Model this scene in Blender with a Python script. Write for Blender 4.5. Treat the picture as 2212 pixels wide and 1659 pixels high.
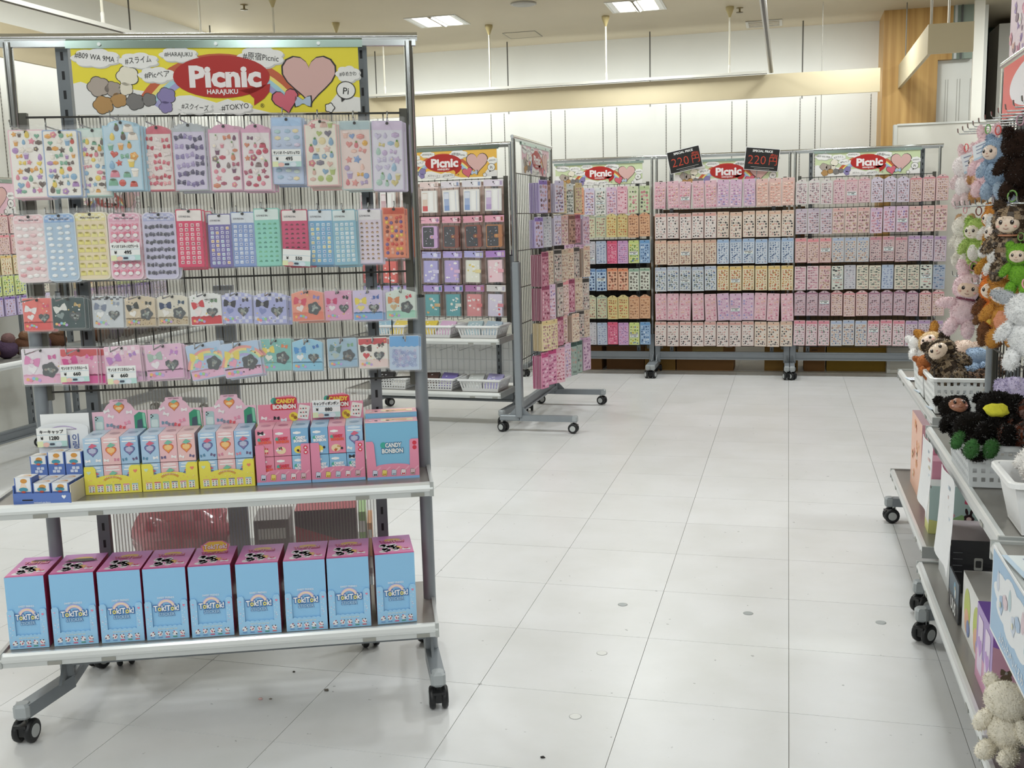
import bpy, math, random
import numpy as np
from mathutils import Matrix, Vector
PI = math.pi
rnd = random.Random(7)
S = bpy.context.scene
COL = S.collection
for o in list(bpy.data.objects):
    bpy.data.objects.remove(o)

# ------------------------------------------------------------------ camera, world, lamps, exposure
CAM_F, CAM_P, CAM_R, CAM_Y, CAM_H = 2248.79, 0.153567, 0.0256787, -0.260405, 1.3709


def make_camera():
    cy, sy, cp, sp = math.cos(CAM_Y), math.sin(CAM_Y), math.cos(CAM_P), math.sin(CAM_P)
    fwd = Vector((sy * cp, cy * cp, -sp))
    right = Vector((cy, -sy, 0))
    down = fwd.cross(right)
    R = math.cos(CAM_R) * right + math.sin(CAM_R) * down
    D = -math.sin(CAM_R) * right + math.cos(CAM_R) * down
    cam = bpy.data.objects.new('camera', bpy.data.cameras.new('camera'))
    cam.data.sensor_width = 36.0
    cam.data.lens = CAM_F / 2212 * 36.0
    cam.data.clip_start = 0.05
    m = Matrix((R, -D, -fwd)).transposed().to_4x4()
    m.translation = (0, 0, CAM_H)
    cam.matrix_world = m
    COL.objects.link(cam)
    S.camera = cam


make_camera()
W = bpy.data.worlds.new('world')
W.use_nodes = True
W.node_tree.nodes['Background'].inputs[0].default_value = (1.0, 0.97, 0.92, 1)
W.node_tree.nodes['Background'].inputs[1].default_value = 0.03
S.world = W
S.view_settings.view_transform = 'Standard'
S.view_settings.look = 'None'
S.view_settings.gamma = 1
S.view_settings.use_curve_mapping = False
S.view_settings.exposure = 0.0
CEIL = 3.1
LAMP_W = 17.5          # power of one recessed ceiling lamp
COVE_W = 4.4          # power per metre-run strip behind the pelmets
LAMP_X = [-4.65, -2.94, -1.23, 0.48, 2.19]
LAMP_Y = [(8.86, 1.12), (4.65, 1.55), (0.45, 0.85), (-1.65, 1.3), (-3.75, 1.3)]   # row, power share; both rows behind the camera are added to brighten rack fronts


def area(name, loc, rot, sx, sy, w, col=(0.93, 0.985, 1.0)):
    l = bpy.data.lights.new(name, 'AREA')
    l.shape = 'RECTANGLE'
    l.size, l.size_y = sx, sy
    l.energy = w
    l.color = col
    o = bpy.data.objects.new(name, l)
    o.location = loc
    o.rotation_euler = rot
    COL.objects.link(o)
    return o


for lx in LAMP_X:
    for ly, share in LAMP_Y:
        if ly > 8:      # the row in view: two narrow panels per fitting
            for dx in (-0.1, 0.1):
                area('ceiling_lamp_or_fill', (lx + dx, ly, CEIL - 0.004), (0, 0, 0), 0.13, 0.4, LAMP_W * share / 2)
        else:
            area('ceiling_lamp_or_fill', (lx, ly, CEIL - 0.004), (0, 0, 0), 0.36, 0.36, LAMP_W * share)
for x0 in (-3.4, -1.75, -0.1):   # cove tubes behind the back pelmet, washing the wall up and down
    area('cove_light', (x0, 9.92, 2.5), (PI / 2, 0, 0), 1.6, 0.08, COVE_W)
for y0 in (4.6, 6.3, 8.0):
    area('cove_light', (-4.62, y0, 2.5), (PI / 2, 0, PI / 2), 1.6, 0.08, COVE_W * 0.8)
area('cove_light', (1.02, 9.0, 2.46), (0, 0, 0), 0.06, 1.4, 0.5)
area('cove_light', (1.75, 9.0, 2.44), (PI / 2 - 0.5, 0, 0), 0.7, 0.06, 2.0)

# ------------------------------------------------------------------ helpers


def lin(c):
    return c / 12.92 if c <= 0.04045 else ((c + 0.055) / 1.055) ** 2.4


_cc = {}


def C(h):
    if not isinstance(h, str):
        return h
    if h not in _cc:
        _cc[h] = tuple(lin(int(h[i:i + 2], 16) / 255) for i in (0, 2, 4))
    return _cc[h]


def mix(a, b, t):
    a, b = C(a), C(b)
    return tuple(a[i] * (1 - t) + b[i] * t for i in range(3))


def nd(nt, typ, **k):
    n = nt.nodes.new(typ)
    for a, v in k.items():
        if a in n.inputs:
            n.inputs[a].default_value = v
        else:
            setattr(n, a, v)
    return n


def vmat(name, rough=0.5, metal=0.0, coat=0.0, bump=0.0, bscale=60.0, spec=0.5, noise=0.0, nscale=8.0, coat_bump=False, fac=None):
    """colour comes from the mesh's own colour attribute; noise mottles it, bump gives relief"""
    m = bpy.data.materials.new(name)
    m.use_nodes = True
    nt = m.node_tree
    b = nt.nodes['Principled BSDF']
    b.inputs['Roughness'].default_value = rough
    b.inputs['Metallic'].default_value = metal
    b.inputs['Specular IOR Level'].default_value = spec
    b.inputs['Coat Weight'].default_value = coat
    b.inputs['Coat Roughness'].default_value = 0.12
    a = nd(nt, 'ShaderNodeAttribute', attribute_name='Col')
    src = a.outputs['Color']
    tc = nd(nt, 'ShaderNodeTexCoord')
    if noise:
        n = nd(nt, 'ShaderNodeTexNoise', Scale=nscale, Detail=4.0)
        nt.links.new(tc.outputs['Object'], n.inputs['Vector'])
        mr = nd(nt, 'ShaderNodeMapRange')
        mr.inputs['To Min'].default_value = 1 - noise
        mr.inputs['To Max'].default_value = 1 + noise
        nt.links.new(n.outputs['Fac'], mr.inputs['Value'])
        mx = nd(nt, 'ShaderNodeMix', data_type='RGBA', blend_type='MULTIPLY')
        mx.inputs[0].default_value = 1
        nt.links.new(src, mx.inputs[6])
        nt.links.new(mr.outputs[0], mx.inputs[7])
        src = mx.outputs[2]
    nt.links.new(src, b.inputs['Base Color'])
    if bump:
        n = nd(nt, 'ShaderNodeTexNoise', Scale=bscale, Detail=3.0)
        nt.links.new(tc.outputs['Object'], n.inputs['Vector'])
        bp = nd(nt, 'ShaderNodeBump', Strength=bump, Distance=0.004)
        nt.links.new(n.outputs['Fac'], bp.inputs['Height'])
        nt.links.new(bp.outputs[0], b.inputs['Coat Normal' if coat_bump else 'Normal'])
    return m


M_card = vmat('printed_card', 0.45, coat=0.15)
M_film = vmat('card_in_film', 0.4, coat=0.55, bump=0.6, bscale=26, coat_bump=True)
M_puff = vmat('puffy_vinyl', 0.22, coat=0.3)
M_paint = vmat('grey_paint', 0.38, metal=0.25, noise=0.06, nscale=20)
M_chrome = vmat('chrome', 0.16, metal=1.0)
M_alu = vmat('aluminium', 0.3, metal=0.35, noise=0.04, nscale=12)
M_plast = vmat('plastic', 0.32)
M_rub = vmat('rubber', 0.45)
M_matte = vmat('matte_board', 0.75, noise=0.05, nscale=5)
M_fur = vmat('plush_fur', 0.95, bump=0.8, bscale=140, noise=0.22, nscale=45, spec=0.1)
M_cart = vmat('cardboard', 0.8, noise=0.10, nscale=9)
M_foil = vmat('shrink_film', 0.2, coat=1.0, bump=1.0, bscale=14, coat_bump=True)


def clear_mat(name, alpha, rough=0.1, tint='ffffff', bump=0.5, bscale=22, wave=0):
    m = bpy.data.materials.new(name)
    m.use_nodes = True
    nt = m.node_tree
    b = nt.nodes['Principled BSDF']
    b.inputs['Base Color'].default_value = (*C(tint), 1)
    b.inputs['Roughness'].default_value = rough
    b.inputs['Alpha'].default_value = alpha
    b.inputs['Specular IOR Level'].default_value = 0.8
    if bump:
        tc = nd(nt, 'ShaderNodeTexCoord')
        n = nd(nt, 'ShaderNodeTexNoise', Scale=bscale, Detail=3.0)
        nt.links.new(tc.outputs['Object'], n.inputs['Vector'])
        bp = nd(nt, 'ShaderNodeBump', Strength=bump, Distance=0.01)
        nt.links.new(n.outputs['Fac'], bp.inputs['Height'])
        nt.links.new(bp.outputs[0], b.inputs['Normal'])
    return m


M_bag = clear_mat('clear_bag', 0.09, 0.1, bump=0.9, bscale=17)
M_rib = clear_mat('ribbed_sheet', 0.10, 0.2, 'dcdcd2', bump=0)
M_ribw = clear_mat('ribbed_web', 0.5, 0.35, '9d9a92', bump=0)
M_case = clear_mat('frosted_plastic', 0.55, 0.35, 'eef1f2', bump=0)


def wall_mat(name, col, rough=0.6, noise=0.02, scale=3.0):
    m = bpy.data.materials.new(name)
    m.use_nodes = True
    nt = m.node_tree
    b = nt.nodes['Principled BSDF']
    b.inputs['Roughness'].default_value = rough
    tc = nd(nt, 'ShaderNodeTexCoord')
    n = nd(nt, 'ShaderNodeTexNoise', Scale=scale, Detail=5.0)
    nt.links.new(tc.outputs['Object'], n.inputs['Vector'])
    r = nd(nt, 'ShaderNodeValToRGB')
    c = C(col)
    r.color_ramp.elements[0].position = 0.3
    r.color_ramp.elements[1].position = 0.7
    r.color_ramp.elements[0].color = (*[v * (1 - noise) for v in c], 1)
    r.color_ramp.elements[1].color = (*[min(1, v * (1 + noise)) for v in c], 1)
    nt.links.new(n.outputs['Fac'], r.inputs['Fac'])
    nt.links.new(r.outputs[0], b.inputs['Base Color'])
    return m


M_wall = wall_mat('white_wall_paint', 'd9d8d0')
M_ceil = wall_mat('ceiling_paint', 'c9bda3')
M_pelm = wall_mat('beige_pelmet', 'cfc1a0')
M_crm = wall_mat('cream_partition', 'dcd8cc')


def floor_mat():
    m = bpy.data.materials.new('vinyl_tile')
    m.use_nodes = True
    nt = m.node_tree
    b = nt.nodes['Principled BSDF']
    tc = nd(nt, 'ShaderNodeTexCoord')
    oi = nd(nt, 'ShaderNodeObjectInfo')
    geo = nd(nt, 'ShaderNodeNewGeometry')
    n = nd(nt, 'ShaderNodeTexNoise', Scale=2.6, Detail=6.0, Roughness=0.6)
    nt.links.new(geo.outputs['Position'], n.inputs['Vector'])
    r = nd(nt, 'ShaderNodeValToRGB')
    r.color_ramp.elements[0].position = 0.33
    r.color_ramp.elements[1].position = 0.62
    r.color_ramp.elements[0].color = (*C('d6d6d4'), 1)
    r.color_ramp.elements[1].color = (*C('dedede'), 1)
    nt.links.new(n.outputs['Fac'], r.inputs['Fac'])
    v = nd(nt, 'ShaderNodeTexNoise', Scale=38.0, Detail=2.0)
    nt.links.new(geo.outputs['Position'], v.inputs['Vector'])
    sp = nd(nt, 'ShaderNodeMapRange')
    sp.inputs['From Min'].default_value = 0.24
    sp.inputs['From Max'].default_value = 0.27
    sp.inputs['To Min'].default_value = 0.55
    sp.inputs['To Max'].default_value = 1.0
    nt.links.new(v.outputs['Fac'], sp.inputs['Value'])
    pr = nd(nt, 'ShaderNodeMapRange')
    pr.inputs['To Min'].default_value = 0.975
    pr.inputs['To Max'].default_value = 1.02
    nt.links.new(oi.outputs['Random'], pr.inputs['Value'])
    mu = nd(nt, 'ShaderNodeMath', operation='MULTIPLY')
    nt.links.new(sp.outputs[0], mu.inputs[0])
    nt.links.new(pr.outputs[0], mu.inputs[1])
    mx = nd(nt, 'ShaderNodeMix', data_type='RGBA', blend_type='MULTIPLY')
    mx.inputs[0].default_value = 1
    nt.links.new(r.outputs[0], mx.inputs[6])
    nt.links.new(mu.outputs[0], mx.inputs[7])
    nt.links.new(mx.outputs[2], b.inputs['Base Color'])
    rr = nd(nt, 'ShaderNodeMapRange')
    rr.inputs['To Min'].default_value = 0.27
    rr.inputs['To Max'].default_value = 0.33
    nt.links.new(n.outputs['Fac'], rr.inputs['Value'])
    nt.links.new(rr.outputs[0], b.inputs['Roughness'])
    return m


M_floor = floor_mat()


def wood_mat():
    m = bpy.data.materials.new('oak_veneer')
    m.use_nodes = True
    nt = m.node_tree
    b = nt.nodes['Principled BSDF']
    b.inputs['Roughness'].default_value = 0.45
    tc = nd(nt, 'ShaderNodeTexCoord')
    mp = nd(nt, 'ShaderNodeMapping')
    mp.inputs['Scale'].default_value = (22, 22, 0.7)
    nt.links.new(tc.outputs['Object'], mp.inputs['Vector'])
    n = nd(nt, 'ShaderNodeTexNoise', Scale=1.0, Detail=6.0)
    nt.links.new(mp.outputs[0], n.inputs['Vector'])
    r = nd(nt, 'ShaderNodeValToRGB')
    r.color_ramp.elements[0].position = 0.3
    r.color_ramp.elements[1].position = 0.72
    r.color_ramp.elements[0].color = (*C('a67c42'), 1)
    r.color_ramp.elements[1].color = (*C('cfa766'), 1)
    nt.links.new(n.outputs['Fac'], r.inputs['Fac'])
    nt.links.new(r.outputs[0], b.inputs['Base Color'])
    return m


M_wood = wood_mat()


def emit_mat(name, col, st):
    m = bpy.data.materials.new(name)
    m.use_nodes = True
    nt = m.node_tree
    b = nt.nodes['Principled BSDF']
    b.inputs['Base Color'].default_value = (*C(col), 1)
    b.inputs['Emission Color'].default_value = (*C(col), 1)
    b.inputs['Emission Strength'].default_value = st
    return m


M_emit = emit_mat('lamp_diffuser', 'fffdf5', 3.0)

# ---- text outlines (Blender's own built-in typeface)
_tx = {}


def text_mesh(s, bold=0.0):
    k = (s, bold)
    if k in _tx:
        return _tx[k]
    cu = bpy.data.curves.new('t', 'FONT')
    cu.body = s
    cu.size = 1.0
    cu.resolution_u = 2
    cu.offset = bold
    cu.align_x = 'LEFT'
    ob = bpy.data.objects.new('t', cu)
    me = bpy.data.meshes.new_from_object(ob)
    vs = [(v.co.x, v.co.y) for v in me.vertices]
    fs = [tuple(p.vertices) for p in me.polygons]
    bpy.data.objects.remove(ob)
    bpy.data.curves.remove(cu)
    bpy.data.meshes.remove(me)
    if not vs:
        vs, fs = [(0, 0), (0.1, 0), (0, 0.1)], [(0, 1, 2)]
    xs = [p[0] for p in vs]
    ys = [p[1] for p in vs]
    _tx[k] = (vs, fs, min(xs), max(xs), min(ys), max(ys))
    return _tx[k]


EPS = 0.00035


def glyph_x(word, prefix, h, maxw, bold=0.0, cap=0.73):
    """offset from the centre of WORD to the middle of the last letter of PREFIX"""
    x0, x1 = text_mesh(word, bold)[2:4]
    k = h / cap
    sx = min(1.0, maxw / ((x1 - x0) * k))
    a, b = text_mesh(prefix, bold)[2:4]
    l0, l1 = text_mesh(prefix[-1], bold)[2:4]
    return (b - (l1 - l0) / 2 - (x0 + x1) / 2) * k * sx, (l1 - l0) * k * sx


class MB:
    """collects shapes; build() links them as ONE mesh object"""

    def __init__(s):
        s.v, s.f, s.c, s.m, s.s = [], [], [], [], []
        s.M = Matrix.Identity(4)
        s.flat = True

    def at(s, loc=(0, 0, 0), rz=0.0, rx=0.0, ry=0.0, sc=1.0):
        s.M = Matrix.Translation(loc) @ Matrix.Rotation(rz, 4, 'Z') @ Matrix.Rotation(ry, 4, 'Y') @ Matrix.Rotation(rx, 4, 'X') @ Matrix.Scale(sc, 4)
        return s

    def mesh(s, pts, faces, col, mi=0, sm=False):
        b = len(s.v)
        M = s.M
        for p in pts:
            s.v.append(tuple(M @ Vector(p)))
        col = C(col)
        for f in faces:
            s.f.append(tuple(i + b for i in f))
            s.c.append(col)
            s.m.append(mi)
            s.s.append(sm)

    def box(s, x0, x1, y0, y1, z0, z1, col, mi=0, cols=None):
        p = [(x0, y0, z0), (x1, y0, z0), (x1, y1, z0), (x0, y1, z0), (x0, y0, z1), (x1, y0, z1), (x1, y1, z1), (x0, y1, z1)]
        fs = [(0, 1, 5, 4), (1, 2, 6, 5), (2, 3, 7, 6), (3, 0, 4, 7), (4, 5, 6, 7), (3, 2, 1, 0)]  # front right back left top bottom
        if cols is None:
            s.mesh(p, fs, col, mi)
        else:
            for f, cc in zip(fs, cols):
                s.mesh([p[i] for i in f], [(0, 1, 2, 3)], cc, mi)

    def bbox(s, x0, x1, y0, y1, z0, z1, col, b=0.004, mi=0):
        """box with chamfered vertical edges and top rim"""
        o = [(x0 + b, y0), (x1 - b, y0), (x1, y0 + b), (x1, y1 - b), (x1 - b, y1), (x0 + b, y1), (x0, y1 - b), (x0, y0 + b)]
        cx, cy = (x0 + x1) / 2, (y0 + y1) / 2
        i_ = [(x + (b * .7 if x < cx else -b * .7), y + (b * .7 if y < cy else -b * .7)) for x, y in o]
        rings = [[(x, y, z0) for x, y in i_], [(x, y, z0 + b) for x, y in o], [(x, y, z1 - b) for x, y in o], [(x, y, z1) for x, y in i_]]
        s.loft(rings, col, mi, closed=True, caps=True)

    def loft(s, rings, col, mi=0, closed=True, caps=True, sm=False):
        n = len(rings[0])
        pts = [p for r in rings for p in r]
        fs = []
        for k in range(len(rings) - 1):
            for i in range(n if closed else n - 1):
                j = (i + 1) % n
                fs.append((k * n + i, k * n + j, (k + 1) * n + j, (k + 1) * n + i))
        s.mesh(pts, fs, col, mi, sm)
        if caps:
            s.mesh(rings[0], [tuple(range(n - 1, -1, -1))], col, mi)
            s.mesh(rings[-1], [tuple(range(n))], col, mi)

    def tube(s, path, r, col, n=8, mi=0, sm=True):
        path = [Vector(p) for p in path]
        rings = []
        for i, p in enumerate(path):
            a = path[max(0, i - 1)]
            b = path[min(len(path) - 1, i + 1)]
            d = (b - a).normalized()
            u = d.orthogonal().normalized() if abs(d.z) > .9 else d.cross(Vector((0, 0, 1))).normalized()
            w = d.cross(u)
            rr = r[i] if isinstance(r, (list, tuple)) else r
            rings.append([tuple(p + u * rr * math.cos(t) + w * rr * math.sin(t)) for t in (2 * PI * k / n for k in range(n))])
        s.loft(rings, col, mi, True, True, sm)

    def bar(s, a, b, r, col, mi=0):
        s.tube([a, b], r, col, 4, mi, False)

    def lathe(s, prof, col, n=14, mi=0, axis='Z', sm=True, cols=None):
        rings = []
        for r, h in prof:
            ring = []
            for k in range(n):
                t = 2 * PI * k / n
                x, y = r * math.cos(t), r * math.sin(t)
                ring.append({'Z': (x, y, h), 'X': (h, x, y), 'Y': (y, h, x)}[axis])
            rings.append(ring)
        if cols:
            for k in range(len(rings) - 1):
                s.loft([rings[k], rings[k + 1]], cols[k], mi, True, False, sm)
            s.mesh(rings[0], [tuple(range(n - 1, -1, -1))], cols[0], mi)
            s.mesh(rings[-1], [tuple(range(n))], cols[-1], mi)
        else:
            s.loft(rings, col, mi, True, True, sm)

    def ell(s, c, r, col, rot=None, nu=14, nv=9, mi=0, jit=0.0, seed=0, colf=None):
        R = rot or Matrix.Identity(3)
        rr = random.Random(seed)
        rings = []
        pts, fs, cs = [], [], []
        for i in range(nv + 1):
            ph = PI * i / nv
            for k in range(nu):
                t = 2 * PI * k / nu
                q = 1 + (rr.uniform(-jit, jit) if 0 < i < nv else 0)
                v = R @ Vector((r[0] * math.sin(ph) * math.cos(t) * q, r[1] * math.sin(ph) * math.sin(t) * q, r[2] * math.cos(ph) * q))
                pts.append((c[0] + v.x, c[1] + v.y, c[2] + v.z))
        for i in range(nv):
            for k in range(nu):
                j = (k + 1) % nu
                fs.append((i * nu + k, i * nu + j, (i + 1) * nu + j, (i + 1) * nu + k))
        if colf:
            b = len(s.v)
            s.mesh(pts, [], col)
            for f in fs:
                s.f.append(tuple(i + b for i in f))
                s.c.append(C(colf(rr)))
                s.m.append(mi)
                s.s.append(True)
        else:
            s.mesh(pts, fs, col, mi, True)

    # ---- flat print: 2D shapes on the plane y = 0 facing -Y, later layers a hair in front
    def art(s, pts, col, layer=1, mi=0, puff=0.0):
        y = -layer * EPS
        if puff:
            n = len(pts)
            cx = sum(p[0] for p in pts) / n
            cy = sum(p[1] for p in pts) / n
            rings = [[(p[0], y, p[1]) for p in pts], [(cx + (p[0] - cx) * .82, y - puff * .7, cy + (p[1] - cy) * .82) for p in pts], [(cx + (p[0] - cx) * .4, y - puff, cy + (p[1] - cy) * .4) for p in pts]]
            s.loft(rings, col, mi, True, False, True)
            s.mesh(rings[2], [tuple(range(n))], col, mi, True)
        else:
            s.mesh([(p[0], y, p[1]) for p in pts], [tuple(range(len(pts)))], col, mi)

    def text(s, t, cx, cy, h, col, layer=3, bold=0.0, rot=0.0, maxw=None, sx=1.0, mi=0, align='c', cap=0.73):
        """h = cap height; centred on (cx, cy)"""
        vs, fs, x0, x1, y0, y1 = text_mesh(t, bold)
        k = h / cap
        w = (x1 - x0) * k * sx
        if maxw and w > maxw:
            sx *= maxw / w
        mx = (x0 + x1) / 2 if align == 'c' else x0
        ca, sa = math.cos(rot), math.sin(rot)
        y = -layer * EPS
        pts = []
        for a, b in vs:
            px, py = (a - mx) * k * sx, (b - cap / 2) * k
            pts.append((cx + px * ca - py * sa, y, cy + px * sa + py * ca))
        s.mesh(pts, fs, col, mi)

    def build(s, name, mats, parent=None, loc=None, rz=None):
        me = bpy.data.meshes.new(name)
        me.from_pydata(s.v, [], s.f)
        for m in (mats if isinstance(mats, (list, tuple)) else [mats]):
            me.materials.append(m)
        n = len(s.f)
        if n:
            me.polygons.foreach_set('material_index', s.m)
            me.polygons.foreach_set('use_smooth', s.s)
            ca = me.color_attributes.new('Col', 'FLOAT_COLOR', 'CORNER')
            cnt = np.empty(n, dtype=np.int32)
            me.polygons.foreach_get('loop_total', cnt)
            cc = np.ones((n, 4), dtype=np.float32)
            cc[:, :3] = np.array(s.c, dtype=np.float32)
            ca.data.foreach_set('color', np.repeat(cc, cnt, axis=0).ravel())
        me.update()
        o = bpy.data.objects.new(name, me)
        COL.objects.link(o)
        if parent:
            o.parent = parent
        if loc is not None:
            o.location = loc
        if rz is not None:
            o.rotation_euler = (0, 0, rz)
        return o


def tag(o, label=None, cat=None, group=None, kind=None):
    for k, v in (('label', label), ('category', cat), ('group', group), ('kind', kind)):
        if v:
            o[k] = v
    return o


def thing(name, label, cat, loc=(0, 0, 0), rz=0.0, group=None, rx=0.0, ry=0.0):
    o = bpy.data.objects.new(name, None)
    COL.objects.link(o)
    o.empty_display_size = 0.05
    o.location = loc
    o.rotation_euler = (rx, ry, rz)
    return tag(o, label, cat, group)


def kids(o):
    return list(o.children)


def copy_tree(o, parent=None):
    c = o.copy()
    COL.objects.link(c)
    if parent:
        c.parent = parent
    for ch in o.children:
        copy_tree(ch, c)
    return c


def cp(o, parent, loc, rz=0.0):
    c = o.copy()
    COL.objects.link(c)
    c.parent = parent
    c.location = loc
    c.rotation_euler = (0, 0, rz)
    for ch in o.children:
        copy_tree(ch, c)
    return c


class Frame:
    """a rack's own axes: u along its face (viewer's right), v towards the viewer, z up"""

    def __init__(s, o, ang):
        s.o, s.a = Vector((o[0], o[1], 0)), ang
        s.U = Vector((math.cos(ang), math.sin(ang), 0))
        s.V = Vector((math.sin(ang), -math.cos(ang), 0))

    def p(s, u, v, z):
        return s.o + s.U * u + s.V * v + Vector((0, 0, z))


# ---- 2D shapes
def ell2(cx, cy, rx, ry=None, n=12, rot=0.0):
    ry = rx if ry is None else ry
    ca, sa = math.cos(rot), math.sin(rot)
    return [(cx + rx * math.cos(t) * ca - ry * math.sin(t) * sa, cy + rx * math.cos(t) * sa + ry * math.sin(t) * ca) for t in (2 * PI * k / n for k in range(n))]


def rr2(x0, y0, x1, y1, r, n=3):
    p = []
    for cx, cy, a in ((x1 - r, y1 - r, 0), (x0 + r, y1 - r, PI / 2), (x0 + r, y0 + r, PI), (x1 - r, y0 + r, 1.5 * PI)):
        for k in range(n + 1):
            t = a + PI / 2 * k / n
            p.append((cx + r * math.cos(t), cy + r * math.sin(t)))
    return p


def rc2(x0, y0, x1, y1):
    return [(x0, y0), (x1, y0), (x1, y1), (x0, y1)]


def rot2(p, cx, cy, a):
    ca, sa = math.cos(a), math.sin(a)
    return [(cx + (x - cx) * ca - (y - cy) * sa, cy + (x - cx) * sa + (y - cy) * ca) for x, y in p]


def heart2(cx, cy, r, n=14, rot=0.0):
    p = []
    for k in range(n):
        t = 2 * PI * k / n
        p.append((cx + r * (16 * math.sin(t) ** 3) / 17, cy + r * (13 * math.cos(t) - 5 * math.cos(2 * t) - 2 * math.cos(3 * t) - math.cos(4 * t)) / 17))
    return rot2(p, cx, cy, rot)[::-1]


def star2(cx, cy, r, k=5, inner=0.5, rot=0.0):
    return [(cx + (r if i % 2 == 0 else r * inner) * math.sin(PI * i / k + rot), cy + (r if i % 2 == 0 else r * inner) * math.cos(PI * i / k + rot)) for i in range(2 * k)][::-1]


def flower2(cx, cy, r, k=5, n=4):
    m = k * n
    return [(cx + r * (1 + .13 * math.cos(k * t)) * math.cos(t), cy + r * (1 + .13 * math.cos(k * t)) * math.sin(t)) for t in (2 * PI * i / m for i in range(m))]


def bow2(cx, cy, r, rot=0.0):
    p = [(0, .22), (.55, .62), (1, .7), (1.05, 0), (.95, -.6), (.5, -.5), (.15, -.25), (-.15, -.25), (-.5, -.5), (-.95, -.6), (-1.05, 0), (-1, .7), (-.55, .62)]
    return rot2([(cx + x * r, cy + y * r) for x, y in p][::-1], cx, cy, rot)


def cloud2(cx, cy, w, h, k=7, seed=0):
    r = random.Random(seed)
    p = []
    for i in range(k):
        a0, a1 = 2 * PI * i / k, 2 * PI * (i + 1) / k
        for j in range(5):
            t = a0 + (a1 - a0) * j / 5
            q = 0.86 + 0.16 * math.sin(PI * j / 5)
            p.append((cx + w / 2 * q * math.cos(t), cy + h / 2 * q * math.sin(t)))
    return p


def drop2(cx, cy, r):
    return [(cx + r * .6 * math.sin(t) * (1 - .35 * math.cos(t)), cy + r * math.cos(t)) for t in (2 * PI * i / 9 for i in range(9))][::-1]


def arc2(cx, cy, r0, r1, a0, a1, n=16, sy=1.0):
    o = [(cx + r1 * math.cos(a0 + (a1 - a0) * i / n), cy + sy * r1 * math.sin(a0 + (a1 - a0) * i / n)) for i in range(n + 1)]
    i_ = [(cx + r0 * math.cos(a0 + (a1 - a0) * i / n), cy + sy * r0 * math.sin(a0 + (a1 - a0) * i / n)) for i in range(n, -1, -1)]
    return o + i_

# ------------------------------------------------------------------ the setting
def struct(name, mb, mat, parent=None):
    o = mb.build(name, mat, parent)
    if not parent:
        o['kind'] = 'structure'
    return o


def slab(name, x0, x1, y0, y1, z0, z1, mat, col='ffffff', parent=None):
    m = MB()
    m.box(x0, x1, y0, y1, z0, z1, col)
    return struct(name, m, mat, parent)


TS = 0.45
fl = slab('floor', -7.5, 9, -8, 13, -0.08, -0.0035, M_cart, '8f8b82')
cells = []
Minv = S.camera.matrix_world.inverted()
for i in range(-16, 9):
    for j in range(-8, 24):
        x0, y0 = 0.022 + TS * i, 2.38 + TS * j
        q = Minv @ Vector((x0 + TS / 2, y0 + TS / 2, 0))
        vis = q.z < 0 and abs(q.x / -q.z) < 0.56 and abs(q.y / -q.z) < 0.44
        cells.append((0 if vis else 1, -q.z if vis else 0, x0, y0))
cells.sort()
tm = MB()
tm.box(0, TS - 0.0018, 0, TS - 0.0018, -0.0035, 0, 'ffffff')
t0 = tm.build('tile', M_floor, fl)
far = MB()
for k, (h, d, x0, y0) in enumerate(cells):
    if h == 0 and k < 298:
        o = t0 if k == 0 else t0.copy()
        if k:
            COL.objects.link(o)
        o.location = (x0, y0, 0)
    else:
        far.at((x0, y0, 0))
        far.box(0, TS - 0.0018, 0, TS - 0.0018, -0.0035, 0, 'ffffff')
tag(far.build('tile_field', M_floor, fl), kind='stuff')
m = MB()
m.box(-5, 3.5, 9.42, 9.445, 0, 0.004, 'a39d90')
struct('trim_1', m, M_paint)

slab('ceiling', -7.5, 9, -8, 13, CEIL, CEIL + 0.1, M_ceil)
wb = slab('wall_back', -5.0, 1.25, 10.39, 10.5, 0, CEIL, M_wall)
m = MB()
m.box(-0.004, 0.004, -0.0025, 0, 0, 1.6, '8f8c84')
for k in range(64):
    m.box(-0.002, 0.002, -0.0032, -0.0024, k * .025 + .004, k * .025 + .016, '35332f')
c0 = None
for x in (-4.776, -4.638, -4.156, -4.018, -3.536, -3.398, -2.915, -2.778, -2.296, -2.155, -1.777, -1.638, -1.158, -1.02, -0.535, -0.396, 0.09, 0.229, 0.719):
    c = c0.copy() if c0 else m.build('slot_channel', M_paint, wb)
    if c0:
        COL.objects.link(c)
    c0 = c0 or c
    c.location = (x, 10.39, 0.86)
wl = slab('wall_left', -5.12, -5.0, 1.0, 10.5, 0, CEIL, M_wall)
for y in (4.6, 5.3, 5.44, 5.95, 6.09, 6.59, 6.73, 7.2, 7.34, 7.9, 8.04, 8.6, 8.74):
    c = c0.copy()
    COL.objects.link(c)
    c.parent = wl
    c.location = (-5.0, y, 0.86)
    c.rotation_euler = (0, 0, PI / 2)
slab('wall_front', -7.5, 9, -8.1, -8.0, 0, CEIL, M_wall)
slab('wall_right', 9, 9.1, -8.1, 13, 0, CEIL, M_wall)
slab('wall_column', 0.775, 1.222, 9.9, 10.39, 0, CEIL, M_wood)
slab('wall_column_upper', 1.222, 1.335, 9.9, 9.96, 2.66, CEIL, M_wood)
slab('wall_glass_upper', 1.335, 1.5, 9.9, 9.94, 2.66, CEIL, M_matte, '8d998c')
slab('trim_7', 1.345, 1.365, 9.88, 9.9, 2.66, CEIL, M_paint, 'c3c6c4')
slab('trim_8', 1.395, 1.41, 9.88, 9.9, 2.66, CEIL, M_paint, '5a5c5a')
ww = slab('wall_alcove', 1.222, 1.62, 9.96, 10.06, 0, CEIL, M_wall)
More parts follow.
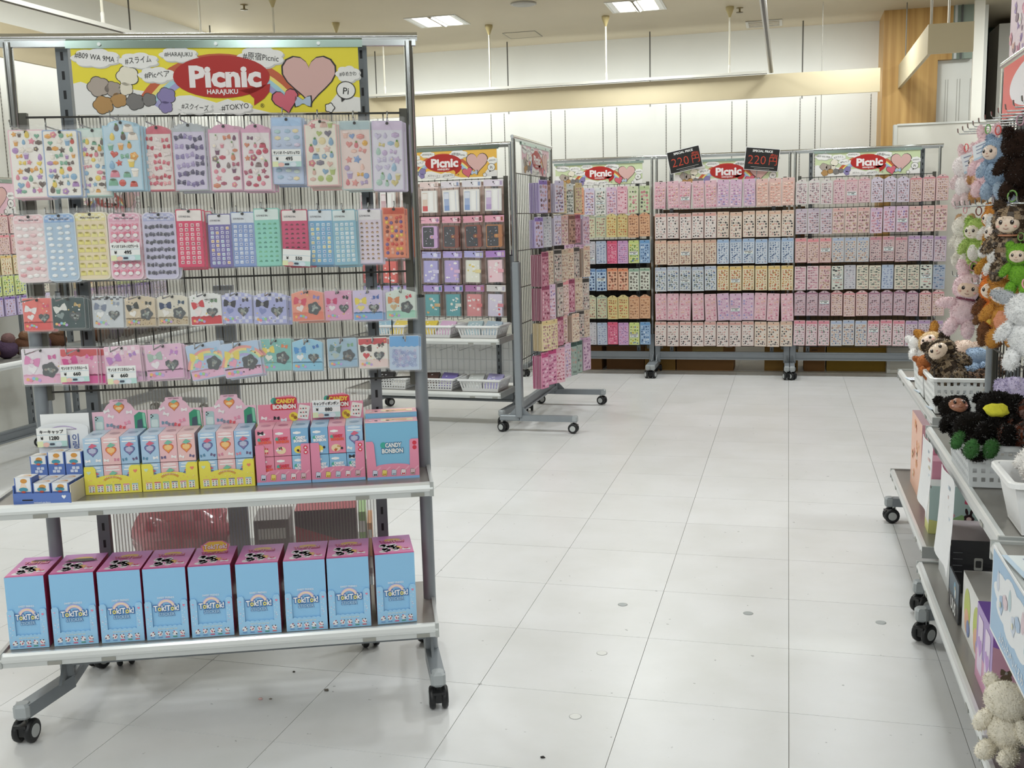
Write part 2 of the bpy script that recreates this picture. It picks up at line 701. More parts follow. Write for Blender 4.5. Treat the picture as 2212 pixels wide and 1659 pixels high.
for x in (1.298, 1.317, 1.392, 1.414, 1.496, 1.518):
    m = MB()
    m.box(-0.002, 0.002, -0.002, 0, 0, 1.0, '9d9a90')
    o = m.build('slot_channel', M_paint, ww)
    o.location = (x, 9.96, 1.5)
slab('wall_pillar', 1.455, 1.535, 9.6, 9.63, 0, CEIL, M_crm)
slab('wall_passage', 1.80, 2.4, 10.5, 11.0, 0, 3.02, M_crm)
slab('wall_opening_shade', 1.5, 2.6, 11.9, 12.0, 0, CEIL, M_matte, '1e1c18')  # near-black colour stands for the darkness inside the passage opening
slab('wall_glass_green', 1.56, 3.2, 11.2, 11.25, 2.93, CEIL, M_matte, '5d7268')
pw = slab('wall_partition', 0.87, 4.2, 9.46, 9.54, 0, 2.09, M_crm)
slab('trim_2', 0.842, 0.87, 9.45, 9.55, 0, 2.1, M_wall)
slab('trim_3', 0.87, 4.2, 9.452, 9.55, 2.09, 2.105, M_wall)
slab('trim_4', -4.23, 0.705, 9.23, 9.255, 2.352, 2.54, M_pelm)        # pelmet along the back wall
slab('trim_5', -4.255, -4.23, 1.5, 9.255, 2.352, 2.54, M_pelm)        # pelmet along the left wall
m = MB()                                                               # hanging box pelmet by the wood column
m.box(0.905, 0.93, 7.88, 9.9, 2.44, 2.637, 'ffffff')
m.box(0.93, 1.195, 7.88, 7.905, 2.44, 2.637, 'ffffff')
struct('trim_6', m, M_pelm)

# rails and rods hung from the ceiling
def rod(name, x, y, z0, z1, r, col, label, cup=True, group=None, mat=None):
    m = MB()
    m.tube([(0, 0, z0), (0, 0, z1)], r, col)
    t = thing(name, label, 'ceiling rod', (x, y, 0), group=group)
    m.build('rod', mat or M_plast, t)
    if cup:
        m = MB()
        m.lathe([(0.008, z1 - 0.085), (0.03, z1 - 0.03), (0.034, z1 - 0.02), (0.034, z1)], 'b9a877')
        m.build('ceiling_cup', M_plast, t)
        m = MB()
        m.lathe([(0.011, z0), (0.011, z0 + 0.055), (0.007, z0 + 0.065)], 'dcd8cc')
        m.build('ferrule', M_plast, t)
    return t


def rail(name, pts, w, label):
    t = thing(name, label, 'lighting track', pts[0])
    m = MB()
    a = Vector((0, 0, 0))
    b = Vector(pts[1]) - Vector(pts[0])
    d = b.normalized()
    n = Vector((-d.y, d.x, 0)) * w / 2
    m.loft([[tuple(p + n), tuple(p - n), tuple(p - n + Vector((0, 0, .022))), tuple(p + n + Vector((0, 0, .022)))] for p in (a, b)], 'dedbd0')
    m.build('channel', M_plast, t)
    m = MB()
    n2 = n * 0.45
    dz = Vector((0, 0, -.002))
    m.loft([[tuple(p + n2 + dz), tuple(p - n2 + dz), tuple(p - n2), tuple(p + n2)] for p in (a, b)], '2b2a27')
    m.build('slot', M_plast, t)
    return t


rail('lighting_track', [(-3.77, 9.21, 2.545), (-0.19, 9.21, 2.545)], 0.036, 'white lighting track lying along the top of the back pelmet')
rail('lighting_track', [(-3.77, 2.4, 2.505), (-3.77, 9.19, 2.545)], 0.036, 'white lighting track running beside the pelmet on the left wall')
rail('lighting_track', [(-0.155, 1.5, 2.545), (-0.155, 9.19, 2.545)], 0.036, 'white lighting track crossing overhead towards the back pelmet')
names = ('second cream rod from the left on the back pelmet track', 'cream ceiling rod above the yellow center rack sign', 'cream ceiling rod right of the first ceiling lamp', 'cream ceiling rod nearest the overhead lighting track')
for x, l in zip((-3.585, -2.582, -1.541, -0.497), names):
    rod('ceiling_rod', x, 9.21, 2.568, CEIL, 0.008, 'd9d3c0', l, True, 'cream rods holding the track')
rod('ceiling_rod', -3.77, 8.6, 2.565, CEIL, 0.008, 'd9d3c0', 'cream ceiling rod at the far end of the left track', True, 'cream rods holding the track')
for y, l in ((5.36, 'cream ceiling rod with hooked ferrule nearest the front, left track'), (6.4, 'cream ceiling rod above the left end of the big sign'), (7.45, 'cream ceiling rod above the middle of the big sign')):
    rod('ceiling_rod', -3.77, y, 2.545, CEIL, 0.008, 'd9d3c0', l, True, 'cream rods holding the track')
rod('ceiling_rod', -0.12, 6.12, 2.567, CEIL, 0.007, 'd9d3c0', 'cream ceiling rod rising from the overhead track', False)
for x, l in ((-4.026, 'dark hanging rod seen inside the big sign frame'), (-2.656, 'dark hanging rod beside the ceiling hatch'), (-1.276, 'dark hanging rod between the two cream rods'), (0.103, 'dark hanging rod between the track and wood column')):
    rod('hanging_rod', x, 10.11, 2.42, CEIL, 0.006, '56544e', l, False)
for y, l in ((7.15, 'dark hanging rod on the left wall nearest the front'), (8.3, 'short dark hanging rod further along the left wall')):
    rod('hanging_rod', -4.8, y, 2.42, CEIL, 0.006, '56544e', l, False)
rod('ceiling_wire', 0.25, 9.3, 1.93, CEIL, 0.0022, '8a877e', 'thin steel wire dropping from ceiling behind the right back rack', False)
rod('ceiling_rod', 1.14, 8.7, 2.63, CEIL, 0.009, 'cfc9ba', 'pale rod holding the box pelmet by the wood column', False)
rod('ceiling_rod', 0.93, 7.95, 2.63, CEIL, 0.009, 'cfc9ba', 'pale rod at the front corner of the box pelmet', False)
rod('hanging_rod', 0.93, 9.6, 2.63, CEIL, 0.005, '7a756a', 'thin rod between box pelmet and wood column', False)

# ceiling fittings
for k, (x, y) in enumerate(((-2.94, 8.86), (-1.23, 8.86))):
    t = thing('ceiling_light', ('square twin panel ceiling light above the center racks', 'square twin panel ceiling light cut by the top of the view')[k], 'ceiling light', (x, y, CEIL), group='recessed ceiling lights')
    m = MB()
    a, b = 0.228, 0.212
    for r in ((-a, a, -a, -b), (-a, a, b, a), (-a, -b, -b, b), (b, a, -b, b)):
        m.box(*r, -0.006, 0, 'd8d6cf')
    m.build('frame', M_plast, t)
    m = MB()
    for sx in (-1, 1):
        m.loft([[(sx * .03, -b, -0.001), (sx * .03, b, -0.001)], [(sx * .007, -b, -0.016), (sx * .007, b, -0.016)]], 'f4f4f0', closed=False, caps=False)
        m.loft([[(sx * .17, -b, -0.001), (sx * .17, b, -0.001)], [(sx * .21, -b, -0.006), (sx * .21, b, -0.006)]], 'f4f4f0', closed=False, caps=False)
    m.build('reflector', M_plast, t)
    for sx in (-1, 1):
        m = MB()
        m.box(sx * .1 - .065, sx * .1 + .065, -0.2, 0.2, -0.003, -0.0005, 'ffffff')
        m.build('diffuser', M_emit, t)
t = thing('ceiling_speaker', 'round grey speaker grille in the ceiling between the two lights', 'speaker', (-2.07, 8.43, CEIL))
m = MB()
m.lathe([(0.105, 0), (0.105, -0.008), (0.092, -0.012)], '9c968a', 24)
m.build('rim', M_plast, t)
m = MB()
m.lathe([(0.088, -0.012), (0.07, -0.014), (0.03, -0.016)], '7b756a', 24)
m.build('grille', M_plast, t)
t = thing('ceiling_hatch', 'square access hatch outline in ceiling beside a dark hanging rod', 'hatch', (-2.42, 9.79, CEIL))
m = MB()
for r in ((-.155, .155, -.155, -.15), (-.155, .155, .15, .155), (-.155, -.15, -.15, .15), (.15, .155, -.15, .15)):
    m.box(*r, -0.004, 0, '8e887c')
m.build('frame', M_plast, t)
m = MB()
m.box(-.148, .148, -.148, .148, -0.003, 0, 'dedacb')
m.build('panel', M_ceil, t)
t = thing('ceiling_vent', 'long white air vent in ceiling near the wood column', 'vent', (-0.24, 10.09, CEIL))
m = MB()
for r in ((-.16, .16, -.16, -.145), (-.16, .16, .145, .16), (-.16, -.135, -.145, .145), (.135, .16, -.145, .145)):
    m.box(*r, -0.008, 0, 'c9c5ba')
m.build('frame', M_plast, t)
for k in range(4):
    m = MB()
    m.box(-.135, .135, -.12 + k * .075, -.105 + k * .075, -0.006, 0, 'bfbab0')
    m.build('slat', M_plast, t)
for x, y, l in ((-4.12, 7.66, 'small brass sprinkler head above the big sign'), (-0.42, 9.29, 'small brass sprinkler head beside the overhead track')):
    t = thing('sprinkler', l, 'sprinkler', (x, y, CEIL))
    m = MB()
    m.lathe([(0.03, 0), (0.03, -0.004), (0.008, -0.006), (0.008, -0.035)], '8d7b52', 10)
    m.build('body', M_paint, t)
    m = MB()
    m.lathe([(0.004, -0.034), (0.03, -0.036), (0.03, -0.039), (0.004, -0.041)], '6f6142', 10)
    m.build('deflector', M_paint, t)
# floor fittings and litter
FLOOR_CAPS = [(-0.558, 3.565, 'grey round floor cap between the big rack and the aisle center', 'a3a8a8'), (-0.116, 3.564, 'grey round floor cap in the middle of the aisle', 'a3a8a8'), (0.323, 3.563, 'grey round floor cap beside the caster of the right shelves', 'a3a8a8'), (-0.558, 3.128, 'pale round floor cap, second of the diagonal line', 'dcdcd8'), (-0.557, 2.686, 'pale round floor cap nearest the bottom edge', 'dcdcd8')]
FLOOR_BITS = [(-0.595, 2.445, 'black scuff crumb at the bottom of the aisle floor', '2a2927', 0.006), (-1.485, 2.602, 'tiny pink bead on the floor before the big rack', 'e3b9b4', 0.007), (-1.457, 2.608, 'grey crumb beside the pink bead', '8a8378', 0.005), (-1.317, 2.696, 'dark flake on a tile joint under the big rack', '6b6459', 0.008), (-1.475, 2.797, 'dark crumb under the big rack', '55504a', 0.005)]
for x, y, l, c in FLOOR_CAPS:
    t = thing('floor_disc', l, 'floor cap', (x, y, 0))
    m = MB()
    m.lathe([(0.0165, 0), (0.0165, 0.0008), (0.015, 0.0012)], c, 20)
    m.build('disc', M_plast, t)
    m = MB()
    m.lathe([(0.0175, 0), (0.0175, 0.0006), (0.0163, 0.0006)], '8d8f8d', 20)
    m.build('rim', M_plast, t)
for x, y, l, c, r in FLOOR_BITS:
    m = MB()
    m.ell((0, 0, r * .35), (r, r * .7, r * .4), c, None, 8, 5, jit=.3, seed=int(x * 100))
    tag(m.build('floor_scrap', M_matte, None, (x, y, 0)), l, 'scrap')


def rack_caster(t, loc, rz, proto=[None]):
    if proto[0] is None:
        c = thing('caster', None, None)
        c.parent = t
        for k in (-1, 1):
            m = MB()
            m.lathe([(0.027, -0.009), (0.032, -0.006), (0.0335, 0), (0.032, 0.006), (0.027, 0.009)], '17181a', 18, axis='X')
            m.lathe([(0.019, -0.0105), (0.0185, 0.0105)], 'b9bcbb', 16, axis='X')
            w = m.build('wheel', M_rub, c)
            w.location = (k * 0.018, 0, 0.0335)
        m = MB()
        m.box(-0.008, 0.008, -0.024, 0.026, 0.024, 0.052, '141517')
        m.box(-0.018, 0.018, -0.03, 0.012, 0.05, 0.058, '141517')
        m.build('yoke', M_rub, c)
        m = MB()
        m.tube([(0, 0.012, 0.055), (0, 0.012, 0.082)], 0.008, 'c9cccb', 10)
        m.build('stem', M_chrome, c)
        proto[0] = c
    else:
        c = proto[0].copy()
        COL.objects.link(c)
        c.parent = t
        for ch in proto[0].children:
            k = ch.copy()
            COL.objects.link(k)
            k.parent = c
    c.location = loc
    c.rotation_euler = (0, 0, rz)
    return c


GREY, DGREY, LGREY = '8b9196', '4c4f50', 'a4a9ab'


def rack(label, fr, W, H=1.88, legs=(0.18, 0.33), grids=(), stiles=True, shelves=(), split=1.17, round_post=True, slots=True, extra_casters=(), name='display_rack', seed=1, rail_z=0.13, rail=True, topbar=True, skew=(0, 0), backing=None):
    t = thing(name, label, 'display rack', (fr.o.x, fr.o.y, 0), fr.a)
    rr = random.Random(seed)
    for x in (0, W):
        m = MB()
        if round_post:
            m.tube([(x, 0, 0.1), (x, 0, split)], 0.0185, GREY, 16)
        else:
            m.bbox(x - .03, x + .03, -.022, .022, 0.1, split, GREY, 0.005)
        p = m.build('post', M_paint, t)
        if H > split:
            m = MB()
            m.tube([(x, 0, split), (x, 0, H)], 0.0125, 'd3d6d6', 14)
            m.at((x, 0, 0)).lathe([(0.0195, split - .004), (0.0195, split + .004)], GREY, 16)
            m.build('upper_tube', M_chrome, p)
        m = MB()
        f, b = legs
        dx = skew[0] if x == 0 else skew[1]
        m.bbox(x - .02, x + .02, -.01, b + .02, 0.076, 0.114, GREY, 0.006)
        m.loft([[(x - .02, 0, .076), (x + .02, 0, .076), (x + .02, 0, .114), (x - .02, 0, .114)], [(x + dx - .02, -f - .02, .076), (x + dx + .02, -f - .02, .076), (x + dx + .02, -f - .02, .114), (x + dx - .02, -f - .02, .114)]], GREY)
        for s in (-1, 1):
            m.mesh([(x - .004, s * .02, .114), (x - .004, s * .075, .114), (x - .004, s * .02, .17), (x + .004, s * .02, .114), (x + .004, s * .075, .114), (x + .004, s * .02, .17)], [(0, 1, 2), (5, 4, 3), (1, 4, 5, 2)], GREY)
        ft = m.build('foot', M_paint, t)
        m = MB()
        m.bbox(x + dx - .0215, x + dx + .0215, -f - .03, -f + .01, 0.073, 0.117, LGREY, 0.008)
        m.build('end_cap', M_plast, ft)
        rack_caster(t, (x + dx, -f, 0), rr.uniform(-0.6, 0.9))
        rack_caster(t, (x, b, 0), rr.uniform(-0.8, 0.8))
    for x, y in extra_casters:
        rack_caster(t, (x, y, 0), rr.uniform(-0.6, 0.6))
    if rail:
        m = MB()
        m.box(0.02, W - .02, -.008, .008, rail_z, rail_z + 0.07, GREY)
        m.box(0.02, W - .02, -.02, -.008, rail_z, rail_z + 0.012, GREY)
        m.box(0.02, W - .02, -.02, -.008, rail_z + .058, rail_z + 0.07, GREY)
        m.build('bottom_rail', M_paint, t)
    if topbar:
        m = MB()
        m.tube([(-.025, 0, H + .012), (W + .025, 0, H + .012)], 0.0115, 'd9dcdc', 14)
        m.box(-.02, W + .02, -.008, .008, H - .012, H + .006, 'b9bdbd')
        m.build('top_bar', M_chrome, t)
    if slots:
        for x in (.128, W - .13):
            m = MB()
            m.box(x - .016, x + .016, .022, .05, rail_z, H - .01, '73797d')
            n = int((H - rail_z) / .05)
            for k in range(n):
                z = rail_z + .03 + k * .05
                m.box(x - .0035, x + .0035, .0212, .0222, z, z + .022, '17181a')
            m.build('slotted_upright', M_paint, t)
    for z0, z1, hs, dx in grids:
        m = MB()
        a, b = dx, W - dx
        n = max(2, round((b - a) / .047))
        for k in range(n + 1):
            x = a + (b - a) * k / n
            m.box(x - .0016, x + .0016, -.0016, .0016, z0, z1, '34332f')
        for z in hs:
            m.box(a, b, -.006, -.002, z - .0026, z + .0026, '34332f')
        m.build('wire_grid', M_paint, t)
        if stiles:
            for x in (a - .012, b + .012):
                m = MB()
                m.box(x - .014, x + .014, -.004, .012, z0 - .02, z1 + .01, '55544c')
                m.build('grid_stile', M_paint, t)
    if backing:
        m = MB()
        m.box(.05, W - .05, .055, .06, backing[0], backing[1], backing[2])
        m.build('back_board', M_cart, t)
    for z, v0, v1, ol in shelves:
        s = MB()
        s.box(-ol, W + .01, -v1 + .012, v0, z - .012, z, '8f8c86')
        sh = s.build('shelf', M_alu, t)
        m = MB()
        m.loft([[(x, -v1 + .014, z - .022), (x, -v1, z - .02), (x, -v1 - .003, z - .012), (x, -v1, z - .002), (x, -v1 + .005, z + .004), (x, -v1 + .014, z + .004)] for x in (-ol - .002, W + .012)], 'e4e7e6')
        m.loft([[(x, -v1 + .012, z - .034), (x, -v1 + .002, z - .034), (x, -v1 + .002, z - .02), (x, -v1 + .012, z - .02)] for x in (-ol - .002, W + .012)], 'c9cccb')
        m.build('front_lip', M_alu, sh)
        for x in (-ol - .004, W + .008):
            m = MB()
            m.box(x - .004, x + .006, -v1 - .002, v0, z - .034, z + .006, 'b4b7b5')
            m.build('end_plate', M_alu, sh)
        for x in (.04, W * .17, W * .83, W - .03):
            m = MB()
            m.box(x - .018, x + .018, -v1 - .0005, -v1 + .003, z - .033, z - .023, '9a9a93')
            m.build('bracket_tab', M_paint, sh)
    return t


def pegs(t, rows, v0=0.0, L=0.17, sp=None):
    """wire hooks of one rack, one object each, copied"""
    m = MB()
    m.tube([(0, .004, 0), (0, -L, 0), (0, -L - .004, .006), (0, -L - .005, .016)], 0.0021, 'cfd2d1', 6)
    m.tube([(0, .004, 0), (0, .004, -.03)], 0.0021, 'cfd2d1', 6)
    p = None
    for u, z in rows:
        o = p.copy() if p else m.build('hook', M_chrome, t)
        if p:
            COL.objects.link(o)
        p = p or o
        o.location = (u, -v0, z)


# ------------------------------------------------------------------ the shop sign (flat print on a board)
def sign_art(m, bgc, light='ffffff', full=True):
    k = 1 / 621.0

    def P(x, y):
        return ((x - 462.5) * k, (y - 174.5) * -k)

    def poly(pts, c, l):
        m.art([P(x, y) for x, y in pts][::-1], c, l)
    x0, x1, y0, y1 = 152, 773, 104, 245
    m.art([P(x0, y1), P(x1, y1), P(x1, y0), P(x0, y0)], bgc, 1)
    poly([(x0, y1), (x1 - 200, y1), (545, 238), (520, 232), (500, 222), (480, 214), (455, 222), (430, 214), (400, 205), (375, 206), (350, 214), (330, 208), (305, 196), (270, 190), (240, 186), (215, 190), (190, 182), (168, 174), (x0, 178)], 'f2f1ee', 2)
    poly([(x1, y1), (700, y1), (705, 225), (722, 205), (745, 200), (760, 212), (x1, 214)], 'f2f1ee', 2)
    for r0, r1, c in ((198, 214, 'c8613c'), (190, 198, 'f3e27a'), (180, 190, 'a9d2e0'), (168, 180, 'a9a6d6')):
        m.art([((a[0] - 462.5) * k, a[1] * k) for a in arc2(467, -(330 - 174.5), r0, r1, 0.62, PI - 0.62, 18)], c, 3)
    cl = [(203, 124, 104, 40), (293, 130, 88, 34), (380, 118, 84, 32), (330, 161, 80, 34), (558, 124, 104, 46), (748, 162, 56, 36), (408, 231, 78, 30), (495, 232, 76, 30)]
    for i, (x, y, w, h) in enumerate(cl):
        c = P(x, y)
        m.art(cloud2(c[0] + 3 * k, c[1] - 3 * k, w * k, h * k), 'cfcfcc', 4)
        m.art(cloud2(*c, w * k, h * k), 'f4f3f0', 5)
    hs = [((205, 185), 24, 'b3a69b'), ((235, 190), 18, 'a99b90'), ((268, 163), 24, 'efe9d6'), ((262, 190), 16, 'e9e2cf'), ((212, 224), 22, 'b98f57'), ((245, 214), 18, 'b98f57'), ((280, 218), 20, '7d7a78'), ((310, 214), 16, '7d7a78'), ((348, 206), 20, '8d82b4'), ((345, 230), 15, '8d82b4')]
    for p, r, c in hs:
        m.art(cloud2(*P(*p), r * k * 2.1, r * k * 1.9, 5), '3b3833', 4)
        m.art(cloud2(*P(*p), r * k * 1.95, r * k * 1.75, 5), c, 5)
    # pale heart standing where the board has its picture
    c = P(662, 168)
    m.art(heart2(*c, 66 * k, 26), '2a2522', 4)
    m.art(heart2(*c, 62 * k, 26), 'ddb4ae', 5)
    c = P(607, 218)
    m.art(heart2(*c, 33 * k, 20, 0.2), '2a2522', 6)
    m.art(heart2(*c, 30 * k, 20, 0.2), 'd9697a', 7)
    m.art(flower2(*P(704, 236), 11 * k), '2a2522', 6)
    m.art(flower2(*P(704, 236), 9 * k), 'f4f3f0', 7)
    m.art(bow2(*P(645, 222), 20 * k), '2a2522', 6)
    m.art(bow2(*P(645, 222), 17 * k), 'b9cbe0', 7)
    m.art(ell2(*P(470, 166), 105 * k, 46 * k, 32), 'b5201a', 6)
    poly([(505, 196), (575, 182), (572, 200), (560, 214), (537, 229), (538, 214), (528, 204)], 'b5201a', 6)
    m.text('Picnic', *P(478, 164), 45 * k, 'f6efef', 8, 0.045, maxw=158 * k, sx=1.1)
    m.text('HARAJUKU', *P(470, 198), 10 * k, 'f6efef', 8, 0.03, maxw=80 * k)
    T = [('#B09 WA 9MA', 202, 122, 12, -0.14, 84), ('#スライム', 293, 129, 12, 0.08, 56), ('#HARAJUKU', 380, 117, 9.5, -0.01, 60), ('#Picベア', 331, 160, 12, 0.06, 54), ('#原宿Picnic', 558, 124, 13, -0.1, 78), ('#ゆめかわ', 748, 162, 8.5, 0.03, 38), ('#スクイーズ', 408, 231, 11, -0.12, 58), ('#TOKYO', 495, 231, 12, 0.08, 60), ('®', 555, 229, 9, 0, 20)]
    for s, x, y, h, r, w in T:
        m.text(s, *P(x, y), h * k, '24211e', 7, 0.0, r, maxw=w * k)
    m.art(ell2(*P(742, 198), 22 * k, 20 * k, 20), '2a2522', 6)
    poly([(730, 208), (744, 214), (731, 224)], '2a2522', 6)
    m.art(ell2(*P(742, 198), 20 * k, 18 * k, 20), 'f4f3f0', 7)
    m.text('Pi', *P(742, 199), 15 * k, '24211e', 8, 0.01, -0.12)


_sg = {}


def shop_sign(fr, u, v, z0, w, bgc, label):
    """printed board; z0 = lower edge"""
    t = thing('shop_sign', label, 'shop sign', fr.p(u, v, z0 + w * 0.1135), fr.a)
    m = MB()
    m.box(-.5, .5, 0.0, 0.006, -.1135, .1135, 'e8e6df')
    b = m.build('board', M_plast, t)
    m = MB()
    sign_art(m, bgc)
    p = m.build('print', M_card, t)
    for o in (b, p):
        o.scale = (w, 1, w)
    m = MB()
    m.box(-w / 2 - .012, w / 2 + .012, -.004, .01, w * .1135, w * .1135 + .02, 'a9bdb4')
    for x in (-.4 * w, 0, .36 * w):
        m.at((x, -.006, w * .1135 + .01)).lathe([(0.005, -.002), (0.005, .002)], 'd9dcda', 10, axis='Y')
    m.build('clamp_rail', M_chrome, t)
    return t

# ------------------------------------------------------------------ sticker sheets and packets
ORD = ['first', 'second', 'third', 'fourth', 'fifth', 'sixth', 'seventh', 'eighth', 'ninth', 'tenth', 'eleventh', 'twelfth', 'thirteenth', 'fourteenth']


def outline(shape, w, h):
    a = w / 2
    if shape == 'R':
        return rr2(-a, -h, a, 0, w * .16, 4)
    if shape == 'r':
        return rr2(-a, -h, a, 0, w * .03, 1)
    if shape in ('arch', 'ruf', 'bow'):
        b = h * .075
        p = [(-a, -b), (-a, -h), (a, -h), (a, -b)]
        if shape == 'arch':
            q = [(a * .72 * math.cos(t), -b + b * math.sin(t)) for t in (PI * i / 12 for i in range(13))]
        elif shape == 'ruf':
            q = [(a * (.9 + .06 * math.cos(14 * t)) * math.cos(t), -b + b * (.95 + .12 * math.cos(14 * t)) * math.sin(t)) for t in (PI * i / 40 for i in range(41))]
        else:
            q = [(a * .85, -b * .2), (a * .45, 0), (0, -b * .25), (-a * .45, 0), (-a * .85, -b * .2)]
        return p + q
    if shape == 'tab':
        b = h * .1
        return [(-a, -b), (-a, -h), (a, -h), (a, -b), (a * .5, -b * .25), (a * .3, 0), (-a * .3, 0), (-a * .5, -b * .25)]
    return rc2(-a, -h, a, 0)


def motif(m, kind, x, y, r, col, rng, l=3, puff=0.0, hi=True, ink='4a4250'):
    """one small printed / puffy sticker"""
    a = rng.uniform(-.35, .35)
    if kind == 'mix':
        kind = rng.choice(('heart', 'star', 'dot', 'bow', 'cloud', 'flower', 'berry', 'cup', 'drop', 'bun'))
    if hi and kind not in ('cloud', 'tile'):
        # white cut line round each sticker
        pass
    if kind == 'heart':
        m.art(heart2(x, y, r, 14 if hi else 7, a), col, l, 0, puff)
    elif kind == 'star':
        m.art(star2(x, y, r, 5, .55, a), col, l, 0, puff)
    elif kind == 'dot':
        m.art(ell2(x, y, r * .85, r * .85, 12 if hi else 6), col, l, 0, puff)
    elif kind in ('bow', 'bat'):
        m.art(bow2(x, y, r, a), col, l, 0, puff)
        if hi:
            m.art(ell2(x, y, r * .26, r * .3, 8), mix(col, 'ffffff', .35), l + 4 + puff / EPS)
    elif kind == 'face':
        m.art(bow2(x, y + r * .45, r * .95, a * .4), col, l, 0, puff)
        m.art(ell2(x, y - r * .1, r * .72, r * .6, 12), 'f7f3f2', l + 3 + puff * .8 / EPS)
        m.art(ell2(x - r * .05, y - r * .72, r * .5, r * .3, 8), mix(col, 'ffffff', .25), l + 1, 0, puff)
    elif kind == 'cloud':
        m.art(cloud2(x, y, r * 2.1, r * 1.3, 6 if hi else 4, 0), col, l, 0, puff)
    elif kind == 'flower':
        m.art(flower2(x, y, r * .85, 5, 4 if hi else 2), col, l, 0, puff)
        if hi:
            m.art(ell2(x, y, r * .3, None, 8), mix(col, 'fff2b0', .6), l + 4 + puff / EPS)
    elif kind == 'berry':
        m.art(drop2(x, y, r)[::1], col, l, 0, puff)
        if hi:
            m.art(star2(x, y + r * .8, r * .45, 5, .4, a), '6f9a5a', l + 4 + puff / EPS)
    elif kind == 'cup':
        m.art([(x - r * .7, y + r * .6), (x - r * .45, y - r * .8), (x + r * .45, y - r * .8), (x + r * .7, y + r * .6)], col, l, 0, puff)
        if hi:
            m.art(ell2(x, y + r * .6, r * .75, r * .3, 10), mix(col, 'ffffff', .5), l + 4 + puff / EPS)
    elif kind == 'drop':
        m.art(drop2(x, y, r), col, l, 0, puff)
    elif kind in ('bun', 'pud'):
        q = [(x - r, y - r * .7), (x + r, y - r * .7), (x + r * .9, y), (x + r * .7, y + r * .6), (x, y + r * .8), (x - r * .7, y + r * .6), (x - r * .9, y)]
        m.art(q, col, l, 0, puff)
        if hi:
            m.art(ell2(x, y + r * .55, r * .6, r * .22, 10), mix(col, '5b3a22', .55), l + 4 + puff / EPS)
    elif kind == 'tile':
        m.art(rr2(x - r, y - r, x + r, y + r, r * .3, 2), mix(col, 'ffffff', .55), l, 0, puff)
        m.art(heart2(x, y, r * .6, 10, a), col, l + 3 + puff / EPS)
    elif kind == 'head':
        m.art(ell2(x, y, r * .8, r * .75, 10), mix('f3ddc8', col, .15), l, 0, puff)
        m.art([(x - r * .8, y), (x - r * .75, y + r * .5), (x, y + r * .95), (x + r * .75, y + r * .5), (x + r * .8, y), (x, y + r * .3)][::-1], col, l + 4 + puff / EPS)
    elif kind == 'cap':
        m.art([(x - r, y - r * .3), (x + r, y - r * .3), (x + r * .7, y + r * .5), (x, y + r * .8), (x - r * .7, y + r * .5)], col, l, 0, puff)


def fill_motifs(m, kind, x0, x1, y0, y1, nx, ny, pal, rng, k=.42, puff=0.0, hi=True, l=3, jit=.18, skip=0.0):
    cw, ch = (x1 - x0) / nx, (y1 - y0) / ny
    r = min(cw, ch) * k
    for j in range(ny):
        for i in range(nx):
            if rng.random() < skip:
                continue
            off = cw * .25 * (1 if j % 2 else -1) if kind == 'mix' else 0
            x = x0 + (i + .5) * cw + rng.uniform(-jit, jit) * cw + off
            y = y0 + (j + .5) * ch + rng.uniform(-jit, jit) * ch
            x = min(max(x, x0 + r), x1 - r)
            motif(m, kind, x, y, r * (rng.uniform(.75, 1.15) if kind == 'mix' else 1 if hi else rng.uniform(.55, 1.15)), rng.choice(pal), rng, l, puff, hi)


def bag_mb(w, h, top=0.012, over=0.004):
    m = MB()
    n = 6
    pts, fs = [], []
    r = random.Random(int(w * 1e5 + h * 1e4))
    for j in range(n + 1):
        for i in range(n + 1):
            x = -w / 2 - over + (w + 2 * over) * i / n
            z = top - (h + over + top) * j / n
            e = 0 if i in (0, n) or j in (0, n) else r.uniform(.0005, .0025)
            pts.append((x, -.0026 - e, z))
    for j in range(n):
        for i in range(n):
            a = j * (n + 1) + i
            fs.append((a, a + n + 1, a + n + 2, a + 1))
    m.mesh(pts, fs, 'ffffff', 0, True)
    return m


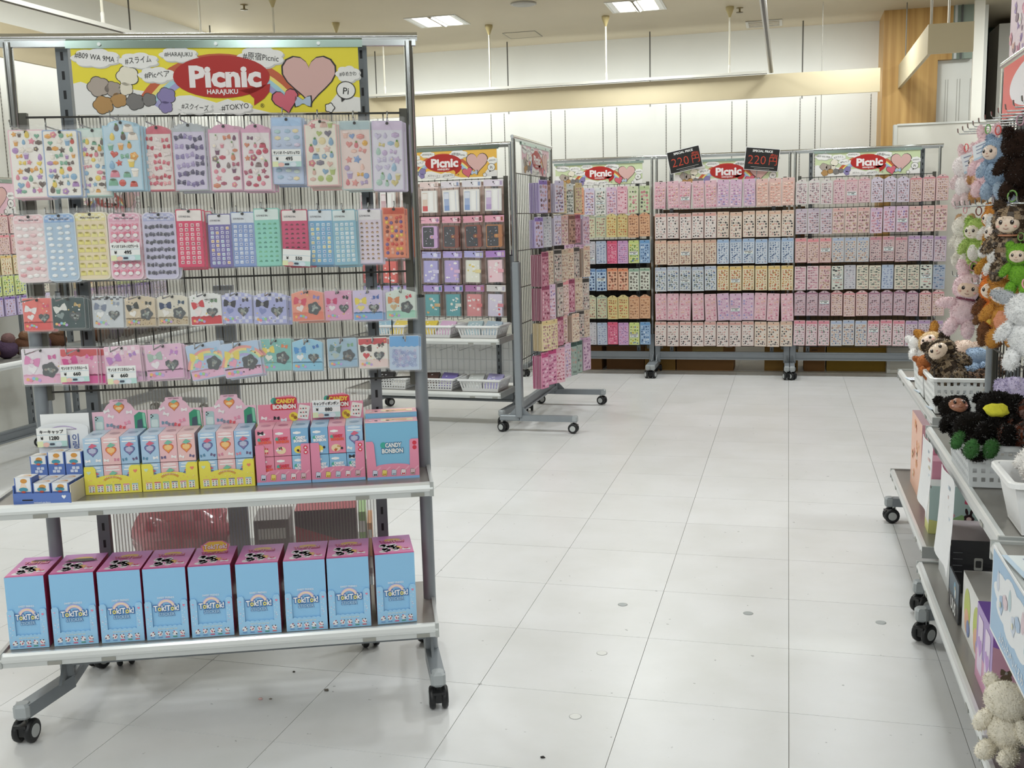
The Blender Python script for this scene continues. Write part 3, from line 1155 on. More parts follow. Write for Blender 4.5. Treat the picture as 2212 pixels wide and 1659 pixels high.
def sheet_thing(name, label, cat, group, w, h, shape, bg, rim, head, kind, pal, seed, nx, ny, title=None, headh=.12, hole=True, puff=0.0014, headcol2=None, skip=0.0, k=.42, jit=.18):
    rng = random.Random(seed)
    t = thing(name, label, cat, group=group)
    m = MB()
    o = outline(shape, w, h)
    n = len(o)
    m.loft([[(x, 0.0, y) for x, y in o], [(x, 0.0022, y) for x, y in o]], rim, caps=True)
    i_ = [(x * .93, -h / 2 + (y + h / 2) * .965) for x, y in o]
    m.art(i_, bg, 1)
    top = 0
    if head:
        q = [(x, y) for x, y in i_]
        hh = -h * headh
        pts = [p for p in q if p[1] > hh]
        a = max(x for x, y in q)
        hd = sorted([p for p in pts], key=lambda p: -math.atan2(p[1] - hh * 1.0 + 1e-4, p[0]))
        m.art([(-a, hh)] + [(a, hh)] + hd[::-1][::-1][0:0] + sorted(pts, key=lambda p: math.atan2(p[1] - hh, p[0])), head, 2)
        top = hh
    if headcol2:
        for c in range(9):
            for r_ in range(3):
                if (c + r_) % 2:
                    x = -w * .44 + c * w * .098
                    m.art(rc2(x, -h * .03 - r_ * h * .028 - h * .028, x + w * .098, -h * .03 - r_ * h * .028), headcol2, 3)
    if title:
        m.text(title, 0 if not title.startswith('CU') else -w * .17, -h * headh * .62, h * .028 if not title.startswith('CU') else h * .03, '5b5560', 4, 0.02, maxw=w * .7 if not title.startswith('CU') else w * .45)
    if hole:
        m.art(ell2(0, -h * .035, .0042, None, 10), '1d1a1c', 5)
    m.build('card', M_card, t)
    s = MB()
    fill_motifs(s, kind, -w * .43, w * .43, -h * .955, top - h * .03, nx, ny, pal, rng, puff=puff, skip=skip, k=k, jit=jit)
    if s.v:
        s.build('sticker_print', M_puff if puff else M_card, t)
    bag_mb(w, h).build('clear_bag', M_bag, t)
    return t


def square_thing(label, cat, group, w, h, d):
    """flat seal packet: d = (bg, band, figure, window, extra, topshape)"""
    bg, band, fig, win, extra, shape, seed = d
    rng = random.Random(seed)
    t = thing('seal_packet', label, cat, group=group)
    m = MB()
    o = outline(shape, w, h)
    m.loft([[(x, 0.0, y) for x, y in o], [(x, 0.0018, y) for x, y in o]], mix(bg, 'ffffff', .25), caps=True)
    m.art([(x * .97, -h / 2 + (y + h / 2) * .97) for x, y in o], bg, 1)
    if band:
        m.art(rc2(-w * .485, -h * .97, w * .485, -h * .72), band, 2)
        m.art([(-w * .485 + w * .97 * i / 12, -h * .72 + (h * .02 if i % 2 else -.001)) for i in range(12, -1, -1)] + [(-w * .485, -h * .76), (w * .485, -h * .76)], band, 2)
    if extra == 'check':
        for i in range(10):
            for j in range(2):
                if (i + j) % 2:
                    m.art(rc2(-w * .48 + i * w * .096, -h * .03 - (j + 1) * h * .05, -w * .48 + (i + 1) * w * .096, -h * .03 - j * h * .05), '5b5f68', 2)
    if extra == 'leopard':
        for k in range(40):
            m.art(ell2(rng.uniform(-.46, .46) * w, -h * rng.uniform(.74, .95), w * .022, w * .016, 6, rng.uniform(0, 3)), rng.choice(('8d6c48', 'b39468', '5f4a38')), 3)
    if extra == 'rainbow':
        for r0, c in ((.62, 'f0a7a0'), (.55, 'f6dd94'), (.48, 'aadcc9'), (.41, 'b9b4e6')):
            m.art(arc2(w * .05, -h * .75, w * (r0 - .07), w * r0, .5, PI - .15, 14), c, 2)
    if extra == 'gingham':
        for i in range(9):
            for j in range(9):
                if (i + j) % 2 and (j < 2 or j > 6):
                    m.art(rc2(-w * .48 + i * w * .106, -h * .03 - (j + 1) * h * .104, -w * .48 + (i + 1) * w * .106, -h * .03 - j * h * .104), mix(bg, 'ffffff', .5), 2)
    if extra == 'red_top':
        m.art([(-w * .485, -h * .03), (-w * .485, -h * .2)] + [(-w * .485 + w * .97 * (i + .5) / 8, -h * (.2 if i % 2 else .235)) for i in range(8)] + [(w * .485, -h * .2), (w * .485, -h * .03)], 'd14c52', 2)
    if extra == 'blue_top':
        m.art([(-w * .485, -h * .02), (-w * .485, -h * .3)] + [(-w * .485 + w * .97 * (i + .5) / 10, -h * (.3 if i % 2 else .33)) for i in range(10)] + [(w * .485, -h * .3), (w * .485, -h * .02)], '6fb1e8', 3)
        for k in range(110):
            m.art(arc2(rng.uniform(-.38, .38) * w, -h * rng.uniform(.42, .9), w * .03, w * .045, 0, 2 * PI * .97, 8), rng.choice(('b9c4ea', 'd6c6e8', 'a6b8de', 'e6e2f2', '9aa6d8')), 2 + k % 6)
    if extra == 'hello':
        m.text('HELLO KITTY', w * .18, -h * .2, h * .045, '2d2a2c', 4, .02, maxw=w * .5)
    # main picture: plain bows, hearts and stars
    if fig:
        for k, (fx, fy, r) in enumerate(((-.24, -.36, .19), (-.24, -.58, .13), (.28, -.25, .10))):
            c = fig[k % len(fig)]
            motif(m, ('bow', 'heart', 'bow')[k], fx * w, fy * h, r * w, c, rng, 3, 0)
        for k in range(16):
            motif(m, rng.choice(('dot', 'star', 'heart')), rng.uniform(-.44, .44) * w, -h * rng.uniform(.1, .92), w * rng.uniform(.015, .035), rng.choice(list(fig) + ['ffffff', 'f2d27a']), rng, 2, 0)
        for k in range(5):
            m.art(ell2(-w * .38 + k * w * .075, -h * (.85 + .03 * math.sin(k * 2)), w * .045, None, 10), ('f3c06b', 'f08fa8', '8fc7ea', 'a6d98b', 'c5a7e4')[k], 5)
    if win:
        f = heart2 if win == 'heart' else flower2
        wx, wy = w * .2, -h * .6
        m.art(f(wx, wy, w * .2), '53585c', 5)
        for k in range(14):
            a, r = rng.uniform(0, 6.28), rng.uniform(0, .11) * w
            m.art(ell2(wx + r * math.cos(a), wy + r * math.sin(a), w * .045, w * .035, 8, a), rng.choice(('8d9696', 'a3a9a0', '6f787c', '9a8e86', 'b5bdb6')), 6 + k % 3)
    m.art(ell2(0, -h * .06, .004, None, 10), '1d1a1c', 8)
    m.build('card', M_film, t)
    bag_mb(w, h, .006).build('clear_bag', M_bag, t)
    return t


def price_card(loc, rz, w, h, l1, price, label, rot=0.0, strip=True):
    m = MB()
    a = rot

    def A(p):
        return rot2(p, 0, 0, a)
    o = A(rc2(-w / 2, -h / 2, w / 2, h / 2))
    m.loft([[(x, 0, y) for x, y in o], [(x, .0008, y) for x, y in o]], 'f4f5f3', caps=True)
    m.art(A(rc2(-w / 2, -h * .5, w / 2, -h * .2)), 'cfe3ea', 1)
    m.art(A(rc2(-w / 2, -h * .5, -w * .3, -h * .2)), 'e9eec0', 2)
    m.art(A(rc2(w * .3, -h * .5, w / 2, -h * .2)), 'bfe2dc', 2)
    m.art(A(ell2(-w * .2, -h * .38, w * .11, h * .13, 12)), 'f0c4ba', 3)
    m.art(A(ell2(w * .22, -h * .38, w * .11, h * .13, 12)), 'dfeaf2', 3)
    m.art(A(rr2(-w * .08, -h * .42, w * .08, -h * .3, h * .04)), '4b5563', 4)
    m.art(A(rc2(-w / 2, h * .13, w / 2, h * .145)), '9fc3d8', 1)
    ca, sa = math.cos(a), math.sin(a)

    def T(s, x, y, hh, mw, b=.03):
        m.text(s, x * ca - y * sa, x * sa + y * ca, hh, '1c1c1e', 3, b, a, maxw=mw)
    if l1:
        T(l1, 0, h * .3, h * .15, w * .9)
    T('¥', -w * .33, -h * .03, h * .17, w * .2)
    T(price, w * .08, -h * .03, h * .2, w * .5)
    o = m.build('price_card', M_card, None, loc, rz)
    return tag(o, label, 'price card')


# ------------------------------------------------------------------ the big sticker rack in front
A_N = math.radians(22)
FN = Frame((-1.9935, 2.4167), A_N)
WN = 1.05
big = rack('tall grey rack on casters in front, full of stickers, under a yellow sign', FN, WN, 1.872, (0.165, 0.315),
           grids=((0.937, 1.682, (1.68, 1.243, 1.06, 0.94), 0.03),), shelves=((0.675, .13, .225, .085), (0.272, .145, .225, .095)),
           split=1.172, rail_z=0.15, seed=4, skew=(-.07, .008))
m = MB()
x0, x1, zb, zt = 0.15, 0.905, 0.33, 1.685
m.box(x0, x1, .052, .0525, zb, zt, 'ffffff')
m.box(x0, x1, .0595, .06, zb, zt, 'ffffff')
n = 84
for k in range(n + 1):
    x = x0 + (x1 - x0) * k / n
    m.box(x - .0009, x + .0009, .0526, .0594, zb, zt, 'ffffff', 1)
m.build('ribbed_panel', [M_rib, M_ribw], big)
shop_sign(FN, 0.5365, 0.012, 1.684, 0.752, 'f2e23c', 'big yellow sign with red speech oval atop the front sticker rack')

ROW1 = [(41, 1644, 91, 176), (127, 1642, 90, 173), (207, 1646, 80, 177), (284, 1664, 95, 182), (371, 1651, 76, 171), (456, 1655, 86, 177), (547, 1651, 82, 175), (631, 1650, 76, 176), (713, 1667, 82, 177), (802, 1660, 86, 177), (894, 1656, 84, 185), (982, 1654, 84, 187)]
ROW2 = [(29, 1425, 80, 179), (107, 1426, 80, 179), (185, 1428, 85, 180), (273, 1424, 84, 178), (362, 1423, 87, 179), (442, 1429, 69, 155), (519, 1415, 62, 144), (581, 1419, 64, 148), (645, 1427, 68, 156), (720, 1422, 71, 153), (789, 1420, 68, 151), (853, 1419, 64, 151), (922, 1419, 67, 150), (990, 1421, 61, 137)]
ROW3 = [(26, 1203, 79, 91), (110, 1203, 87, 86), (208, 1203, 83, 89), (293, 1200, 82, 85), (379, 1200, 83, 86), (466, 1202, 86, 91), (551, 1201, 84, 89), (641, 1198, 91, 89), (742, 1201, 89, 88), (826, 1197, 76, 85), (908, 1196, 84, 88), (999, 1194, 84, 85)]
ROW4 = [(23, 1067, 104, 102), (126, 1065, 100, 102), (236, 1066, 98, 104), (346, 1067, 102, 100), (451, 1065, 98, 103), (550, 1064, 105, 100), (648, 1069, 88, 93), (735, 1065, 85, 91), (830, 1063, 84, 85), (916, 1062, 84, 89), (1005, 1064, 87, 101)]
PM = ['e9a94e', 'd3574b', '8fb7d6', '7fb59a', 'f0d35e', 'b48bc4', 'e58fa0', '6b5a52', 'f5ece0']
PK = ['c94a63', 'e58fa0', '7a4a6a', 'b0546e', 'f1e6e2', '8d7a78', 'd98a6a']
PB = ['4d4468', '6b5c8c', '8d7fb0', 'ad9cc8', '5a5170']
PS = ['b9d8d8', 'c9d4ea', 'e6d9ee', 'a9c6dc', 'f2e2b6', 'dfeee6']
# label start, bg, rim, head, shape, kind, palette, nx, ny, title
D1 = [('white sticker sheet with pink ring edge, first of top row', 'f6f1ea', 'efc6cf', None, 'r', 'mix', PM, 4, 9, None),
      ('white sticker sheet with blue ring edge in the top row', 'f5f1e8', '9fb4d6', None, 'r', 'mix', PM, 4, 9, None),
      ('white sticker sheet with mint edge beside the blue-edged one', 'f3efe4', 'b9d8cf', 'dbe9e2', 'r', 'mix', PM, 4, 9, None),
      ('pale blue sticker sheet with pink rainbow tab in the top row', 'c3dcea', 'a8cfe3', None, 'arch', 'mix', PM, 3, 7, None),
      ('sheet of red bow stickers with red tab top', 'efe3de', 'd8697a', 'd8697a', 'arch', 'bow', ['c8384e', 'd9687a', 'e9a3a6', 'b94a58', 'f3e4e2'], 3, 7, None),
      ('lilac sticker sheet with grey ruffled tab in the top row', 'd9d0e6', 'b9bcc0', 'b9bfc4', 'ruf', 'bow', PB, 3, 6, None),
      ('pink arched sheet of wine-red stickers, left of two alike', 'eee6e6', 'e0a9c4', 'e3a9c6', 'arch', 'mix', PK, 3, 8, None),
      ('pink arched sheet of wine-red stickers, right of two alike', 'eee6e6', 'e0a9c4', 'e3a9c6', 'arch', 'mix', PK, 3, 8, None),
      ('blue to lilac sheet of clear stickers behind the top price card', 'c9d6ee', 'b7c8e8', 'aecdf0', 'r', 'cloud', PS, 3, 8, None),
      ('cream sticker sheet with pink arched rim in the top row', 'f1ebdd', 'efc3c0', None, 'arch', 'mix', ['d9818c', '8fb0cc', 'b9c77a', '7f7888', 'e6bfb2', 'ead9a8'], 3, 8, None),
      ('peach sticker sheet with grey-blue header in the top row', 'f0dcd6', 'c9d9d8', 'b5cbd0', 'r', 'mix', ['e59a94', '8fa9d6', 'e8b34e', 'dc7d84', 'b9a3c9', 'f0c7b9'], 3, 7, None),
      ('pale lilac sticker sheet, last of the top row', 'e6e3ee', 'd8cbe4', 'dccbe4', 'r', 'mix', ['c9b3d6', '9fbfd8', 'd8c98a', 'b4d2c4', 'cfc6e0'], 3, 7, None)]
D2 = [('pink gingham topped sheet of white puffy stickers', 'f2dcdc', 'f4e4e4', 'f3c9cd', 'R', 'cloud', ['f7efee', 'f0c9cc', 'f9f6f4', 'e9a9ae'], 4, 8, 'Milky mellow seal'),
      ('blue gingham topped sheet of white cloud stickers', 'b4cbe0', 'cfdeec', '8fb3e0', 'R', 'cloud', ['f5f8fa', 'e9f1f6'], 3, 9, 'Milky mellow seal'),
      ('cream gingham topped sheet of yellow pudding stickers', 'f0dfbc', 'f2ead2', 'efe3a6', 'R', 'pud', ['f0e488', 'f3ea9c'], 4, 7, 'Milky mellow seal'),
      ('rose gingham topped sheet of puffy stickers behind a price card', 'efbfd0', 'f2d6de', 'e6a9c0', 'R', 'face', ['df6a8a', 'ea8aa2'], 4, 7, 'Milky mellow seal'),
      ('lilac gingham topped sheet of charcoal bow stickers', 'cfcbe4', 'dedbec', 'b3b6da', 'R', 'bat', ['4b4a5a', '565468'], 4, 7, 'Milky mellow seal'),
      ('hot pink piece-seal sheet with white header', 'e23a6a', 'd8345f', 'f4ece8', 'r', 'tile', ['d8475e', 'b52648', 'e6728a'], 4, 9, 'CUTE PIECE SEAL'),
      ('purple piece-seal sheet with white header', '7a70b4', '6d66a6', 'ecebf0', 'r', 'tile', ['8f86c6', 'e6b96a', 'a9c6e0'], 4, 9, 'CUTE PIECE SEAL'),
      ('periwinkle piece-seal sheet with white header', '8ba4d8', '7d98cf', 'e6ecf4', 'r', 'tile', ['a9c0ea', '7390cf', 'c9d8f2'], 4, 9, 'CUTE PIECE SEAL'),
      ('mint piece-seal sheet with white header', '95dccb', '8ed6c6', 'e4f2ee', 'r', 'cap', ['5fae8a', '7cc49a', '4f9a8a'], 4, 9, 'CUTE PIECE SEAL'),
      ('crimson piece-seal sheet behind the 550 price card', 'd84a78', 'c93a62', 'f2e9e6', 'r', 'cap', ['7a1f3a', '9c2c4c', '5f2236'], 4, 9, 'CUTE PIECE SEAL'),
      ('sky blue piece-seal sheet with white header', '7ab4da', '6ba6d2', 'e6eef4', 'r', 'tile', ['5f9fd6', 'e3d98a', '9fcbe6'], 4, 9, 'CUTE PIECE SEAL'),
      ('pale aqua piece-seal sheet with white header', '93c4da', '8ec4d4', 'e2eeee', 'r', 'tile', ['b9dcea', 'a9d2d2', 'd6e9ee'], 4, 9, 'CUTE PIECE SEAL'),
      ('pale lilac piece-seal sheet with brown head stickers', 'e9dcea', 'd6cde6', 'f2eef0', 'r', 'head', ['7a4f3a', '9a6a4a', 'b98a5a', '4a3a3a'], 4, 9, 'CUTE PIECE SEAL'),
      ('orange sticker sheet with red header, last of the second row', 'f0906a', 'ea8a66', 'd2502e', 'r', 'dot', ['f4b49a', '8a3a2e', '7a5a9a', 'f0c84a', 'd84a3a'], 4, 9, None)]
D3 = [('coral red square seal packet, outermost left of the third row', ('ee7a72', 'e65a58', ('f3efee', 'f3efee', 'e65a78'), 'heart', None, 'r', 1)),
      ('dark green square seal packet with white print', ('2f4a4c', None, ('e6e6e0', '8a9a98', 'c9a96a'), 'heart', None, 'r', 2)),
      ('grey square seal packet with gingham top', ('d3d8dc', None, ('7f8aa0', 'f3f3f3', '9aa6b8'), 'heart', 'check', 'r', 3)),
      ('beige leopard seal packet with black bow, left of two', ('dccbb0', 'cbb694', ('2e3330', 'f4f0ea', '3a4038'), 'flower', 'leopard', 'ruf', 4)),
      ('cream leopard seal packet with navy bow, right of two', ('e3dccb', 'cdbb9c', ('2a3f6a', 'f4f0ea', '35506a'), 'flower', 'leopard', 'ruf', 5)),
      ('white seal packet with red base beside the leopard packets', ('f0f0ee', 'd83a44', ('d83a44', 'f6e9e6', '6b8f6a'), 'heart', 'hello', 'ruf', 6)),
      ('lavender gingham seal packet with black bow, left of two', ('b4b8e6', None, ('2b2a38', '8a94c9', '3a3850'), 'heart', 'gingham', 'tab', 7)),
      ('lavender gingham seal packet with black bow, right of two', ('b4b8e6', None, ('2b2a38', '8a94c9', '3a3850'), 'heart', 'gingham', 'tab', 7)),
      ('orange seal packet with violet top in the third row', ('f2a08a', 'ee8a72', ('e0506a', 'f6e9e6', '9a8ac9'), 'flower', None, 'tab', 8)),
      ('pink seal packet with magenta and black bows', ('e6a9c9', None, ('d8447a', 'f6eef0', '2e2a34'), 'heart', None, 'r', 9)),
      ('yellow and blue seal packet in the third row', ('d8cbe9', '86b4e6', ('f2dc5a', 'f4e48a', '4a6ab8'), 'heart', None, 'r', 10)),
      ('mint and white seal packet, last of the third row', ('dfeae0', 'a9dcc6', ('e0905a', 'd8b98a', 'd84a5a'), 'flower', None, 'tab', 11))]
D4 = [('white and pink seal packet with holographic film, outermost left of lowest row', ('ece2ea', 'f0b9d4', ('e58fc0', 'f6f2f4', 'd86aa8'), 'flower', None, 'r', 21)),
      ('magenta seal packet behind the left 660 price card', ('f0b4cc', 'ea5aa6', ('e04a9a', 'f6dfe8', 'e86ab0'), None, 'red_top', 'r', 22)),
      ('pink seal packet with scalloped purple top behind the right 660 card', ('f2c9dc', 'e6b9dc', ('c98ad0', 'f6e9f2', 'b98ad0'), None, 'gingham', 'r', 23)),
      ('lilac-pink seal packet with silver bow in the lowest row', ('eac0d8', 'e3b0d0', ('a9c0b4', 'f4eef2', 'c98ad0'), 'heart', None, 'r', 24)),
      ('tilted rainbow seal packet in the lowest row, left of two', ('b9cfe9', 'ecb9d4', ('f0dc6a', 'f2a9c0', '9fcbe6'), 'flower', 'rainbow', 'r', 25)),
      ('tilted rainbow seal packet in the lowest row, right of two', ('b9cfe9', 'ecb9d4', ('f0dc6a', 'f2a9c0', '9fcbe6'), 'flower', 'rainbow', 'r', 25)),
      ('teal seal packet with yellow and orange prints', ('86c4bc', '8accc9', ('f2dc6a', 'f4f2e6', 'ea8a5a'), 'flower', None, 'r', 26)),
      ('sky blue seal packet with cut corners in the lowest row', ('a0d2ea', '8ccbe6', ('4a9ad8', 'f4f6f8', '3a7ac0'), 'heart', None, 'tab', 27)),
      ('grey-blue seal packet in the lowest row', ('a9c6d8', '9fc0d8', ('6a8a8c', 'b9c9c0', '7fae8a'), 'flower', None, 'r', 28)),
      ('white seal packet with red scalloped top and black bow', ('f3efe6', 'f0d9d4', ('3a2e2a', 'd84a52', '4a3a34'), 'heart', 'red_top', 'r', 29)),
      ('blue topped clear packet of small rings, last of the lowest row', ('c3d6ec', None, None, None, 'blue_top', 'r', 30))]

hooks = []


def hang(t, fr, u, v, z, dz=0.0, tilt=0.0):
    t.location = fr.p(u, v, z)
    t.rotation_euler = (0, tilt, fr.a)


def behind(t, fr, u, v, z, n, rr, label, group, skipbag=True, tilt=0.0):
    for k in range(n):
        c = copy_tree(t)
        c['label'] = label + ORD[k] + ' from the front one'
        c['group'] = group
        for ch in list(c.children):
            if ch.name.startswith(('clear_bag', 'sticker_print')) and k > 0:
                bpy.data.objects.remove(ch)
        hang(c, fr, u + rr.uniform(.003, .009) * (k + 1), v - .0075 * (k + 1), z - rr.uniform(.001, .004) * (k + 1), tilt=tilt + rr.uniform(-.012, .012))


rr = random.Random(11)
for ri, (row, des) in enumerate(((ROW1, D1), (ROW2, D2))):
    for i, ((u, z, w, h), d) in enumerate(zip(row, des)):
        u, z, w, h = u / 1e3, z / 1e3, w / 1e3, h / 1e3
        lab, bg, rim, head, shape, kind, pal, nx, ny, title = d
        cute = bool(title and title.startswith('CU'))
        t = sheet_thing('sticker_sheet', lab, 'sticker sheet', None, w, h, shape, bg, rim, head, kind, pal, 100 + ri * 20 + i, nx, ny, title,
                        .2 if cute else .13, headcol2=mix(head, 'ffffff', .4) if title and not cute else None, puff=.0006 if cute else .0016,
                        skip=.04 if kind == 'mix' else 0, k=.36 if cute else (.5 if kind == 'mix' else .47), jit=.04 if kind in ('tile', 'cap', 'pud', 'bat', 'face', 'head') else .16)
        n = (2, 2, 1, 3, 1, 3, 3, 3, 3, 3, 2, 2)[i] if ri == 0 else (1, 1, 1, 1, 1, 3, 2, 1, 2, 2, 2, 2, 1, 1)[i]
        v = 0.04 + .0065 * n + .004 * (i % 2) + (.012 if ri and i < 5 else 0)
        tl = rr.uniform(-.012, .012)
        hang(t, FN, u, v, z, tilt=tl)
        behind(t, FN, u, v, z, n, rr, 'sheet behind the ' + ' '.join(lab.split(' in the ')[0].split(',')[0].split()[:7]) + (', right twin, ' if 'right of' in lab else ', left twin, ' if 'left of' in lab else ', '), 'sheets behind the front one', tilt=tl)
        hooks.append((u, z - h * .035 + .004))
for ri, (row, des) in enumerate(((ROW3, D3), (ROW4, D4))):
    for i, ((u, z, w, h), (lab, d)) in enumerate(zip(row, des)):
        u, z, w, h = u / 1e3, z / 1e3, w / 1e3, h / 1e3
        t = square_thing(lab, 'seal packet', None, w * .97, h * .97, d)
        n = (1, 3, 1, 1, 1, 1, 1, 2, 2, 1, 2, 1)[i] if ri == 0 else (1, 3, 2, 2, 2, 2, 1, 1, 1, 1, 1)[i]
        v = 0.036 + .0065 * n + .003 * (i % 2)
        tl = (-.15 if i == 4 else -.1) if ri and i in (4, 5) else rr.uniform(-.03, .03)
        hang(t, FN, u, v, z, tilt=tl)
        behind(t, FN, u, v, z, n, rr, 'packet behind the ' + ' '.join(lab.split(' in the ')[0].split(', ')[0 if i not in (3, 4, 6, 7) else -1].split()[:4] if 0 else lab.replace(',', '').split()[:6]) + (', right twin, ' if 'right of' in lab else ', left twin, ' if 'left of' in lab else ', '), 'packets behind the front one', tilt=tl)
        hooks.append((u, z - h * .06 + .004))
pegs(big, hooks, 0.002, .165)
price_card(FN.p(.711, .083, 1.558), A_N, .076, .046, 'サンリオ パールマシュマロ', '495', 'price card 495 on the blue-lilac sheet of the top row')
price_card(FN.p(.274, .079, 1.321), A_N, .076, .047, 'サンリオ ミルキィメロウシール', '495', 'price card 495 on the rose sheet of the second row')
price_card(FN.p(.722, .083, 1.292), A_N, .074, .044, None, '550', 'slanted price card 550 on the crimson sheet', -.08)
price_card(FN.p(.117, .08, 1.0), A_N, .074, .047, 'サンリオ クリスタルシール', '660', 'price card 660 on the magenta seal packet')
price_card(FN.p(.238, .078, .99), A_N, .076, .049, 'サンリオ クリスタルシール', '660', 'price card 660 on the scalloped pink seal packet')


def top_m(m, loc):
    return m.at(loc, rx=-PI / 2)


def on_near(name, label, cat, u, v, z, group=None, rz=0.0):
    return thing(name, label, cat, FN.p(u, v, z), A_N + rz, group)


# ---- nine tall sticker cartons on the lowest shelf (local: x 0..w, front at y = 0, back at y = .15)
TOK = [(-.083, .02, .178), (.03, .147, .177), (.154, .269, .179), (.273, .388, .182), (.393, .508, .187), (.519, .636, .191), (.647, .762, .191), (.764, .881, .191), (.896, 1.008, .187)]


def tall_carton(i, u0, u1, v):
    w, h, d = u1 - u0 - .003, .199, .172
    where = ['leftmost tall blue sticker carton with pink top on the lowest shelf', 'tall blue sticker carton with open black hand slot, second from left', 'tall blue sticker carton, third from left on the lowest shelf', 'tall blue sticker carton left of the one with raised logo tab', 'tall blue sticker carton with raised logo tab on its pink top', 'tall blue sticker carton right of the one with raised logo tab', 'tall blue sticker carton, third from the right on the lowest shelf', 'tall blue sticker carton, second from the right on the lowest shelf', 'rightmost tall blue sticker carton with pink top on the lowest shelf'][i]
    t = on_near('sticker_carton', where, 'carton', u0, v, .273, 'tall blue sticker cartons', (.0, .01, -.01, 0, .012, -.015, -.01, 0, .05)[i])
    m = MB()
    m.box(0, w, 0.001, d, 0, h, '8fbfe2', cols=('93c8ee', 'b23a66', 'd980a8', 'b23a66', 'ee8fbe', '86b9e0'))
    m.build('carton_body', M_card, t)
    m = MB()
    top_m(m, (w / 2, .0, h))
    m.art(rc2(-w / 2, .001, w / 2, .012), 'e054a0', 1)
    for k in range(11):
        m.art(rc2(-w / 2, .012 + k * .0145, w / 2, .0265 + k * .0145), mix('f28fc4', 'd890d8', k / 11), 1)
    rg = random.Random(5)
    for k in range(17):
        a = rg.uniform(-.34, .1)
        m.art(ell2(a * w, .026 + rg.uniform(0, .06), .0105, None, 8), 'f6f2f4', 2)
        m.art(ell2(a * w, .022 + rg.uniform(0, .06), .003, None, 6), rg.choice(('3a3440', 'e3dbe2', 'e7d0da', 'b9b4bf')), 4)
    m.art(bow2(.33 * w, .035, .011), 'f4eff2', 3)
    m.art(bow2(.33 * w, .045, .006), 'd8334a', 4)
    m.art(star2(.1 * w, .055, .02, 8, .6), 'f3c06b', 2)
    m.art(ell2(.02 * w, .128, w * .22, .014, 16), 'f0c45a', 3)
    m.text('Tok!Tok!', 0, .114, .02, 'd8447a', 5, .06, maxw=w * .66)
    m.text('Tok!Tok!', 0, .115, .019, 'f4a9c4', 6, .02, maxw=w * .62)
    if i == 1:
        m.art([(-.38 * w, .102), (.1 * w, .096), (.4 * w, .102), (.2 * w, .122), (-.2 * w, .123)], '120d10', 7)
    elif i == 0:
        m.art([(-.2 * w, .128), (.2 * w, .124), (.4 * w, .13), (.2 * w, .138), (-.1 * w, .138)], '4a1a30', 7)
    m.build('top_print', M_card, t)
    m = MB()
    for k, c in enumerate(('efc6d6', 'f4e3b0', 'c9b9e6')):
        m.art([(w / 2 + p[0], p[1]) for p in arc2(0, .088, .016 + .003 * k, .019 + .003 * k, .25, PI - .25, 10)], c, 2)
    m.text('SWEET FRIENDS', w / 2, .117, .0055, 'e9eef6', 3, .02, maxw=w * .4)
    m.text('Tok!Tok!', w / 2, .088, .0168, '3a74b8', 3, .1, maxw=w * .64)
    m.text('Tok!Tok!', w / 2, .088, .0158, 'f6f8fa', 5, .03, maxw=w * .6)
    for pre in ('To', 'Tok!To'):
        gx, gw = glyph_x('Tok!Tok!', pre, .0158, w * .6, .03)
        m.text('o', w / 2 + gx, .088, .0158, 'f2e27a', 7, .03, maxw=gw)
    m.text('STICKER', w / 2, .0705, .0105, '3a6fb0', 3, .06, maxw=w * .4)
    m.text('STICKER', w / 2, .0705, .0095, 'b4d6f0', 5, .02, maxw=w * .38)
    m.build('front_print', M_card, t)
    m = MB()   # cut-out front tray
    a = .018
    sc = [(w - a - (w - 2 * a) * k / 24, .036 + .0028 * abs(math.sin(k * PI / 4))) for k in range(25)]
    o = [(0, 0), (w, 0), (w, .104), (w - .003, .109), (w - a + .004, .109), (w - a, .104)] + sc + [(a, .104), (a - .004, .109), (.003, .109), (0, .104)]
    m.loft([[(x, -.0045, y) for x, y in o], [(x, -.001, y) for x, y in o]], 'a0d0f2', caps=True)
    m.at((0, -.0046, 0))
    for k in range(5):
        x = w * (.14 + .175 * k)
        m.art(ell2(x, .016, .0068, None, 10), 'f4f2f4', 1)
        for q in range(5):
            m.art(ell2(x + .005 * math.cos(q * 1.3 + k), .017 + .005 * math.sin(q * 1.9), .0019, None, 6), ('3a3440', '8a6a7a', 'd85a7a', '5a7a8a', 'c9506a')[(q + k) % 5], 2)
        m.art(rr2(x - .006, .005, x + .006, .008, .001, 1), ('7aa4d8', '7aa4d8', 'ea6a8a', '5aa48a', 'ea7a7a')[k], 2)
    m.text('ならべて tok! Tok! Tok!', w / 2, .03, .0036, 'f2ead2', 2, .02, maxw=w * .55)
    for k in range(26):
        x = (rg.uniform(.04, .14) if k % 2 else rg.uniform(.86, .96)) * w
        m.art(ell2(x, rg.uniform(.03, .1), .0011, None, 6), rg.choice(('f4f4f6', 'f4f4f6', 'f0a9c0')), 1)
    m.art(heart2(w - .009, .094, .004, 10), 'ee8aa6', 2)
    m.art(heart2(.008, .094, .003, 10), 'd9b4d2', 2)
    m.build('front_tray', M_card, t)
    if i == 4:
        m = MB()
        m.at((w / 2, .13, h), rx=-.5)
        o = [(-.035, 0), (.035, 0), (.04, .018), (.02, .03), (-.02, .03), (-.04, .018)]
        m.loft([[(x, 0, y) for x, y in o], [(x, .0015, y) for x, y in o]], 'e070a8', caps=True)
        m.art([(x * .9, y * .9 + .001) for x, y in o], 'f0c23c', 1)
        m.text('Tok!Tok!', 0, .013, .013, 'c9325c', 3, .06, maxw=.07)
        m.text('Tok!Tok!', 0, .0135, .0125, 'f6eef2', 5, .02, maxw=.066)
        m.build('logo_tab', M_card, t)


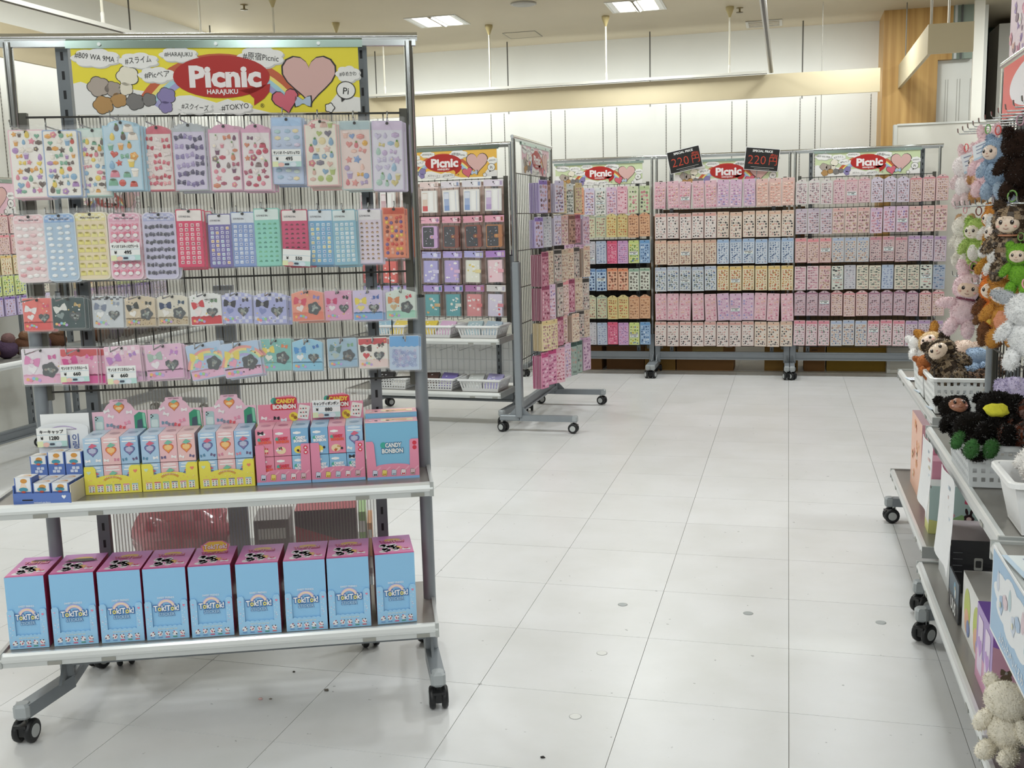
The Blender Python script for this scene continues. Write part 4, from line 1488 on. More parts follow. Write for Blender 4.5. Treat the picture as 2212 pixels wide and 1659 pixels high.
for i, a in enumerate(TOK):
    tall_carton(i, *a)


def mini_carton(u, v, z, w, d, h, col, label, group, logo='heart', seed=0, rz=0.0):
    t = on_near('mini_carton', label, 'small carton', u, v, z, group, rz)
    m = MB()
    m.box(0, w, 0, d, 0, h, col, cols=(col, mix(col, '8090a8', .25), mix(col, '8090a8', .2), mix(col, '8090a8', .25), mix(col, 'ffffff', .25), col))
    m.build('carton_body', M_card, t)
    m = MB()
    rg = random.Random(seed)
    blue = C(col)[2] > C(col)[0]
    if logo == 'heart':
        m.art(rr2(w * .1, h * .8, w * .9, h * .845, .001, 1), 'f4f4f4', 1)
        m.art(cloud2(w * .5, h * .93, w * .8, h * .1, 6), mix(col, 'ffffff', .5), 1)
        m.art(heart2(w * .5, h * .5, w * .34, 18), '4a6a9c' if blue else 'd9604a', 2)
        m.art(heart2(w * .5, h * .5, w * .29, 18), '8d7fae' if blue else 'f0a25a', 3)
        m.art(cloud2(w * .5, h * .53, w * .42, h * .2, 6), 'b9c0d8' if blue else 'f6c98a', 4)
        m.art([(w * .28, h * .68), (w * .5, h * .63), (w * .78, h * .72), (w * .5, h * .8)], 'd86a84' if blue else '7fc0a8', 5)
        for k, (x, y) in enumerate(((.2, .16), (.78, .17))):
            motif(m, 'bow', w * x, h * y, w * .14, rg.choice(('6a5f86', 'f4f2f2', '5f8fae', 'd88aa0')), rg, 2)
    else:
        m.art(cloud2(w * .35, h * .83, w * .5, h * .1, 6), 'f6f4f4', 1)
        m.art(ell2(w * .22, h * .62, w * .12, None, 10), '4fae9c', 3)
        m.text('CANDY', w * .55, h * .65, h * .1, 'f6f2f2' if blue else 'd8334a', 4, .07, maxw=w * .6)
        m.text('BONBON', w * .52, h * .53, h * .1, 'f6f2f2' if blue else 'e9604a', 4, .07, maxw=w * .74)
        m.art(ell2(w * .42, h * .2, w * .28, h * .14, 14), 'f2dc5a' if blue else 'f0d8b0', 2)
        for k in range(4):
            motif(m, rg.choice(('bow', 'heart', 'dot')), w * rg.uniform(.2, .85), h * rg.uniform(.1, .3), w * .09, rg.choice(('2e2a34', 'c98a3a', 'f4f2f2', 'd8334a')), rg, 3)
        if seed % 3 == 0:
            m.art(bow2(w * .3, h * .87, w * .17), '2b2733', 3)
    m.build('front_print', M_card, t)
    m = MB()
    top_m(m, (w / 2, 0, h))
    m.art(ell2(0, d * .5, w * .3, d * .14, 12), mix(col, '40506a', .35), 1)
    m.build('top_print', M_card, t)
    return t


def display_tray(u, label, kind, k):
    w = .1465
    yellow = kind == 'yellow'
    t = on_near('counter_display', label, 'display box', u, .1365, .6757, None)
    m = MB()
    d = .128
    body = 'efe35a' if yellow else 'e890ae'
    for x0 in (0, w - .002):
        m.box(x0, x0 + .002, .003, d, 0, .075 if yellow else .105, body)
    m.box(0, w, d - .002, d, 0, .155, mix(body, 'ffffff', .2))
    m.box(0.002, w - .002, .003, d - .002, 0, .0022, body)
    m.build('tray_body', M_card, t)
    m = MB()
    if yellow:
        o = [(0, 0), (w, 0), (w, .07), (w - .004, .076), (w - .024, .076), (w - .03, .068), (w - .031, .045)] + [(w / 2 + (w / 2 - .031) * math.cos(a), .042 + .009 * math.sin(a)) for a in (PI * i / 12 for i in range(1, 12))] + [(.031, .045), (.03, .068), (.024, .076), (.004, .076), (0, .07)]
    else:
        o = [(0, 0), (w, 0), (w, .111), (w - .022, .111), (w - .024, .108), (w - .026, .036)] + [(w / 2 + (w / 2 - .026) * math.cos(a), .034 + .008 * math.sin(a)) for a in (PI * i / 12 for i in range(1, 12))] + [(.026, .036), (.024, .108), (.022, .111), (0, .111)]
    m.loft([[(x, 0, y) for x, y in o], [(x, .0025, y) for x, y in o]], body, caps=True)
    if yellow:
        m.art([(w / 2 + p[0], p[1]) for p in arc2(0, .012, .031, .037, .85, PI - .85, 10)], 'd9a24a', 1)
        m.text('キャラクターシール', w / 2, .046, .004, 'f4ecd0', 3, .02, maxw=.04)
        for q in range(6):
            x = .009 + q * .0225
            m.art(rc2(x, .006, x + .016, .026), 'f6f5ef', 2)
            m.art(rc2(x, .0225, x + .016, .026), ('e6b48a', 'e07a7a', '9ac98a', '8a8a9a', 'e69aa6', 'a9d0d8')[q], 3)
            for a in range(6):
                m.art(ell2(x + .004 + (a % 2) * .008, .008 + (a // 2) * .0055, .0021, None, 6), (('8a9aa0', 'c96a6a', '7a9a8a')[a % 3]), 3)
        m.art(heart2(w - .014, .06, .006, 12), 'ee8a72', 1)
        m.art(heart2(.012, .06, .006, 12), 'cfe6c9', 1)
        rg = random.Random(k)
        for a in range(14):
            m.art(heart2(rg.uniform(.005, w - .005), rg.uniform(.03, .04), .0016, 7), rg.choice(('f4a98a', 'f6f2b0')), 1)
    else:
        m.art(rc2(0, 0, w, .008), '8fbbe6', 1)
        for q in range(5):
            x = .018 + q * .027
            p = rot2(rr2(x - .007, .012, x + .007, .029, .002, 2), x, .02, -.12)
            m.art(p, '5a4a5a', 1)
            m.art([(x + (a - x) * .9, .02 + (b - .02) * .92) for a, b in p], ('d6dcee', 'f2dc7a', 'cfd9e6', 'f4e6e9', 'dcc0c6')[q], 2)
            m.art(bow2(x, .016, .004), ('2e2a34', 'c99a3a', '8a9aae', 'd8334a', '8a6a5a')[q], 3)
            m.art(rot2(rr2(x + .005, .027, x + .02, .031, .001, 1), x + .008, .028, .7), 'f4b0c4', 2)
        m.art(ell2(w - .011, .1, .006, None, 12), 'd8334a', 1)
        m.art(ell2(w - .011, .087, .006, None, 12), 'd8334a', 1)
        m.art(star2(w - .011, .1, .004), 'f6f2f2', 2)
        m.art(heart2(w - .011, .087, .0038, 10), 'f6f2f2', 2)
    m.build('front_panel', M_card, t)
    m = MB()    # header card rising at the back
    m.at((0, d - .004, 0))
    if yellow:
        o = [(0, .15), (w, .15), (w, .204), (w - .03, .204)] + [(w / 2 + .04 * math.cos(a), .204 + .03 * math.sin(a)) for a in (PI * i / 10 for i in range(1, 4))] + [(w / 2 + .024, .233), (w / 2 + .022, .237), (w / 2 - .022, .237), (w / 2 - .024, .233)] + [(w / 2 + .04 * math.cos(a), .204 + .03 * math.sin(a)) for a in (PI * i / 10 for i in range(7, 10))] + [(.03, .204), (0, .204)]
        m.loft([[(x, 0, y) for x, y in o], [(x, .0018, y) for x, y in o]], 'edc3d2', caps=True)
        m.text('HAPPY FRIENDS', w / 2, .2335, .003, '8a4a6a', 2, .02, maxw=.036)
        m.art(heart2(w / 2, .213, .0165, 18), 'c9705a', 2)
        m.art(heart2(w / 2, .213, .014, 18), 'f0a25a', 3)
        m.art([(w / 2 - .01, .223), (w / 2, .219), (w / 2 + .011, .226), (w / 2, .23)], '7fc0a8', 4)
        m.art(cloud2(w / 2, .212, .018, .009, 6), 'f6d9a0', 4)
        m.art(rr2(.006, .152, .03, .192, .004, 2), 'b4cfcf', 2)
        m.art(rr2(.009, .154, .027, .176, .003, 2), 'd9e6e2', 3)
        for a in range(3):
            m.art(ell2(.01 + .004 * (a % 2), .19 - .004 * a, .002, None, 6), '1e1c22', 4)
        m.art([(w - .034, .15), (w - .001, .15), (w - .004, .196), (w - .02, .2), (w - .034, .19)], '3f9a78', 2)
        m.art([(w - .028, .152), (w - .012, .15), (w - .013, .18), (w - .026, .176)], '4a5a6a', 3)
        m.art([(w - .01, .158), (w - .003, .156), (w - .005, .196), (w - .012, .196)], '8ad0b0', 3)
        rg = random.Random(9)
        for x, y, c in ((.045, .165, '7a9aae'), (.062, .16, '8a8ea0'), (.079, .158, 'd8606a'), (.093, .17, 'e69ab4'), (.05, .19, 'f4f1f0'), (.1, .2, 'f4f1f0'), (.04, .205, 'f4f1f0')):
            motif(m, 'bow', x, y, .008, c, rg, 3)
    else:
        m.at((0, d - .004, 0))
        o = [(0, .15), (w, .15), (w, .203), (w * .76, .203), (w * .74, .22), (w * .62, .228), (w * .4, .224), (w * .26, .221), (w * .25, .203), (0, .203)]
        m.loft([[(x, 0, y) for x, y in o], [(x, .0018, y) for x, y in o]], 'e895ac', caps=True)
        m.art(ell2(w * .31, .213, .0095, None, 14), '4fae9c', 2)
        m.art(rr2(w * .3, .2, w * .74, .222, .006, 3), 'd8404e', 2)
        m.art(rr2(w * .24, .186, w * .74, .205, .006, 3), 'd8404e', 2)
        m.text('CANDY', w * .53, .212, .012, 'f2cf52', 4, .06, maxw=w * .37)
        m.text('BONBON', w * .5, .196, .012, 'f2ece6', 4, .06, maxw=w * .44)
        m.art(ell2(w * .67, .166, .013, None, 14), 'f2dc4a', 2)
        m.art(flower2(w * .65, .169, .005), 'b98a3a', 3)
        m.art(flower2(w * .7, .163, .005), '9a6a2e', 3)
        p = rot2(rr2(w * .76, .158, w * .97, .198, .003, 2), w * .86, .178, -.2)
        m.art(p, 'f3eee6', 3)
        for a in range(9):
            m.art(ell2(w * (.81 + .05 * (a % 3)), .166 + .011 * (a // 3), .0022, None, 6), '3a343a' if a % 2 else 'd8606a', 5)
        rg = random.Random(3)
        for x, y, c in ((.015, .164, 'f6f2f2'), (.032, .16, 'e6a0b8'), (.05, .163, '2b2733'), (.07, .157, 'dcecf4')):
            motif(m, 'bow', x, y, .008, c, rg, 3)
    m.build('header_card', M_card, t)
    cw = .0475
    cols = {'yellow': (('b4cfe6', 'eec3c3', 'a9c9e6'), ('aecbe6', 'eec0c4', 'eec4c2'), ('a6c8e6', 'edc0c2', 'a4c6e8'))[k % 3], 'pink': (('e890a8', 'e88ea8', '86b8de'), ('86b8de', 'e68ca6', 'a4cbe9'))[k % 2]}['yellow' if yellow else 'pink']
    low = (('a9cbe8', 'edbfc2', 'a9cbe8') if yellow else (('e890a8', 'e890a8', '9cc8e8'), ('8ec0e2', '8ec0e2', '86b8de'))[k % 2])
    pos = ('left', 'middle', 'right')
    nm = label.split(' with ')[0]
    for r, (cs, z) in enumerate(((low, .6775), (cols, .7545))):
        for q in range(3):
            colour = 'pink' if C(cs[q])[0] > C(cs[q])[2] else 'blue'
            mini_carton(u + .0025 + q * cw, .132 - .001 * q, z, cw - .0012, .115, .075, cs[q],
                        f"small {colour} carton, {pos[q]} of the {'upper' if r else 'lower'} three in the {nm}", None,
                        'candy' if not yellow and not (k == 1 and q == 2 and r) else 'heart', k * 10 + q + r * 3, .004 * (q - 1))


display_tray(.1335, 'first yellow display box with pink arched header beside the blue tray', 'yellow', 0)
display_tray(.2825, 'second yellow display box with pink arched header', 'yellow', 1)
display_tray(.4335, 'third yellow display box with pink arched header beside the pink boxes', 'yellow', 2)
display_tray(.5855, 'left pink candy display box with logo header', 'pink', 0)
display_tray(.734, 'right pink candy display box with logo header behind a price card', 'pink', 1)
price_card(FN.p(.777, .026, .862), A_N, .078, .05, 'キャンディボンボン', '880', 'price card 880 on the right pink candy display box')
# two closed candy boxes one behind the other
for k in range(2):
    t = on_near('candy_box', ('closed blue and pink candy box at the right end of the upper shelf', 'closed candy box behind the blue and pink one, only its pink lid showing')[k], 'display box', .8855 + .001 * k, .139 - .071 * k, .675)
    w, h, d = .1445, .16 + .014 * k, .069
    m = MB()
    m.box(0, w, 0.001, d, 0, h, '86c0e2', cols=('82bfe0', 'b9849a', 'b9849a', 'b9849a', 'f0b0bc', '82bfe0'))
    m.build('carton_body', M_card, t)
    m = MB()
    top_m(m, (w / 2, 0, h))
    m.art(rc2(-w / 2, 0, w / 2, .012), 'f4c0c8', 1)
    m.art(rc2(-w * .2, .02, w * .42, .055), 'f6e0b8', 1)
    m.art(rc2(-w * .1, .03, w * .3, .045), 'f2b08a', 2)
    for a in range(5):
        m.art(ell2(-w * .4 + a * .016, .03, .005, None, 8), ('f4f2f2', '2e2a34')[a % 2], 2)
    m.build('top_print', M_card, t)
    m = MB()
    if k == 0:
        m.art(ell2(w * .33, .096, .0085, None, 14), '3fae9c', 2)
        m.text('CANDY', w * .52, .096, .0135, '2f6f9c', 2, .1, maxw=w * .33)
        m.text('CANDY', w * .52, .096, .0125, 'f2f4f2', 4, .04, maxw=w * .31)
        m.text('BONBON', w * .5, .08, .0135, '2f6f9c', 2, .1, maxw=w * .42)
        m.text('BONBON', w * .5, .08, .0125, 'f2f4f2', 4, .04, maxw=w * .4)
        m.build('front_print', M_card, t)
    if k == 0:
        m = MB()
        o = [(0, 0), (w, 0), (w, .111), (w - .02, .111), (w - .024, .107), (w - .026, .036)] + [(w / 2 + (w / 2 - .026) * math.cos(a), .036 + .007 * math.sin(a)) for a in (PI * i / 12 for i in range(1, 12))] + [(.026, .036), (.022, .1), (.018, .108), (0, .108)]
        m.loft([[(x, -.003, y) for x, y in o], [(x, 0, y) for x, y in o]], 'ec95b0', caps=True)
        m.at((0, -.003, 0))
        m.art(rc2(0, 0, w, .007), '8fbbe6', 1)
        for q in range(5):
            x = .022 + q * .026
            p = rot2(rr2(x - .007, .01, x + .007, .027, .002, 2), x, .018, -.12)
            m.art(p, '5a4a5a', 1)
            m.art([(x + (a - x) * .9, .018 + (b - .018) * .92) for a, b in p], ('d6dcee', 'f2dc7a', 'cfd9e6', 'f4e6e9', 'dcc0c6')[q], 2)
            m.art(bow2(x, .014, .004), ('2e2a34', 'c99a3a', '8a9aae', 'd8334a', '8a6a5a')[q], 3)
            m.art(rot2(rr2(x + .005, .025, x + .02, .029, .001, 1), x + .008, .026, .7), 'f4b0c4', 2)
        m.art(ell2(w - .011, .1, .006, None, 12), 'd8334a', 1)
        m.art(ell2(w - .011, .087, .006, None, 12), 'd8334a', 1)
        m.build('front_panel', M_card, t)

# blue tray of small keycap boxes
RT = math.radians(-8)
t = on_near('counter_tray', 'low blue cardboard tray holding keycap boxes at the shelf end', 'display tray', -.031, .2, .675, None, RT)
m = MB()
w, d = .152, .1
m.box(0, w, 0, .002, 0, .03, '5f7cc0')
m.box(0, .002, .002, d, 0, .05, '5f7cc0')
m.box(w - .002, w, .002, d, 0, .05, 'e3dccb')
m.box(0, w, d, d + .002, 0, .05, '5f7cc0')
m.box(.002, w - .002, .002, d, 0, .002, '4a64a4')
m.build('tray_body', M_card, t)
m = MB()
m.text('keyboard cap figure', w * .5, .006, .004, 'dfe4f0', 2, .02, maxw=w * .7)
m.art(heart2(w - .018, .02, .0065, 12), 'f2f2f4', 2)
m.art(rc2(.024, .0105, .052, .014), '12141c', 2)
m.build('tray_print', M_card, t)


def key_box(u, v, z, label, rz=RT, tall=0.0):
    t = on_near('keycap_box', label, 'small carton', u, v, z, None, rz)
    w, h, d = .0455, .052 + tall, .042
    m = MB()
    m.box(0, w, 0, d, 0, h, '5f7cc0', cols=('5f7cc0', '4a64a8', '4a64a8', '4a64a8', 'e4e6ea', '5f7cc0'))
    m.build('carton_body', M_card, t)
    m = MB()
    m.art(rc2(.003, .03, w - .003, h), 'eceef0', 1)
    m.art([(.008, .03), (w - .012, .03), (w - .014, .042), (w * .5, h - .003), (.014, .042)], 'f2d9c0', 2)
    m.art(ell2(w * .55, h - .009, .009, .006, 12), 'd89a4a', 3)
    m.art(ell2(w * .5, .036, .012, .006, 12), '4a9ab0', 3)
    m.art(ell2(w * .5, .03, .006, .003, 8), 'd8604a', 4)
    for a, b in ((.0, .0), (.011, .0), (.005, .0085), (.016, .0085)):
        m.art(rr2(.012 + a, .006 + b, .021 + a, .0135 + b, .001, 1), 'd3dbee', 2)
    m.build('front_print', M_card, t)
    m = MB()
    top_m(m, (w / 2, 0, h))
    m.art(rc2(-w * .42, .004, w * .42, d - .004), 'f0f0ee', 1)
    m.art(ell2(.002, d * .5, .012, .009, 12), 'e0a24e', 2)
    m.art(ell2(-.002, d * .4, .012, .005, 12), 'f6efe4', 3)
    m.build('top_print', M_card, t)


for k in range(3):
    key_box(-.027 + .0475 * k, .192 + .0066 * k, .6775, ('leftmost taller keycap box standing in the front of the blue tray', 'middle keycap box in the front of the blue tray', 'rightmost keycap box in the front of the blue tray')[k], tall=.016 if k == 0 else 0)
    key_box(-.02 + .0475 * k, .146 + .0066 * k, .6775, ('left keycap box in the second row of the blue tray', 'middle keycap box in the second row of the blue tray', 'right keycap box in the second row of the blue tray')[k])
    key_box(-.014 + .0475 * k, .098 + .0066 * k, .7295, ('left keycap box raised on the back of the blue tray', 'middle keycap box raised on the back of the blue tray', 'right keycap box raised on the back of the blue tray')[k], tall=.01 if k else 0)
    key_box(-.0145 + .0475 * k, .0985 + .0066 * k, .6775, ('left keycap box under the raised row', 'middle keycap box under the raised row', 'right keycap box under the raised row')[k])
t = on_near('header_stand', 'white header card with lilac arch behind the keycap boxes', 'header card', -.006, .04, .675, None, -.05)
m = MB()
o = [(0, 0), (.135, 0), (.135, .17)] + [(.0675 + .0675 * math.cos(a), .17 + .014 * math.sin(a)) for a in (PI * i / 10 for i in range(1, 10))] + [(0, .17)]
m.loft([[(x, 0, y) for x, y in o], [(x, .002, y) for x, y in o]], 'eff1f3', caps=True)
m.art([(.0675 + p[0], p[1]) for p in arc2(0, .1, .074, .077, 1.05, PI - 1.05, 12)], 'c9b9dc', 1)
m.text('HIDDEN DESSERT WORKSHOP', .07, .166, .0035, '8a7a9a', 2, .02, maxw=.08)
m.text('이', .1, .142, .017, '5f6fa4', 2, .02)
m.text('링', .1, .122, .017, '5f6fa4', 2, .02)
m.art(rc2(.08, .113, .085, .15), '5f6fa4', 1)
m.build('card', M_card, t)
m = MB()
m.box(.006, .136, .012, .014, 0, .208, 'f3f4f4')
m.build('back_board', M_card, t)
price_card(FN.p(.034, .052, .822), A_N - .05, .08, .052, 'キーキャップ', '1280', 'price card 1280 before the white header card')

# low stock cart standing behind the ribbed sheet
t = on_near('stock_cart', 'low stock cart behind the ribbed sheet of the front rack', 'cart', 0.06, -.30, 0)
m = MB()
m.box(0, .82, 0, .42, .255, .275, '8f9492')
m.build('deck', M_paint, t)
for x in (.02, .8):
    for y in (.02, .4):
        rack_caster(t, (x, y, 0), .3)
        m = MB()
        m.tube([(x, y, .08), (x, y, .256)], .012, GREY, 10)
        m.build('leg', M_paint, t)
m = MB()
m.box(.365, .425, .06, .1, .275, 1.2, '8790a0')
m.build('slotted_upright', M_paint, t)
m = MB()


def sack(m, c, r, col, seed):
    rg = random.Random(seed)
    m.ell(c, r, col, None, 22, 12, jit=.12, seed=seed, colf=lambda q: mix(col, ('8a2f4a' if q.random() < .3 else 'f0b9c2'), q.uniform(0, .35)))


sack(m, (0, 0, .1), (.16, .1, .115), 'd8606e', 3)
m.ell((-.03, -.02, .2), (.05, .04, .04), 'e0808c', None, 12, 7, jit=.2, seed=5)
tag(m.build('plastic_bag', M_foil, None, FN.p(.25, -.5, .2765), A_N), 'crumpled pink plastic bag on the stock cart behind the ribbed sheet', 'bag')
for u0, u1, z1, c, l in ((.63, .83, .445, 'b03046', 'dark red carton on the stock cart behind the ribbed sheet'), (.838, .862, .43, 'a4cf8a', 'thin green carton beside the dark red one'), (.866, .882, .39, 'e6a06a', 'thin orange carton at the end of the stock cart'), (.495, .61, .42, '7d7878', 'grey carton between upright and red carton on the stock cart')):
    t = on_near('stock_carton', l, 'carton', u0, -.42, .276)
    m = MB()
    w = u1 - u0
    m.box(0, w, 0, .16, 0, z1 - .275, c)
    m.build('carton_body', M_card, t)
    m = MB()
    h = z1 - .275
    if w > .15:
        m.art([(0, h), (0, h * .7), (w, h * .25), (w, h)], '3a3540', 1)
        m.text('sticker', w * .6, h * .15, .012, 'e9c0c6', 2, .02, maxw=w * .6)
    else:
        m.art(rc2(w * .1, h * .55, w * .9, h * .8), 'f0efe9', 1)
    m.build('carton_print', M_card, t)

# ------------------------------------------------------------------ the three racks along the back
_fs = {}


def far_mesh(key, w, h, shape, bg, head, pal, kind, seed, nx, ny):
    """small printed sheet as one mesh, shared by its copies"""
    k = (key, round(w, 3), round(h, 3), seed)
    if k in _fs:
        return _fs[k]
    rng = random.Random(seed)
    m = MB()
    o = outline(shape, w, h) if shape != 'arch' else outline('tab', w, h)
    m.loft([[(x, 0.0, y) for x, y in o], [(x, .002, y) for x, y in o]], mix(bg, head or bg, .5), caps=True)
    m.art([(x * .9, -h / 2 + (y + h / 2) * .965) for x, y in o], bg, 1)
    top = -h * .03
    if head:
        m.art(rc2(-w * .45, -h * .14, w * .45, -h * (.03 if shape in ('r', 'R') else .08)), head, 2)
        top = -h * .16
    pf = .0022 if kind == 'puff' else 0
    kd = 'dot' if kind == 'puff' else kind
    fill_motifs(m, kd, -w * .43, w * .43, -h * .96, top, nx, ny, pal, rng, k=.5, puff=pf, hi=False, jit=.25)
    m.art(ell2(0, -h * .05, .0045, None, 8), '1d1a1c', 5)
    _fs[k] = m
    return m


_built = {}


def far_sheet(fr, u, v, z, w, h, des, label, cat, group, depth, seed, tw=0.0, name='sticker_sheet'):
    key, shape, bg, head, pal, kind, nx, ny = des
    k = (key, round(w, 3), round(h, 3), seed, round(depth, 3))
    if k not in _built:
        o = far_mesh(key, w, h, shape, bg, head, pal, kind, seed, nx, ny).build(name, M_film if kind == 'puff' else M_card)
        m = MB()
        rg = random.Random(seed)
        n = max(2, int(depth / .006))
        for q in range(n):
            y = .0035 + q * depth / n
            dx, dz = rg.uniform(-.0025, .0025), rg.uniform(-.003, .001)
            m.box(-w / 2 + dx, w / 2 + dx, y, y + .0022, -h * .995 + dz, -h * .09 + dz, mix(mix(bg, head or 'b9a9b0', rg.uniform(.1, .7)), ('f6f2f0', '3a2c30')[q % 2], rg.uniform(.1, .45)))
        st = m.build('sheet_stack', M_card, o)
        st['kind'] = 'stuff'
        _built[k] = o
    else:
        p = _built[k]
        o = p.copy()
        COL.objects.link(o)
        for ch in p.children:
            c = ch.copy()
            COL.objects.link(c)
            c.parent = o
    o.location = fr.p(u, v, z)
    o.rotation_euler = (0, 0, fr.a + tw)
    return tag(o, label, cat, group)


GM = ['8a6a78', 'b98a92', 'c99aa4', '9a8a90', 'd3b3b4', '7a5f68']
GP = ['c98a9c', 'd8a0b0', 'b07a8c', 'e3b8bf', 'a87a86']
GB = ['3a363a', '5a4f52', 'a98a86', 'd8a9a4', 'e9dcd4']
GC = ['b98a7a', '8f6f66', 'c9a48c', 'a9837a', 'd6b79a']
GU = ['5f78a0', '7f94b4', '4f658c', '98a9c0', 'b3a9b8']
GY = ['c98a4a', 'b0744a', 'd0a060', 'a9825a', 'c96a4a']
GG = ['6f7a72', '8a928a', '5a655f', 'a0a69c', 'b89a92']
# key: shape, face, header, palette, kind, columns, rows
DS = {
    'orange': ('r', 'e6a98a', 'dfa080', ['b0603a', 'c9804f', '8f5a44', 'd89a70'], 'dot', 4, 8),
    'lilac': ('r', 'e2d9e8', 'd3cbe4', GM + ['8f84b4', 'a99ac9'], 'mix', 4, 8),
    'white': ('r', 'ecebe6', 'dfe3e4', GG, 'mix', 4, 8),
    'lilac-pink': ('r', 'e6cfdf', 'd9b9d4', GP + ['9a84b9'], 'mix', 4, 8),
    'rose': ('r', 'ecc4cf', 'e2a6b8', ['c95f78', 'd8889a', 'b04f6a', 'efd0d6'], 'heart', 4, 8),
    'pale green': ('r', 'd9dcc0', 'cfd6b4', ['c97f8a', 'd8a0a4', '4f4f4a', '8aa070'], 'dot', 3, 6),
    'green': ('r', 'cfd8b6', 'b9c99a', ['c97f8a', 'd8a0a4', '4f4f4a', '8aa070'], 'dot', 3, 6),
    'blue-lilac tabbed': ('tab', 'cfd3e6', 'b9c0dc', GM, 'dot', 4, 7),
    'green tabbed': ('tab', 'd9d9bc', 'b9c0a4', GC, 'dot', 4, 7),
    'teal tabbed': ('tab', 'd0d3b4', 'a8b8a8', GC, 'dot', 4, 7),
    'yellow tabbed': ('tab', 'e0cf94', 'd8c98a', GY, 'dot', 4, 7),
    'orange tabbed': ('tab', 'e0b490', 'd89a76', ['8f5f4a', 'b07a5a', 'c9906a'], 'dot', 4, 7),
    'lilac tabbed': ('tab', 'd9d0dc', 'bcb4d0', GM, 'dot', 4, 7),
    'mauve': ('r', 'd3b4c9', 'c49cb9', ['9a6a90', 'b084a6', '8a5f86', 'e0c6d6'], 'mix', 4, 8),
    'grey': ('r', 'd3d2d8', 'c3c2cb', ['a0a0ac', 'b9b4c0', '8f8f9c', 'c9b9c4'], 'cloud', 3, 9),
    'blue-grey': ('r', 'c6cfdf', 'aebcd4', ['8f9fc0', 'a0a9c9', '7f8fb4'], 'cloud', 3, 9),
    'hot pink': ('r', 'e87a9c', 'e2607f', ['c94068', 'f0a9bc', 'b8345c', 'f4ccd6'], 'heart', 5, 9),
    'purple-pink': ('r', 'd9b4d6', 'c99ac9', ['8a5f9a', 'a97ab4', 'c96a9c'], 'heart', 5, 9),
    'lime': ('r', 'dbe4a4', 'cfe08a', ['7fa04a', 'c9b84a', '5f8a4a', '6f7fae'], 'flower', 4, 7),
    'blue': ('r', '9fbcdc', '6f9fd0', ['3f5f8f', '5f84b4', '2f4f7a', 'd6e2ee'], 'dot', 4, 7),
    'pale blue': ('r', 'b9cfe6', '6f94c4', ['2f4a7a', '3f5f94', '2a3f66'], 'dot', 3, 6),
    'coral': ('r', 'ecc0a4', 'e08a66', ['7a4f3f', '9a6450', 'c9806a'], 'dot', 3, 6),
    'sage': ('r', 'dfe2d6', '8fae98', ['5f5a52', '7a746a', '8f8a80'], 'dot', 3, 6),
    'puffy pink': ('r', 'e9c3cc', 'e6bcc8', ['d98fa4', 'e6a9b8', 'c9788f', 'f0ccd2', 'e2b4a8'], 'puff', 4, 8),
    'puffy violet-pink': ('r', 'e3c6d9', 'dfbcd6', ['c98fb4', 'd9a9c9', 'b07fae', 'eed3e0', 'a9a0d0'], 'puff', 4, 8),
    'puffy peach': ('r', 'ecc9be', 'eac2bc', ['e0a090', 'e9b8a8', 'd98f86', 'f0d3c6'], 'puff', 4, 8),
    'black dotted white': ('r', 'e9e0dc', 'dca9a0', GB, 'dot', 5, 8),
    'black dotted cream': ('r', 'e9ddd0', 'e3bfa9', GB + ['c98a6a'], 'dot', 5, 8),
    'cream': ('r', 'e6d6c4', 'e3b9a4', GC, 'dot', 4, 9),
    'sky blue': ('r', 'd3dbe6', 'a3bcdc', GU, 'dot', 4, 9),
    'grey-blue': ('r', 'dadfe3', 'b9c3d6', GU + GG, 'dot', 4, 9),
    'yellow': ('r', 'e9ddc0', 'e3c27a', GY, 'dot', 4, 9),
    'pearl': ('arch', 'e3d9d9', 'e3e0dc', GM, 'dot', 5, 9),
    'pink arched': ('arch', 'e6ccd0', 'dda9b0', GP, 'dot', 5, 9),
    'lilac arched': ('arch', 'dcd2e0', 'd9cfe0', GM, 'dot', 5, 9),
    'rose arched': ('arch', 'e3cbc8', 'd98f96', GC, 'dot', 5, 9),
    'lilac-grey': ('r', 'd9cfd8', 'cbbdcc', GM, 'cloud', 4, 9),
    'peach': ('r', 'e6cfc8', 'e3b4b0', GP + GC, 'mix', 4, 8),
    'coral pink': ('r', 'e3c9c6', 'e6969c', GC, 'dot', 5, 9),
    'powder blue': ('r', 'd9d3d0', 'b3c0d9', GC + GU, 'dot', 5, 9),
    'dusty rose': ('r', 'd9c3c3', 'd08f9c', GM, 'dot', 5, 9),
    'violet edged': ('r', 'd8cad2', 'b99ac0', GM, 'dot', 5, 9),
    'pale pink': ('r', 'e6d0d3', None, GP, 'cloud', 4, 9),
    'mint white': ('r', 'dde3d9', None, GB, 'cloud', 4, 9),
    'ivory': ('r', 'e4dccb', None, GG, 'cloud', 4, 9),
    'slate blue': ('r', 'b3bccb', None, GU, 'cloud', 4, 10),
    'pink topped': ('r', 'e6d6d9', 'e08f9f', GP + GG, 'dot', 5, 9),
    'mauve arched': ('arch', 'd3bcc6', 'a9788f', GM, 'dot', 5, 9),
}


def des(k):
    return (k,) + DS[k]


NOUN = 'sticker sheet'


